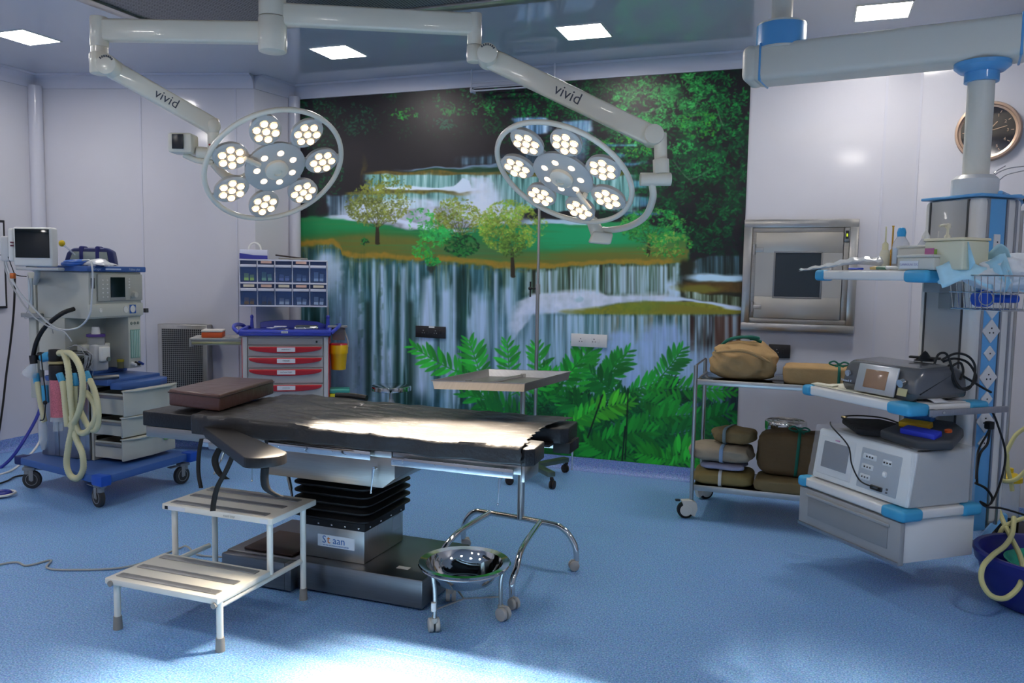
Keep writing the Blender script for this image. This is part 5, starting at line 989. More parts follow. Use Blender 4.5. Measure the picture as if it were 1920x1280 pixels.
t = thing('gauze_packets', 'heap of white paper packets on the blue trolley top', 'packets', (-3.86, 5.35, 1.011)); m = M(); [m.box((-3.86 + random.uniform(-.06, .06), 5.33 + random.uniform(-.03, .03), 1.018 + k * .009), (.11, .07, .007), mrot(random.uniform(-.6, .6), random.uniform(-.08, .08)), .002) for k in range(4)]; m.done('packet', mat('packet_white', 'b8bccc', .5), t)
t = thing('orange_tub', 'small orange tub with a white lid on the pull out shelf of the trolley', 'tub', (-4.45, 5.3, .961)); m = M(); m.bb(-4.52, -4.34, 5.23, 5.38, .961, 1.005, .008); m.done('tub', mat('orange_plastic', 'c8521e', .4), t); m = M(); m.bb(-4.522, -4.338, 5.228, 5.382, 1.005, 1.022, .006); m.done('lid', mat('cream_lid', 'd6cfc4', .4), t)
# sharps bin on its bracket
t = thing('sharps_bin', 'yellow plastic sharps bin hanging at the right side of the drug trolley', 'bin', (-3.3, 5.4, .7)); YL = mat('sharps_yellow', 'd9ac14', .35)
q = [(-.075, -.075), (.075, -.075), (.075, .075), (-.075, .075)]
m = M(); m.lathe([(.0, 0), (.066, 0), (.078, .13), (.0, .13)], (-3.318, 5.34, .70), seg=28); m.done('tub', YL, t); m = M(); m.lathe([(0, .13), (.086, .13), (.088, .185), (.082, .2), (0, .2)], (-3.318, 5.34, .70), seg=28); m.done('collar', mat('sharps_lid_yellow', 'e0b20e', .3), t); m = M(); m.lathe([(0, .2), (.084, .2), (.08, .208), (0, .208)], (-3.318, 5.34, .70), seg=28); m.done('red_rim', RED, t)
m = M(); m.bb(-3.38, -3.26, 5.42, 5.43, .93, 1.04, .002); m.tube([(-3.27, 5.42, 1.02), (-3.235, 5.36, .93), (-3.23, 5.34, .88)], .007, smooth=4); m.bb(-3.42, -3.24, 5.36, 5.44, 1.035, 1.05, .002); m.done('bracket', GREYP, t)
t = thing('yellow_container', 'yellow container with a green lid at the foot of the trolley, right side', 'container', (-3.3, 5.3, .30)); m = M(); m.bb(-3.40, -3.215, 5.24, 5.38, .30, .515, .012, 3); m.done('tub', mat('lemon_plastic', 'd2cf24', .35), t); m = M(); m.bb(-3.402, -3.213, 5.238, 5.382, .515, .55, .012, 3); m.done('lid', mat('sea_green_lid', '3f9d92', .4), t); m = M(); m.bb(-3.40, -3.22, 5.25, 5.37, .285, .299); m.done('hanger', GREYP, t)
# the trolley and all it carries stand turned a little towards the camera
_pv = Vector((-3.785, 5.19, 0)); _to = Vector((-3.845, 5.30, .01)); _rz = Matrix.Rotation(math.radians(31), 4, 'Z')
for o in [o for o in bpy.data.objects if o not in _before and o.parent is None]:
    q = o.location - _pv; q = Vector((q.x * .86, q.y, q.z)); o.location = _to + (_rz @ q); o.rotation_euler.z = math.radians(31); o.scale = (.86, 1, 1)
# ---- round stool
t = thing('round_stool', 'round steel topped stool behind the operating table, near the mural', 'stool', (-3.12, 5.72, 0)); c = Vector((-3.12, 5.68, .60))
m = M(); m.lathe([(0, 0), (.15, 0), (.156, -.004), (.158, -.012), (.158, -.036), (.152, -.04), (0, -.04)], c, seg=40); m.done('seat', mat('polished_steel', 'c2c2c0', .06, 1.), t)
m = M(); m.cyl((c.x, c.y, .40), (c.x, c.y, .56), .016); m.done('spindle', STEEL, t)
for k in range(4): a = PI / 4 + k * PI / 2 + .2; m = M(); m.cyl((c.x, c.y, .50), (c.x + .2 * math.cos(a), c.y + .2 * math.sin(a), .0), .012, seg=12); m.done('leg', mat('painted_leg', 'b8b9b8', .4), t)
# ---- tall stand by the mural
t = thing('drip_stand', 'tall thin steel drip stand with a dark wheeled base in front of the mural', 'drip stand', (-1.84, 5.58, 0)); bx_, by_ = -1.86, 5.55
m = M(); m.cyl((bx_, by_, .12), (bx_, by_, 1.40), .0135, seg=16); m.cyl((bx_, by_, 1.40), (bx_, by_, 2.40), .010, seg=16); m.cyl((bx_, by_, 1.36), (bx_, by_, 1.43), .018, seg=16); m.done('pole', STEEL, t)
m = M(); m.cyl((bx_ - .05, by_ - .02, 1.40), (bx_, by_, 1.40), .006); m.sph((bx_ - .052, by_ - .02, 1.40), .014); m.cyl((bx_ - .05, by_ - .02, 1.34), (bx_ - .05, by_ - .02, 1.45), .006); m.done('height_knob', BLACKP, t)
for k, (x, y) in enumerate(((-1.99, 5.33), (-1.66, 5.34), (-1.70, 5.84), (-2.02, 5.80))):
    d = Vector((x - bx_, y - by_, 0)); m = M(); m.box(Vector((bx_, by_, .105)) + d / 2, (d.length, .06, .035), mrot(math.atan2(d.y, d.x)), .006); m.done('base_beam', mat('greenish_steel', '6c7a70', .35, .8), t)
    m = M(); castor(m, (x, y, 0), .5 + k, .03, .085, .014); m.done('castor', mat('rusty_black_castor', '2c2422', .6), t)
# ---- sockets
def socket(name, label, x0, x1, z0, z1, col, pins, dark=False):
    t = thing(name, label, 'socket', ((x0 + x1) / 2, YB - .01, (z0 + z1) / 2)); y = YB - .0075; m = M(); m.bb(x0, x1, y - .012, y, z0, z1, .003); pl = m.done('plate', col, t)
    for x in pins:
        m = M(); m.bb(x - .020, x + .020, y - .0135, y - .0118, z0 + .016, z1 - .016, .001); ins = m.done('outlet', col, t)
        for (a, b, w_) in ((0, .012, .004), (-.010, -.008, .003), (.010, -.008, .003)): m = M(); m.bb(x + a - w_, x + a + w_, y - .0142, y - .0133, (z0 + z1) / 2 + b - .003, (z0 + z1) / 2 + b + .003); m.done('pin_hole', BLACKP if not dark else GREYP, ins, None, 0)
        m = M(); m.bb(x + .032, x + .046, y - .016, y - .0118, (z0 + z1) / 2 - .016, (z0 + z1) / 2 + .016, .001); m.done('switch', col, t)
    return t
BSOCK = mat('black_socket', '1e1d20', .4); WSOCK = mat('white_socket', 'dad8d6', .3)
socket('wall_socket', 'white double wall socket on the mural, right of the drip stand', -1.722, -1.44, .958, 1.056, WSOCK, (-1.645, -1.54))
t = socket('wall_socket', 'black double wall socket on the mural, left of the drip stand', -3.053, -2.782, .970, 1.066, BSOCK, (-2.98, -2.87), True)
m = M(); m.bb(-2.93, -2.88, YB - .0205, YB - .0195, 1.052, 1.066); m.done('white_tag', WL, t, None, 0)
t = socket('wall_socket', 'black wall socket under the steel hatch, behind the cloth bundles', -.275, -.13, .945, 1.04, BSOCK, (-.22,), True)
m = M(); m.bb(-.29, -.13, YB - .012, YB - .003, .83, .935, .002); m.done('trunking', mat('trunking_grey', 'a9acb4', .4), t)
# white airer frame up at the cornice
t = thing('wall_rail', 'white metal rail bracket high on the cornice above the mural', 'bracket', (-2.3, 5.85, 2.9)); WR = mat('rail_white', 'b9bcc8', .35)
for xx in (at(884, 140, y=5.84), at(1040, 125, y=5.84)): m = M(); m.cyl((xx.x, 5.84, 2.88), (xx.x, 5.84, 3.055), .007); m.box((xx.x, 5.87, 2.90), (.014, .09, .03), None, .003); m.done('bracket', WR, t)
xa, xb = at(884, 140, y=5.82).x, at(1040, 125, y=5.82).x
for y, z in ((5.82, 2.89), (5.84, 2.955), (5.86, 2.92)): m = M(); m.cyl((xa, y, z), (xb, y, z), .006); m.done('rod', WR, t)
# ---- pass-through hatch
t = thing('pass_through_hatch', 'square stainless steel hatch with a dark glass pane in the right wall', 'hatch', (-.1, YB - .02, 1.14)); y = YB - .0015
x0, x1, z0, z1 = -.47, .272, 1.135, 1.908
def fr(x0, x1, z0, z1, w_, ya, yb, bev=.004):
    m = M(); m.bb(x0, x1, ya, yb, z1 - w_, z1, bev); m.bb(x0, x1, ya, yb, z0, z0 + w_, bev); m.bb(x0, x0 + w_, ya, yb, z0 + w_ * .9, z1 - w_ * .9, bev); m.bb(x1 - w_, x1, ya, yb, z0 + w_ * .9, z1 - w_ * .9, bev); return m
fr(x0, x1, z0, z1, .055, y - .05, y).done('outer_frame', STEEL, t); fr(x0 + .055, x1 - .055, z0 + .055, z1 - .055, .035, y - .035, y, .003).done('inner_frame', STEELZ, t)
dx0, dx1, dz0, dz1 = x0 + .085, x1 - .095, z0 + .09, z1 - .09; gx0, gx1, gz0, gz1 = -.255, .045, 1.375, 1.68; ya = y - .042
HD = mat('hatch_door_steel', 'bdb8ae', .38, 1., var=.03, vscale=3)
m = M(); m.bb(dx0, dx1, ya - .012, ya, gz1, dz1, .002); m.bb(dx0, dx1, ya - .012, ya, dz0, gz0, .002); m.bb(dx0, gx0, ya - .012, ya, gz0, gz1); m.bb(gx1, dx1, ya - .012, ya, gz0, gz1); dd_ = m.done('door', HD, t)
fr(gx0 - .01, gx1 + .01, gz0 - .01, gz1 + .01, .012, ya - .016, ya - .01, .002).done('pane_frame', STEEL_D, dd_)
m = M(); m.bb(gx0, gx1, ya - .010, ya - .002, gz0, gz1); m.done('pane', mat('dark_glass', '1e2a30', .06, coat=.6), dd_)
for z in (1.30, 1.70): m = M(); m.cyl((dx0 - .012, ya - .012, z - .035), (dx0 - .012, ya - .012, z + .035), .010, seg=12); m.box((dx0 + .02, ya - .014, z), (.06, .006, .03), None, .002); m.done('hinge', STEEL, dd_)
m = M(); m.box((gx1 + .065, ya - .022, 1.56), (.022, .02, .10), None, .004); m.done('latch_handle', STEEL, dd_)
m = M(); m.bb(dx1 + .005, dx1 + .04, ya - .012, ya + .002, 1.755, 1.85, .003); ip = m.done('indicator_plate', STEEL_D, t); m = M(); m.bb(dx1 + .012, dx1 + .033, ya - .014, ya - .011, 1.775, 1.83); m.done('indicator_window', BLACKP, ip, None, 0); m = M(); m.bb(dx1 + .018, dx1 + .027, ya - .0155, ya - .0135, 1.79, 1.81); m.done('lamp', mat('indicator_lit', 'b8c83a', .4, emit=(190, 210, 40), est=.8), ip, None, 0)
# ---- wall clock on the angled wall
c0 = at(1853, 247, y=5.85); tpar = (c0.x - P_B0[0]) / (P_B1[0] - P_B0[0]); dB = Vector((P_B1[0] - P_B0[0], P_B1[1] - P_B0[1], 0)).normalized()
vv = (c0 - CAM); A_ = Vector((*P_B0, 0)); nB = Vector((dB.y, -dB.x, 0)); s_ = (A_ - CAM).dot(nB) / vv.dot(nB); c0 = CAM + vv * s_ + nB * .003
t = thing('wall_clock', 'round wall clock with a dark face and rose gold rim at the upper right', 'clock', c0); Fc = Matrix.Translation(c0) @ frame(nB) @ Matrix.Scale(.88, 4); RG = mat('rose_gold', 'c9ab94', .3, .5)
def C_(): q = M(); q.T = Fc; return q
def fin2(q, nm, mt, par, sm=35): o = M.done(q, nm, mt, None, None, sm); o.parent = par; o.matrix_parent_inverse = parent_mw(par).inverted(); return o
q = C_(); q.lathe([(.17, 0), (.21, 0), (.209, .02), (.202, .04), (.188, .042), (.184, .025), (.17, .02)], seg=56); fin2(q, 'rim', RG, t)
q = C_(); q.lathe([(0, .015), (.186, .015), (.186, .004), (0, .004)], seg=48); fin2(q, 'face', mat('clock_face', '1d1c26', .08, coat=.8), t)
for k in range(12):
    a = k * PI / 6; q = C_(); q.box((.150 * math.cos(a), .150 * math.sin(a), .0165), (.018, .005, .002), mrot(a)); fin2(q, 'hour_mark', RG, t, 0)
    n_ = (3 - k) % 12 or 12; text(str(n_), .03, Fc @ Matrix.Translation((.122 * math.cos(a), .122 * math.sin(a), .0165)), RG, 'numeral', t, .0005)
for L_, a, w_ in ((.085, math.radians(48), .007), (.12, math.radians(14), .005), (.13, math.radians(210), .002)): q = C_(); q.box((L_ / 2 * math.cos(a), L_ / 2 * math.sin(a), .019), (L_, w_, .002), mrot(a)); fin2(q, 'hand', RG, t, 0)
# ================================================================== right side : steel trolley with cloth bundles
t = TR = thing('steel_trolley', 'two shelf stainless steel trolley with cloth wrapped bundles, under the hatch', 'trolley', (-.05, 5.3, 0))
tx0, tx1, ty0, ty1 = -.655, .55, 5.05, 5.52
zt = at(1310, 712, y=5.05).z; zl = at(1306, 910, y=5.05).z; zp = at(1307, 685, y=5.05).z
TSH = steel('trolley_shelf_steel', '8c8a86', .16, (40, 2, 1))
for z, nm in ((zt, 'shelf'), (zl, 'shelf')):
    m = M(); m.bb(tx0 + .012, tx1, ty0 + .004, ty1, z - .004, z, .001); sh = m.done(nm, TSH, t)
    m = M(); m.bb(tx0 + .012, tx1, ty0 - .004, ty0 + .006, z - .03, z + .006, .002); m.bb(tx0 + .008, tx0 + .018, ty0, ty1, z - .03, z + .006, .002); m.done('shelf_edge', STEEL, sh)
for x, y in ((tx0, ty0), (tx0, ty1), (tx1, ty0), (tx1, ty1)):
    m = M(); m.cyl((x, y, .115), (x, y, zp if x < 0 else zt), .0125, seg=16); m.done('post', STEEL, t)
m = M(); m.tube([(tx0, ty0, zp), (tx0, ty0 + .05, zp + .0), (tx0, ty1 - .05, zp), (tx0, ty1, zp)], .006, 10); m.done('end_rail', STEEL, t)
WC = mat('white_castor', 'd2d0c6', .35)
for (x, y, a) in ((tx0, ty0, math.pi + .35), (tx0, ty1, .6), (tx1, ty0, 0), (tx1, ty1, 1)):
    d = Vector((math.cos(a), math.sin(a), 0)); s_ = Vector((-d.y, d.x, 0)); o_ = Vector((x, y, .052)) + d * .035
    m = M(); m.prism([(-.055, .115), (.01, .118), (.04, .10), (.048, .06), (.03, .01), (.0, .03), (-.03, .05)], -.024, .024, Matrix.Translation(Vector((x, y, 0)) + d * .01) @ Matrix(((d.x, 0, s_.x, 0), (d.y, 0, s_.y, 0), (0, 1, 0, 0), (0, 0, 0, 1))) @ Matrix.Diagonal((-1, 1, 1, 1)), .006); fk = m.done('castor', WC, t)
    m = M(); m.cyl(o_ - s_ * .019, o_ + s_ * .019, .052, seg=28, bev=.005); wh = m.done('wheel', RUBBER, fk); m = M(); m.cyl(o_ - s_ * .028, o_ + s_ * .028, .036, seg=24, bev=.003); m.done('wheel_disc', WC, fk)
    m = M(); m.box(Vector((x, y, .112)) + d * .085, (.03, .025, .012), mrot(a), .004); m.done('brake_tab', BLACKP, fk)
def cloth(name, col, **k): return mat(name, col, .85, var=.08, vscale=9, bump=.6, bscale=22, **k)
TAN = cloth('tan_cloth', 'a98a5e'); OLIVE = cloth('olive_cloth', '7b6a48'); OLV2 = cloth('olive_green_cloth', '8c7a4a'); GREYT = cloth('grey_tan_cloth', '9a8e7b'); BRN = cloth('brown_olive_cloth', '5e4c33'); LAV = cloth('pale_grey_cloth', '9a9cb4'); GRN = mat('green_tie', '12604f', .7); SKYT = mat('pale_blue_tie', '8aa6c6', .7); WTIE = mat('white_tie', 'cfcfc8', .7)
def sgn(v, p): return math.copysign(abs(v) ** p, v)
def bundle(name, label, cat, c, d, mt, rz=0., e=(.45, .45), rough=.05, seed=0, tilt=0., puff=0., fold=0., group=None):
    """a soft wrapped pack; c = centre of its underside"""
    c = Vector(c); o = thing(name, label, cat, c, rz, group); m = LM(); t_ = bmesh.new(); bmesh.ops.create_uvsphere(t_, u_segments=72, v_segments=44, radius=1)
    for v in t_.verts:
        p = v.co; el = math.asin(max(-1, min(1, p.z))); az = math.atan2(p.y, p.x)
        x = sgn(math.cos(el), e[1]) * sgn(math.cos(az), e[0]); y = sgn(math.cos(el), e[1]) * sgn(math.sin(az), e[0]); z = sgn(math.sin(el), e[1])
        q = Vector((x * d[0] / 2, y * d[1] / 2, (z + 1) * d[2] / 2))
        if z > 0: q.z += puff * (1 - x * x) * (1 - y * y) * d[2]
        n1 = noise.noise(Vector((q.x * 9 + seed, q.y * 9, q.z * 11))); n2 = noise.noise(Vector((q.x * 26 + seed * 3, q.y * 22, q.z * 34))); n3 = abs(noise.noise(Vector((q.x * 12, q.z * 18 + q.x * 7, seed + 4))))
        k = 1 + rough * (n1 * 1.6 + n2 * .5) - fold * n3
        q.x *= k; q.y *= k; q.z = max(0.0005, q.z * (1 + rough * n1)); q.z += tilt * q.x; v.co = q
    bmesh.ops.recalc_face_normals(t_, faces=t_.faces); m._add(t_, Matrix.Identity(4)); m.done('wrap', mt, o, None, 70); return o
def band(o, x, dy, dz, mt, w_=.014, name='tie', z0=.0, ang=0.):
    m = LM(); t_ = bmesh.new(); R0 = []; R1 = []
    for k in range(40):
        a = 2 * PI * k / 40; y = sgn(math.cos(a), .45) * dy / 2; z = z0 + max((sgn(math.sin(a), .45) + 1) * dz / 2, .0012)
        R0.append(t_.verts.new((x - w_ / 2 + z * ang, y, z))); R1.append(t_.verts.new((x + w_ / 2 + z * ang, y, z)))
    for k in range(40): t_.faces.new((R0[k], R0[(k + 1) % 40], R1[(k + 1) % 40], R1[k]))
    m._add(t_, Matrix.Identity(4)); m.done(name, mt, o, None, 60, solid=.003)
def bow(o, p, s_, mt):
    p = Vector(p); m = LM()
    for k, (a, b) in enumerate(((1, .5), (-1, .6), (.7, -.2))): m.tube([p, p + Vector((a * .5 * s_, -.1 * s_, b * .6 * s_)), p + Vector((a * s_, -.15 * s_, b * .2 * s_)), p + Vector((a * .5 * s_, -.12 * s_, -.1 * s_)), p], .0055, 6, smooth=5)
    m.tube([p, p + Vector((-.35 * s_, -.35 * s_, -.3 * s_)), p + Vector((-.5 * s_, -.4 * s_, -.9 * s_))], .0055, 6, smooth=5); m.tube([p, p + Vector((.4 * s_, -.35 * s_, -.2 * s_)), p + Vector((.5 * s_, -.4 * s_, -.7 * s_))], .0055, 6, smooth=5); m.sph(p, .011); m.done('bow', mt, o)
def bpos(px_, y, z): q = at(px_, 700, y=y); return (q.x, y, z)
# upper shelf
c = bpos(1394, 5.24, zt + .001)
o = bundle('cloth_bundle', 'large round tan cloth bundle tied with a green tape on the upper trolley shelf', 'bundle', c, (.42, .36, .20), TAN, .1, (.75, .62), .07, 1, puff=.18, fold=.16)
m = LM(); tt = spline([Vector((-.19, -.10, .165)), Vector((-.10, -.165, .185)), Vector((0, -.18, .19)), Vector((.10, -.17, .15)), Vector((.19, -.12, .10))], 8); m.tube(tt, lambda u: .010 * math.sin(PI * u) + .002, 8); m.done('wrap_fold', TAN, o)
m = LM(); m.tube([(-.17, -.08, .17), (-.11, -.02, .235), (-.03, -.02, .262), (.05, -.02, .255), (.10, -.02, .235)], .010, 8, smooth=6); m.tube([(-.03, -.05, .262), (.03, -.08, .27), (.08, -.07, .262), (.03, -.04, .255)], .009, 8, smooth=5); m.tube([(-.03, -.05, .262), (-.09, -.07, .25), (-.13, -.05, .22)], .009, 8, smooth=5); m.done('green_tape', GRN, o)
c = bpos(1545, 5.20, zt + .001)
o = bundle('cloth_bundle', 'long flat tan cloth package with a green bow on the upper trolley shelf', 'bundle', (c[0] + .02, c[1], c[2]), (.50, .26, .115), TAN, 0, (.22, .25), .03, 7); band(o, .06, .27, .122, GRN, .016); bow(o, (.06, -.06, .128), .055, GRN)
# lower shelf, left stack
y_ = 5.20
def lowc(px_, yy=5.2): return at(px_, 870, y=yy).x
o = bundle('cloth_bundle', 'flat olive pack with a white tape, bottom of the left stack', 'bundle', (lowc(1358), y_, zl + .001), (.37, .30, .098), OLV2, 0, (.4, .6), .04, 2); band(o, -.01, .312, .102, WTIE, .02)
o = bundle('folded_cloth', 'thin pale grey folded cloth between the olive pack and the grey pack', 'cloth', (lowc(1358), y_ - .01, zl + .103), (.27, .26, .042), LAV, .05, (.4, .6), .10, 5)
o = bundle('cloth_bundle', 'creased grey tan pack with a pale blue tape in the left stack', 'bundle', (lowc(1352), y_ - .01, zl + .150), (.41, .28, .105), GREYT, -.06, (.5, .6), .09, 9, fold=.12); band(o, .02, .29, .105, SKYT, .022)
o = bundle('cloth_bundle', 'small olive pack with a grey tape, on top of the left stack', 'bundle', (lowc(1375), y_ + .01, zl + .262), (.27, .22, .095), OLIVE, -.22, (.55, .6), .10, 13, fold=.14); band(o, -.03, .235, .10, mat('grey_blue_tie', '71858c', .7), .02)
# lower shelf, right
o = bundle('cloth_bundle', 'flat olive brown package lying under the big dark bundle on the lower shelf', 'bundle', (lowc(1492, 5.18), 5.17, zl + .001), (.46, .26, .085), OLIVE, 0, (.2, .35), .03, 17); band(o, .13, .27, .09, SKYT, .02)
o = bundle('cloth_bundle', 'large dark brown wrapped bundle with a green tape on the lower shelf', 'bundle', (lowc(1492, 5.22), 5.24, zl + .088), (.46, .27, .27), BRN, 0, (.35, .4), .05, 21, fold=.06); band(o, .0, .285, .28, GRN, .018, ang=.06); bow(o, (.012, -.05, .285), .06, GRN)
t = thing('steel_drum', 'round steel drum standing behind the large dark bundle', 'drum', (lowc(1488, 5.42), 5.44, zl + .001)); m = M(); q = Vector((lowc(1470, 5.42), 5.43, zl)); m.cyl(q, q + Vector((0, 0, .33)), .125, seg=40, bev=.005); m.done('body', CHROME, t); m = M(); m.cyl(q + Vector((0, 0, .33)), q + Vector((0, 0, .385)), .13, seg=40, bev=.005); ld_ = m.done('lid', CHROME, t); m = M(); [m.torus(q + Vector((0, 0, .387)), r_, .003) for r_ in (.05, .085, .115)]; m.done('lid_rings', STEEL, ld_)

# ================================================================== ceiling pendant
PW_ = mat('pendant_white', 'dddcd9', .3, coat=.15); PGR = mat('pendant_grey_panel', 'a9abad', .38, coat=.1); PIV = mat('pendant_ivory', 'e2ddcf', .35)
PZ = -math.radians(50); PL = (.425, 3.97)
t = PEN = thing('ceiling_pendant', 'ceiling mounted white and blue service pendant with shelves, drawer and socket strip', 'service pendant', (*PL, 0), PZ)
RM = Matrix.Translation((*PL, 0)) @ Matrix.Rotation(PZ, 4, 'Z')
def W(x, y, z): return RM @ Vector((x, y, z))
B0, B1, BY0, BY1, BZ0, BZ1 = -.46, -.13, .50, .78, .30, 1.905
m = LM(); m.bb(B0, B1, BY0, BY1, BZ0, BZ1, .03, 4); body = m.done('body', PW_, t)
for xa, xb in ((B0 + .05, -.20),): m = LM(); m.bb(xa, xb, BY0 - .003, BY0 + .01, BZ0 + .02, BZ1 - .01, .002); m.done('front_panel', PGR, t)
for x in (B0 + .045, -.195): m = LM(); m.bb(x - .004, x + .004, BY0 - .006, BY0 + .005, BZ0 + .02, BZ1 - .01); m.done('rail_groove', DGREY, t, None, 0)
m = LM(); m.bb(B1 - .01, B1 + .004, BY0 + .06, BY0 + .16, BZ0 - .02, BZ1 - .01, .001); bs = m.done('socket_strip', PBLUE, t)
for y in (BY0 + .05, BY0 + .17, BY0 + .23): m = LM(); m.bb(B1 - .008, B1 + .008, y - .006, y + .006, BZ0, BZ1 - .01, .002); m.done('aluminium_rail', ALU, t)
m = LM(); m.bb(B0 - .012, B1 + .012, BY0 - .012, BY1 + .012, BZ1, BZ1 + .014, .005); m.done('blue_top_edge', PBLUE, t)
for i, (pz_, dia) in enumerate(((455, 0), (575, 1), (620, 1), (662, 2), (707, 1), (748, 2), (790, 1), (832, 2))):
    v = at(1862, pz_, d=(W(B1, BY0 + .11, 1) - CAM).dot(_fw)); z = v.z; m = LM(); Q = Matrix.Translation((B1 + .006, BY0 + .11, z)) @ (Matrix.Rotation(PI / 4, 4, 'X') if dia else Matrix.Identity(4))
    s_ = .084 if dia != 2 else .055
    m.box((B1 + .006, BY0 + .11, z), (.008, s_ if dia else .04, s_ if dia != 0 else .075), Matrix.Rotation(PI / 4, 4, 'X') if dia else None, .003); so = m.done('outlet', WSOCK, bs)
    m = LM()
    for a, b in ((0, .014), (-.012, -.008), (.012, -.008)) if dia == 1 else ((0, 0),): m.box((B1 + .0105, BY0 + .11 + a, z + b), (.002, .007, .007))
    if dia != 1: m.done('pin_hole', BLACKP, so, None, 0)
    else: m.done('pin_holes', BLACKP, so, None, 0)
# shelves
def shelf(z, dx=0., x0=-.70, dep=.46, rail=False):
    m = LM(); m.bb(x0 + dx, 0 + dx, .0, dep, z - .045, z, .01, 3); sh = m.done('shelf', PW_, t)
    m = LM(); m.bb(x0 + dx + .03, -.03 + dx, .03, dep - .02, z - .001, z + .003); m.done('shelf_mat', mat('shelf_liner', 'cfcfd0', .5), sh, None, 0)
    for (xa, xb, ya, yb) in ((x0 + dx - .008, x0 + dx + .06, -.008, .07), (dx - .13, dx + .008, -.008, .12), (dx - .08, dx + .008, dep - .10, dep + .02)): m = LM(); m.bb(xa, xb, ya, yb, z - .052, z + .004, .018, 4); m.done('corner_bumper', TBLUE, sh)
    m = LM(); m.box((-.33 + dx, BY0 - .05, z - .075), (.10, .14, .05), None, .006); m.box((-.33 + dx, BY0 - .015, z - .13), (.07, .035, .10), None, .004); m.done('bracket', GREYP, sh)
    if rail: m = LM(); m.bb(dx + .012, dx + .022, .10, dep + .12, z - .05, z - .02, .003); m.bb(dx + .0, dx + .02, .12, .14, z - .055, z - .02); m.done('side_rail', ALU, sh); m = LM(); m.cyl((dx + .021, .18, z - .035), (dx + .025, .18, z - .035), .007, seg=12); m.done('rail_screw', CHROME, sh)
    return sh
ZU, ZM, ZW = 1.545, .945, .46
shelf(ZU, .055); shelf(ZM, .0, rail=True); shelf(ZW, -.0)
# drawer unit under the lowest shelf
m = LM(); m.bb(-.68, -.02, .03, .46, .21, ZW - .05, .006); m.done('drawer_unit', PW_, t)
m = LM(); m.bb(-.69, -.01, .0, .03, .205, ZW - .055, .004); df = m.done('drawer_front', mat('drawer_front_grey', '9a9c9d', .4), t)
DFG = mat('drawer_recess_grey', '8a8c8d', .45)
m = LM(); m.bb(-.62, -.08, -.004, .001, .265, .375, .002); m.done('handle_recess', DFG, df); m = LM(); m.bb(-.63, -.07, -.012, .0, .37, .385, .003); m.done('pull_lip', mat('drawer_front_grey', '9a9c9d', .4), df); m = LM(); m.bb(-.69, -.01, -.006, .002, .205, .222, .002); m.done('lower_trim', ALU, df)
# column shaft and horizontal arm
sh_ = W(-.29, .64, 0); dsh = (sh_ + Vector((0, 0, 2.2)) - CAM).dot(_fw)
def zpx(px_, py_): return at(px_, py_, y=sh_.y).z
zA, zB, zC, zD, zE = BZ1 + .014, zpx(1820, 330), zpx(1830, 155), zpx(1833, 137), zpx(1833, 119)
m = M(); m.lathe([(0, zA), (.105, zA), (.105, zB - .02), (.085, zB), (0, zB)], (sh_.x, sh_.y, 0), seg=36); m.done('lower_collar', PW_, t)
m = M(); m.cyl((sh_.x, sh_.y, zB), (sh_.x, sh_.y, zC), .060, seg=32); m.done('shaft', PIV, t)
m = M(); m.lathe([(0, zC), (.077, zC), (.077, zD), (.10, zD + .004), (.125, zE - .02), (.125, zE), (0, zE)], (sh_.x, sh_.y, 0), seg=36); m.done('blue_flange', PBLUE, t)
zbt = zE; ztp = zpx(1873, 40); tb = at(1461, 155, z=zbt)
a = Vector((tb.x, tb.y, (zbt + ztp) / 2)); b = Vector((sh_.x, sh_.y, (zbt + ztp) / 2)); dv = (b - a).normalized(); La = a - dv * .13; Lb = b + dv * .20; an_ = math.atan2(dv.y, dv.x); H_ = ztp - zbt
m = M(); m.box((La + Lb) / 2, ((Lb - La).length, .22, H_), mrot(an_), .035, 5); m.done('horizontal_arm', PIV, t)
for e_, s_ in ((La, 1), (Lb, -1)):
    m = M(); m.box(e_ + dv * s_ * .045, (.012, .226, H_ + .006), mrot(an_), .005, 3); m.done('blue_seam', PBLUE, t)
    m = M(); m.box(e_ + dv * s_ * -.01, (.09, .225, H_ + .002), mrot(an_), .042, 5); m.done('end_cap', PIV, t)
zc0 = at(1460, 97, y=tb.y).z; zc1 = at(1460, 46, y=tb.y).z
m = M(); m.cyl((tb.x, tb.y, ztp - .01), (tb.x, tb.y, zc0 + .012), .12, seg=36); m.cyl((tb.x, tb.y, zc1 - .012), (tb.x, tb.y, zc1), .128, seg=36, bev=.003); m.cyl((tb.x, tb.y, zc0), (tb.x, tb.y, zc0 + .014), .128, seg=36, bev=.003); m.done('bearing', PIV, t)
m = M(); m.cyl((tb.x, tb.y, zc0 + .013), (tb.x, tb.y, zc1 - .011), .130, seg=40); m.done('blue_collar', PBLUE, t)
m = M(); m.cyl((tb.x, tb.y, zc1 - .02), (tb.x, tb.y, CEIL - .001), .055, seg=30); m.done('ceiling_tube', PIV, t)
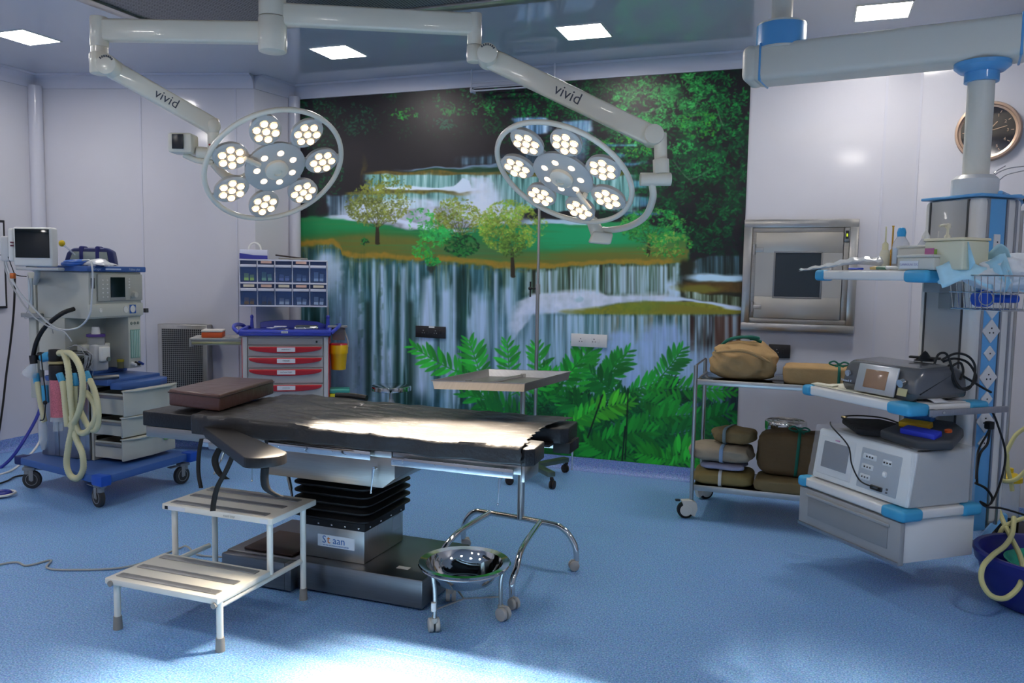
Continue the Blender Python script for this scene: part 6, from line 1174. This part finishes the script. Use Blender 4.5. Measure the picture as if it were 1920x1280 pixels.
# side pole, clamps and hook
pp = at(1901, 600, d=4.35)
m = M(); m.cyl((pp.x, pp.y, .42), (pp.x, pp.y, at(1901, 395, y=pp.y).z), .013, seg=16); pl = m.done('side_pole', STEEL, t)
e0 = W(B1, BY0 + .12, 0)
zb_ = at(1895, 972, y=pp.y).z
m = M(); m.tube([Vector((e0.x, e0.y, zb_)), Vector((pp.x, pp.y, zb_))], .02, 4); m.box((pp.x, pp.y, zb_), (.06, .05, .05), None, .006); m.done('lower_clamp', PBLUE, t)
z2_ = BZ1 + .03; m = M(); m.tube([Vector((e0.x, e0.y, z2_ - .01)), Vector((pp.x, pp.y, z2_ - .01))], .012, 6); m.cyl((pp.x - .03, pp.y, z2_ - .03), (pp.x - .03, pp.y, z2_ + .03), .03, seg=18); m.done('upper_clamp', PBLUE, t); m = M(); m.sph((pp.x + .035, pp.y - .02, z2_), .03, (1.2, 1, .9)); m.done('clamp_knob', BLACKP, t)
m = M(); G = lambda a, b: at(a, b, d=4.3); m.tube([G(1925, 311), G(1890, 316), G(1868, 326), G(1861, 336), G(1864, 341), G(1873, 338), G(1890, 327), G(1930, 318)], .0028, 8, smooth=6); m.tube([G(1885, 311), G(1868, 321), G(1862, 330)], .0025, 8, smooth=4); m.done('wire_hook', CHROME, t)
# power plugs and cables on the pendant
D_ = (W(B1 + .02, BY0 + .10, .85) - CAM).dot(_fw) - .035
m = M(); q = at(1855, 797, d=D_); m.box(q, (.035, .035, .04), mrot(PZ), .008); m.done('plug', BLACKP, t)
cable('power_cable', [at(1856, 800, d=D_), at(1852, 830, d=D_), at(1838, 850, d=D_), at(1832, 880, d=D_), at(1832, 905, d=D_)], .006, CORDB, 'black power cable looping down from the plug on the pendant')
cable('power_cable', [at(1856, 802, d=D_), at(1850, 815, d=D_), at(1835, 842, d=D_ - .01), at(1831, 870, d=D_ - .02), at(1830, 898, d=D_ - .03)], .005, CORDB, 'thinner black cable beside the looping power cable')
cable('long_black_cable', [at(1848, 758, d=D_ - .03), at(1862, 775, d=D_ - .03), at(1872, 800, d=D_ - .03), at(1884, 840, d=D_ - .03), at(1884, 870, d=D_ - .03), at(1872, 915, d=D_ - .03), at(1856, 945, d=D_ - .03), at(1842, 942, d=D_ - .03), at(1838, 940, d=D_ - .03), at(1850, 950, d=D_ - .03), at(1880, 953, d=D_ - .03), at(1930, 968, d=D_ - .03)], .005, CORDB, 'long black cable hanging from the middle shelf past the socket strip')
cable('black_mains_cable', [at(1828, 905, d=D_), at(1848, 915, d=D_), at(1860, 932, d=D_), at(1858, 944, d=D_)], .006, CORDB, 'short black cable emerging behind the lowest shelf')
cable('floor_mains_cable', [at(1808, 992, d=4.3), at(1820, 1010, d=4.3), at(1840, 1030, z=.02), at(1870, 1037, z=.02), at(1895, 1025, z=.1), at(1925, 1005, z=.15)], .006, CORDB, 'black cable drooping from the drawer to the suction unit')
# ---- basket
c = W(.215, .26, ZU - .06); bz0, bz1 = ZU - .16, ZU - .018
t = thing('wire_basket', 'steel wire basket holding masks and a blue torch, on the side of the upper shelf', 'basket', (c.x, c.y, bz0), PZ)
m = LM(); hx, hy = .135, .17
def rect(z, e=0.): return [Vector((-hx + e, -hy + e, z)), Vector((hx - e, -hy + e, z)), Vector((hx - e, hy - e, z)), Vector((-hx + e, hy - e, z)), Vector((-hx + e, -hy + e, z))]
for z, e, r_ in ((bz1 - bz0, 0, .0035), ((bz1 - bz0) / 2, .008, .0022), (0, .015, .003)): m.tube(rect(z, e), r_, 6)
for k in range(9):
    x = -hx + .01 + (2 * hx - .02) * k / 8; m.tube([(x, -hy, bz1 - bz0), (x * .9, -hy + .015, 0), (x * .9, hy - .015, 0), (x, hy, bz1 - bz0)], .0018, 5)
for k in range(9):
    y = -hy + .01 + (2 * hy - .02) * k / 8; m.tube([(-hx, y, bz1 - bz0), (-hx + .015, y * .9, 0), (hx - .015, y * .9, 0), (hx, y, bz1 - bz0)], .0018, 5)
m.done('wire_frame', CHROME, t)
MASK = mat('pale_blue_mask', 'a9d2e2', .75, var=.12, vscale=12)
random.seed(8)
o = bundle('face_masks', 'heap of pale blue and white disposable masks and a bag piled in the wire basket', 'masks', (c.x - .0, c.y - .0, bz0 + .075), (.22, .28, .15), mat('white_mask', 'd5d9de', .75), PZ, (.7, .7), .25, 31, fold=.3); o.rotation_euler.z = PZ
for k in range(12):
    m = LM(); q = Vector((random.uniform(-.10, .06), random.uniform(-.14, .10), random.uniform(.05, .15))); a_ = random.uniform(-.8, .8)
    m.grid(8, 4, lambda u, v, q=q, a_=a_: q + Vector(((u - .5) * .19 * math.cos(a_), (u - .5) * .19 * math.sin(a_), (v - .5) * .09 + .02 * math.sin(u * 6 + k))) + Vector((-.04 * (v - .5), -.07 + .0 * v, 0))); m.done('mask', MASK if k % 3 else mat('white_mask', 'd5d9de', .75), o, None, 60, solid=.002)
c2 = W(.115, .13, bz0 + .04)
t = thing('torch', 'bright blue torch with a round reflector lying in the wire basket', 'torch', (c2.x, c2.y, bz0 + .004), PZ); TB = mat('torch_blue', '1b55c4', .35)
dt = Vector((math.cos(.35), math.sin(.35), 0)); q0 = at(1843, 547, d=(c2 - CAM).dot(_fw) - .02); q0.z = bz0 + .045
m = M(); m.cyl(q0 + dt * .02, q0 + dt * .15, .018, .018, 20, bev=.002); m.cyl(q0 - _fw * -.03, q0 + _fw * .0 - _fw * .025, .036, .038, 24); m.done('case', TB, t); m = M(); q_ = q0 - _fw * .026; m.lathe([(0, -.012), (.012, -.008), (.030, .0), (.033, .001), (.033, -.004)], q_, frame(-_fw), seg=24); m.done('reflector', CHROME, t)
# ---- things on the upper shelf
def on(x, y, z): return W(x + .055, y, z)
ZT = ZU + .004
CLR = mat('clear_bottle_plastic', 'd6dbe2', .12, alpha=.5, spec=.6); FROST = mat('frosted_plastic', 'dcdcd4', .35, alpha=.72); CRL = mat('cream_bottle', 'e0dcc4', .35)
def upos(px_, yl):
    """place on the upper shelf seen at px_, on the line y = yl of the shelf"""
    v = at(px_, 500, d=1) - CAM; o0 = W(0, yl, 1.5); dx_ = W(1, yl, 1.5) - o0; # solve CAM + s v = o0 + k dx (xy)
    det = v.x * -dx_.y + v.y * dx_.x; k = (v.x * (o0.y - CAM.y) - v.y * (o0.x - CAM.x)) / (dx_.x * v.y - dx_.y * v.x); return o0.xy + dx_.xy * k
def bottle(name, label, px_, yl, prof, mt, z=ZT, seg=24):
    p = upos(px_, yl); t = thing(name, label, 'bottle', (p.x, p.y, z)); m = LM(); m.lathe(prof, seg=seg); m.done('bottle', mt, t, None, 60); return t
def sub(t, prof, nm, mt, off=(0, 0, 0), seg=20): m = LM(); m.lathe(prof, off, seg=seg); return m.done(nm, mt, t, None, 60)
t = bottle('squeeze_bottle', 'cream squeeze bottle with a long thin nozzle, first from the left on the upper shelf', 1658, .20, [(0, 0), (.024, 0), (.024, .085), (.018, .10), (0, .10)], CRL); sub(t, [(0, .10), (.014, .10), (.014, .13), (.004, .14), (.003, .215), (0, .215)], 'nozzle', mat('cream_nozzle', 'e2d9ac', .4))
t = bottle('amber_syringe', 'narrow amber syringe standing behind the squeeze bottle', 1671, .24, [(0, 0), (.009, 0), (.009, .10), (.004, .11), (.004, .215), (.006, .215), (.006, .22), (0, .22)], mat('amber_plastic', 'c29018', .35))
t = bottle('saline_bottle', 'clear bottle with a bright blue domed cap on the upper shelf', 1687, .24, [(0, 0), (.036, 0), (.04, .01), (.04, .11), (.036, .135), (.018, .165), (.014, .17), (0, .17)], CLR)
sub(t, [(0, .165), (.019, .165), (.021, .185), (.016, .205), (0, .21)], 'blue_cap', mat('cap_blue', '2f9bd4', .35)); sub(t, [(0, .003), (.034, .003), (.036, .06), (0, .06)], 'contents', mat('peach_liquid', 'e0cdbd', .2)); 
m = LM(); m.torus((0, 0, .06), .0405, .0005, None, PI * 1.1, PI * 1.6, 12, 4); m.box((-.028, -.034, .07), (.022, .002, .075), mrot(-.7)); m.done('label_strip', mat('bottle_label', 'b6cbe0', .5), t)
t = bottle('spray_bottle', 'clear bottle with a white pointed cap, between the blue capped and the pump bottle', 1733, .30, [(0, 0), (.045, 0), (.048, .01), (.048, .10), (.02, .15), (.016, .155), (0, .155)], CLR); sub(t, [(0, .15), (.018, .15), (.018, .165), (.006, .19), (0, .2)], 'cap', WPLAST)
t = bottle('dropper_bottle', 'small white bottle with a thin straight spout', 1756, .33, [(0, 0), (.02, 0), (.022, .09), (.008, .11), (.0035, .12), (.0025, .19), (0, .19)], WPLAST)
t = bottle('pump_bottle', 'cream pump dispenser bottle standing behind the plastic tubs', 1773, .36, [(0, 0), (.035, 0), (.037, .01), (.037, .13), (.015, .15), (0, .15)], CRL); sub(t, [(0, .15), (.014, .15), (.014, .165), (.006, .175), (.006, .20), (.013, .205), (.013, .222), (0, .225)], 'pump', CRL); m = LM(); m.tube([(0, 0, .215), (-.02, -.02, .216), (-.04, -.035, .21)], .006, 8, smooth=4); m.done('spout', CRL, t)
def tubb(name, label, px_, yl, d, mt, z=ZT, lid=None, rz=PZ):
    p = upos(px_, yl); t = thing(name, label, 'container', (p.x, p.y, z), rz); m = LM(); m.bb(-d[0] / 2, d[0] / 2, -d[1] / 2, d[1] / 2, 0, d[2], .008, 3); m.done('tub', mt, t); m = LM(); m.bb(-d[0] / 2 - .004, d[0] / 2 + .004, -d[1] / 2 - .004, d[1] / 2 + .004, d[2], d[2] + .012, .004); m.done('lid', lid or mt, t); return t
t = tubb('plastic_tub', 'low clear tub with a white paper label at the front of the upper shelf', 1738, .08, (.20, .14, .055), FROST); m = LM(); m.bb(-.085, .02, -.0715, -.0705, .006, .04); m.done('paper_label', WL, t, None, 0); text('CANNULAE 22G', .014, facing(Vector((-.032, -.0722, .023)), (1, 0, 0), (0, 0, 1)), mat('violet_ink', '8a86b4', .5), 'lettering', t, .0002, True)
t = tubb('plastic_tub', 'medium clear tub stacked behind the low labelled tub', 1726, .22, (.19, .10, .105), FROST, z=ZT)
t = tubb('plastic_tub', 'large cream lidded tub with a pink and green sticker, right end of the upper shelf', 1791, .12, (.20, .15, .125), mat('yellowish_tub', 'd8d6bc', .3, alpha=.85), lid=mat('cream_tub_lid', 'dccfae', .4)); m = LM(); m.bb(-.095, -.045, -.0765, -.0752, .06, .095); m.done('pink_sticker', mat('pink_sticker', 'b86a98', .5), t, None, 0); m = LM(); m.bb(-.045, -.03, -.0765, -.0752, .065, .09); m.done('green_sticker', mat('green_sticker', '8aa848', .5), t, None, 0)
# long clear wrapper sticking out over the shelf's left end
m = M(); A_ = [at(1652, 492, d=3.92), at(1600, 490, d=3.98), at(1550, 499, d=4.05), at(1498, 507, d=4.12)]; S_ = spline(A_, 8); tt = bmesh.new(); n_ = len(S_)
up_ = [tt.verts.new(p + Vector((0, 0, .022 * (1 - i / n_) + .004 + .004 * math.sin(i * 1.7)))) for i, p in enumerate(S_)]; md_ = [tt.verts.new(p + Vector((.01, -.02, .003 * math.sin(i * 2.3)))) for i, p in enumerate(S_)]; dn_ = [tt.verts.new(p - Vector((0, 0, .016 * (1 - i / n_) + .003))) for i, p in enumerate(S_)]
for i in range(n_ - 1): tt.faces.new((up_[i], up_[i + 1], md_[i + 1], md_[i])); tt.faces.new((md_[i], md_[i + 1], dn_[i + 1], dn_[i]))
m._add(tt, Matrix.Identity(4)); o = m.done('catheter_wrapper', mat('glossy_wrapper', 'd4d8da', .15, alpha=.8), None, None, 60, solid=.0015); tag(o, 'long clear plastic wrapper sticking out over the left end of the upper shelf', 'wrapper')
p = upos(1618, .06); q = upos(1592, .06); m = M(); m.cyl((*p, ZT + .006), (*q, ZT + .006), .005, seg=10); o = m.done('blue_pen', mat('pen_blue', '2c50c0', .35)); tag(o, 'blue pen lying near the front of the upper shelf', 'pen')
for k, (nm, px_, col, lab) in enumerate((('needle_pack', 1642, 'c8b070', 'small yellow needle packet left of the green one on the upper shelf'), ('needle_pack', 1654, '58806a', 'small green needle packet near the middle of the upper shelf'), ('needle_pack', 1672, 'd8dcdc', 'small white crumpled needle packet beside the blue capped bottle'))):
    p = upos(px_, .06); m = M(); m.box((*p, ZT + .010), (.05, .03, .014), mrot(PZ + k * .5, .2), .004); o = m.done(nm, mat('pack_%s' % ('yellow', 'green', 'white')[k], col, .4)); tag(o, lab, 'packet')
# ---- endoscopy unit on the middle shelf
ZS = ZM + .004
p = W(-.275, .235, ZS)
t = thing('camera_unit', 'dark grey curved instrument with a small brownish screen on the middle shelf', 'medical device', (p.x, p.y, ZS + .009), PZ); CUG = mat('device_charcoal', '56585c', .25, coat=.4)
prf = [(-.155, 0), (-.165, .02), (-.148, .10), (-.12, .142), (.08, .155), (.15, .12), (.165, .03), (.155, 0)]       # y, z outline of the side
m = LM(); m.prism([(y, z) for y, z in prf], -.235, .235, Matrix(((0, 0, 1, 0), (1, 0, 0, 0), (0, 1, 0, 0), (0, 0, 0, 1))), .03, 4); m.done('case', CUG, t)
sl = Matrix(((1, 0, 0, 0), (0, .22, -.975, 0), (0, .975, .22, 0), (0, 0, 0, 1)))       # leaning front plane
ftr = Matrix.Translation((.005, -.166, .068)) @ sl
m = LM(); m.box((0, 0, 0), (.25, .14, .012), None, .012, 3)
def tr(m_, X): 
    for v in m_.bm.verts: v.co = X @ v.co
tr(m, ftr); sc = m.done('screen_surround', mat('silver_plastic', 'b8bcc2', .25, .5), t)
m = LM(); m.box((0, 0, .0065), (.14, .09, .004), None, .002); tr(m, ftr); m.done('screen', mat('brown_screen', '96755c', .2, coat=.4), sc)
m = LM(); m.cyl((.16, -.160, .075), (.16, -.18, .07), .019, seg=20); m.done('light_port', CHROME, t); m = LM(); m.cyl((-.19, -.155, .078), (-.19, -.166, .076), .015, seg=20); m.done('power_button', mat('silver_plastic', 'b8bcc2', .25, .5), t)
m = LM(); m.box((0, 0, 0), (.055, .035, .003)); tr(m, Matrix.Translation((.165, -.168, .03)) @ sl); m.done('sticker', mat('beige_sticker', 'b9b38a', .5), t, None, 0); text('Telepack X', .016, Matrix.Translation((-.19, -.1695, .040)) @ Matrix(((1, 0, 0, 0), (0, .22, -.975, 0), (0, .975, .22, 0), (0, 0, 0, 1))), mat('pale_print', 'b8c8e0', .5), 'lettering', t, .0004, True)
for x in (-.2, .2): m = LM(); m.cyl((x, -.13, -.008), (x, -.13, .006), .012, seg=12); m.done('foot', BLACKP, t)
p = W(-.24, .33, 0); t2 = thing('black_plug', 'black plug with splayed cables lying on top of the dark grey instrument', 'plug', (p.x, p.y, ZS + .166)); m = LM(); m.lathe([(0, .05), (.012, .04), (.03, .012), (.05, 0), (0, 0)], seg=16); m.box((.0, 0, .015), (.14, .03, .012), mrot(-.3), .005); m.done('plug', BLACKP, t2)
_kd = (W(-.0, .30, 1.) - CAM).dot(_fw)
K = lambda a, b, dd=0.: at(a, b, d=_kd + dd)
for i, pts in enumerate(([K(1752, 682), K(1760, 664), K(1775, 664), K(1785, 690), K(1792, 715), K(1806, 730), K(1820, 725), K(1828, 700), K(1826, 680), K(1812, 666), K(1790, 663), K(1765, 675)],
                         [K(1768, 678, .03), K(1790, 672, .03), K(1815, 680, .03), K(1830, 705, .03), K(1822, 722, .03), K(1800, 728, .03), K(1786, 712, .03), K(1783, 690, .03), K(1800, 680, .03), K(1806, 696, .03), K(1800, 712, .03)],
                         [K(1778, 684, .05), K(1798, 700, .05), K(1825, 716, .06), K(1845, 728, .08), K(1858, 735, .1)])):
    cable('device_cable', pts, .0055, CORDB, ('coil of black cable standing behind the dark grey instrument on the middle shelf', 'inner loops of black cable in the coil on the middle shelf', 'black cable end leading from the coil to the socket strip')[i])
t = thing('paper_sheets', 'creamy folded paper sheets under the dark grey instrument', 'papers', W(-.35, .15, ZS), PZ); 
m = LM(); m.grid(30, 12, lambda u, v: (-.31 + .52 * u, -.125 + .26 * v, .0015 + .003 * abs(noise.noise(Vector((u * 8, v * 5, 1)))))); m.done('sheet', mat('cream_paper', 'd9d7c4', .7), t, None, 60, solid=.001); m = LM(); m.box((-.26, -.09, .007), (.13, .05, .006), mrot(.2, .05), .002); m.done('folded_strip', mat('cream_paper', 'd9d7c4', .7), t)
p = W(-.055, .2, ZS); m = M(); m.grid(10, 4, lambda u, v: W(-.11 + .10 * u, .16 + .08 * v, ZS + .0015 + .012 * math.sin(PI * u))); o = m.done('receipt_slip', mat('white_paper', 'dcdde0', .6), None, None, 60, solid=.001); tag(o, 'curled white paper slip at the right of the middle shelf', 'paper')
# ---- electrosurgery unit on the lowest shelf
ZS = ZW + .004; p = W(-.33, .22, ZS)
t = thing('electrosurgery_unit', 'white medical generator in a clear plastic cover on the lowest pendant shelf', 'medical device', (p.x, p.y, ZS), PZ); EW = mat('generator_white', 'e6e9e8', .3, coat=.3); EP = mat('generator_panel', 'a3adb6', .35)
m = LM(); m.prism([(-.17, 0), (-.13, .255), (.19, .255), (.20, 0)], -.31, .31, Matrix(((0, 0, 1, 0), (1, 0, 0, 0), (0, 1, 0, 0), (0, 0, 0, 1))), .012, 3); m.done('case', mat('generator_case', 'b0b0ae', .4), t)
ln = math.atan2(.04, .255); LNM = Matrix.Rotation(-ln, 4, 'X')
def fpan(x0, x1, z0, z1, th, mt, nm, par=t, bev=.004, yo=0.): 
    m = LM(); m.bb(x0, x1, -th - yo, .012, z0, z1, bev, 3); tr(m, Matrix.Translation((0, -.172, 0)) @ LNM); return m.done(nm, mt, par)
f1 = fpan(-.315, .315, .004, .262, .018, EW, 'front_moulding', t, .016); f2 = fpan(-.29, -.04, .03, .235, .022, mat('generator_light', 'dfe2e2', .3), 'left_bezel', f1, .01); fpan(-.255, -.075, .07, .205, .025, mat('generator_screen', '6d737d', .15, coat=.5), 'screen', f1, .003); fpan(.0, .25, .03, .225, .022, EP, 'right_panel', f1, .006)
for (x, z, w_) in ((.06, .185, .09), (.055, .135, .08), (.05, .085, .07), (.17, .18, .06)):
    o2 = fpan(x - w_ / 2, x + w_ / 2, z - .016, z + .016, .025, mat('port_pale', 'd4dadd', .3), 'port', f1, .008)
    for k in range(3): fpan(x - .02 + k * .018, x - .012 + k * .018, z - .004, z + .004, .0275, BLACKP, 'port_hole', f1, .001)
fpan(.15, .18, .11, .14, .028, EW, 'knob', f1, .01); fpan(.19, .20, .055, .065, .026, BLACKP, 'port_hole', f1, .001); fpan(.19, .20, .04, .048, .026, BLACKP, 'port_hole', f1, .001); fpan(.10, .17, .04, .062, .034, BLACKP, 'cable_plug', f1, .004)
fpan(-.18, -.15, .215, .222, .025, mat('pink_mark', 'c884b4', .5), 'pink_mark', f1, .001)
PC = mat('clear_cover_film', 'dfe2e4', .12, alpha=.22, spec=.8)
m = LM(); tt = bmesh.new()
def film(u, v):    # front to back over the top
    s = v * 3; x = -.33 + .66 * u; n_ = noise.noise(Vector((u * 9, v * 16, 0))) * .010
    if s < 1: return (x, -.20 + .045 * s + n_ * .5, .012 + .258 * s)
    if s < 2: return (x, -.155 + .35 * (s - 1), .272 + abs(n_))
    return (x, .205 + n_ * .4, .27 - .26 * (s - 2))
m.grid(40, 60, film); m.done('plastic_cover', PC, t, None, 60)
m = LM(); m.grid(30, 20, lambda u, v: (.325 + .008 * noise.noise(Vector((u * 9, v * 7, 4))), -.185 + .38 * u, .01 + .255 * v)); m.done('plastic_cover_side', PC, t, None, 60)
cable('thin_black_lead', [W(-.60, .10, .76), at(1560, 800, d=3.9), at(1590, 835, d=3.82), at(1597, 870, d=3.75), at(1612, 900, d=3.7), at(1635, 912, d=3.62), W(-.20, .045, .515)], .0035, CORDB, 'thin dark lead crossing the front of the white generator to its socket')
# black pouch and coloured pads on top
ZP = ZW + .285
t = thing('black_pouch', 'flat black zipped pouch lying on the white generator', 'pouch', W(-.40, .20, ZP), PZ); m = LM(); m.prism([(-.21, -.02), (-.13, .16), (.12, .15), (.22, -.03), (.05, -.16)], .0, .034, None, .014, 3); m.done('pouch', mat('black_fabric', '17171a', .85, bump=.4, bscale=40), t); m = LM(); m.tube([(-.2, 0, .02), (-.25, .02, .03), (-.2, .10, .04), (-.08, .14, .045), (.1, .1, .04)], .004, 8, smooth=6); m.done('cord', CORDB, t); m = LM(); m.cyl((-.25, .02, .028), (-.22, .02, .028), .008); m.done('gold_plug', mat('gold_plug', 'c8b48a', .3, .8), t)
t = thing('paddle_tray', 'dark grey tray with blue, yellow and dark blue pads on the right of the generator', 'medical accessory', W(-.125, .24, ZP), PZ + .25)
t.rotation_euler.x = .20; t.location.z += .012
m = LM(); m.prism([(-.17, -.10), (-.13, .15), (.05, .17), (.13, .10), (.17, -.08), (.05, -.16)], .0, .048, None, .014, 3); m.done('tray', mat('tray_charcoal', '3c3d40', .5), t)
for (x, y, w_, h_, col, nm, rz_) in ((-.09, .115, .13, .06, '2f70b8', 'light_blue_pad', .1), (-.055, .02, .14, .06, 'd8a41c', 'yellow_pad', .05), (.02, -.07, .17, .065, '2a36b4', 'dark_blue_pad', -.05)): m = LM(); m.box((x, y, .058), (w_, h_, .03), mrot(rz_), .006); m.done(nm, mat(nm, col, .45), t)
m = LM(); m.cyl((.10, .02, .045), (.10, .02, .058), .016, seg=16); m.done('orange_knob', mat('orange_knob', 'd05a20', .4), t)

# ================================================================== suction unit, tub
YS = mat('suction_yellow', 'd8b818', .35)
sp = at(1905, 1022, z=0.0); 
t = thing('suction_unit', 'suction machine with clear jars and yellow lids at the right edge, behind the blue tub', 'suction machine', (sp.x + .1, sp.y + .05, 0))
m = M(); m.bb(sp.x - .14, sp.x + .5, sp.y - .1, sp.y + .3, .012, .07, .01); m.done('base', BLACKP, t)
for (dx, dy) in ((-.1, -.06), (.45, -.06), (-.1, .26), (.45, .26)): m = M(); m.sph((sp.x + dx, sp.y + dy, .014), .014); m.done('foot', CREAM, t)
for k, (dx, dy) in enumerate(((-.055, .0), (.15, -.02), (.30, .0))):
    q = Vector((sp.x + dx, sp.y + dy, .07)); m = M(); m.cyl(q, q + Vector((0, 0, .10)), .06, seg=24); m.done('jar_base', BLACKP, t); m = M(); m.cyl(q + Vector((0, 0, .10)), q + Vector((0, 0, .30)), .058, seg=24); j = m.done('jar', GLASSY, t); m = M(); m.lathe([(0, .30), (.066, .30), (.066, .325), (.04, .345), (.018, .35), (.018, .375), (0, .375)], q, seg=24); m.done('lid', YS, j)
m = M(); m.sph((sp.x + .07, sp.y - .09, .31), .03, (1, 1, .8)); m.done('red_valve', mat('valve_red', '8c1c2c', .35), t); m = M(); m.bb(sp.x + .1, sp.x + .4, sp.y + .05, sp.y + .25, .07, .36, .01); m.done('pump_housing', mat('suction_panel', 'c9b030', .4), t)
T = lambda a, b, d_=4.35: at(a, b, d=d_)
cable('yellow_suction_tube', [T(1872, 852), T(1885, 850), T(1893, 835), T(1905, 815), T(1925, 800)], .011, YTUBE, 'pale yellow suction tube branching upwards beside the pendant pole')
cable('yellow_suction_tube', [T(1888, 850, 4.4), T(1889, 875, 4.4), T(1895, 900, 4.4), T(1898, 920, 4.4)], .011, YTUBE, 'pale yellow suction tube dropping straight into a yellow lid')
cable('yellow_suction_tube', [T(1870, 895), T(1885, 902), T(1905, 898), T(1925, 880)], .011, YTUBE, 'pale yellow suction tube lying over the yellow lids')
cable('yellow_loop_hose', [T(1868, 945, 4.2), T(1880, 975, 4.15), T(1896, 1008, 4.0), T(1912, 1040, 3.8), T(1918, 1070, 3.65), T(1910, 1100, 3.6), T(1885, 1121, 3.58), T(1858, 1116, 3.58), T(1841, 1090, 3.6), T(1843, 1062, 3.62), T(1862, 1040, 3.7), T(1885, 1022, 3.85), T(1898, 1000, 4.0), T(1901, 970, 4.1)], .012, YTUBE, 'pale yellow hose making a big loop over the rim of the blue tub')
cable('yellow_short_hose', [T(1872, 1008, 4.1), T(1880, 990, 4.1), T(1900, 978, 4.1), T(1930, 968, 4.1)], .011, YTUBE, 'pale yellow hose running right, above the blue tub')
c = at(1962, 1134, z=0.0); c = Vector((c.x, c.y, .001)); c.x += .0
t = thing('blue_tub', 'dark blue round plastic tub on the floor at the right edge', 'tub', c); NV = mat('tub_navy', '20257a', .35, coat=.2)
m = LM(); m.lathe([(0, 0), (.21, 0), (.235, .012), (.275, .10), (.29, .185), (.305, .19), (.31, .215), (.318, .235), (.31, .245), (.29, .243), (.28, .225), (.262, .10), (.22, .018), (0, .014)], seg=64); m.done('tub', NV, t, None, 40)
t = thing('green_bowl', 'sea green plastic bowl sitting inside the dark blue tub', 'bowl', c + Vector((.03, .01, .08))); m = LM(); m.lathe([(0, 0), (.12, 0), (.17, .06), (.205, .115), (.212, .12), (.205, .122), (.165, .065), (.115, .008), (0, .006)], (0, 0, 0), seg=56); m.done('bowl', mat('sea_green_plastic', '1f9a80', .35), t, None, 40)
# ================================================================== groups of look-alikes
for o in bpy.data.objects:
    if o.parent is None and 'category' in o and 'group' not in o:
        b_ = o.name.split('.')[0]
        g_ = {'surgical_lamp': 'surgical lamps over the operating table', 'cloth_bundle': 'cloth wrapped bundles on the steel trolley', 'wall_socket': 'sockets on the back wall', 'plastic_tub': 'plastic tubs on the upper shelf',
              'needle_pack': 'needle packets on the upper shelf', 'device_cable': 'black cables of the dark grey instrument', 'power_cable': 'power cables at the socket strip', 'yellow_suction_tube': 'pale yellow suction tubes',
              'squeeze_bottle': 'bottles on the upper shelf', 'saline_bottle': 'bottles on the upper shelf', 'spray_bottle': 'bottles on the upper shelf', 'dropper_bottle': 'bottles on the upper shelf', 'pump_bottle': 'bottles on the upper shelf'}.get(b_)
        if g_: o['group'] = g_
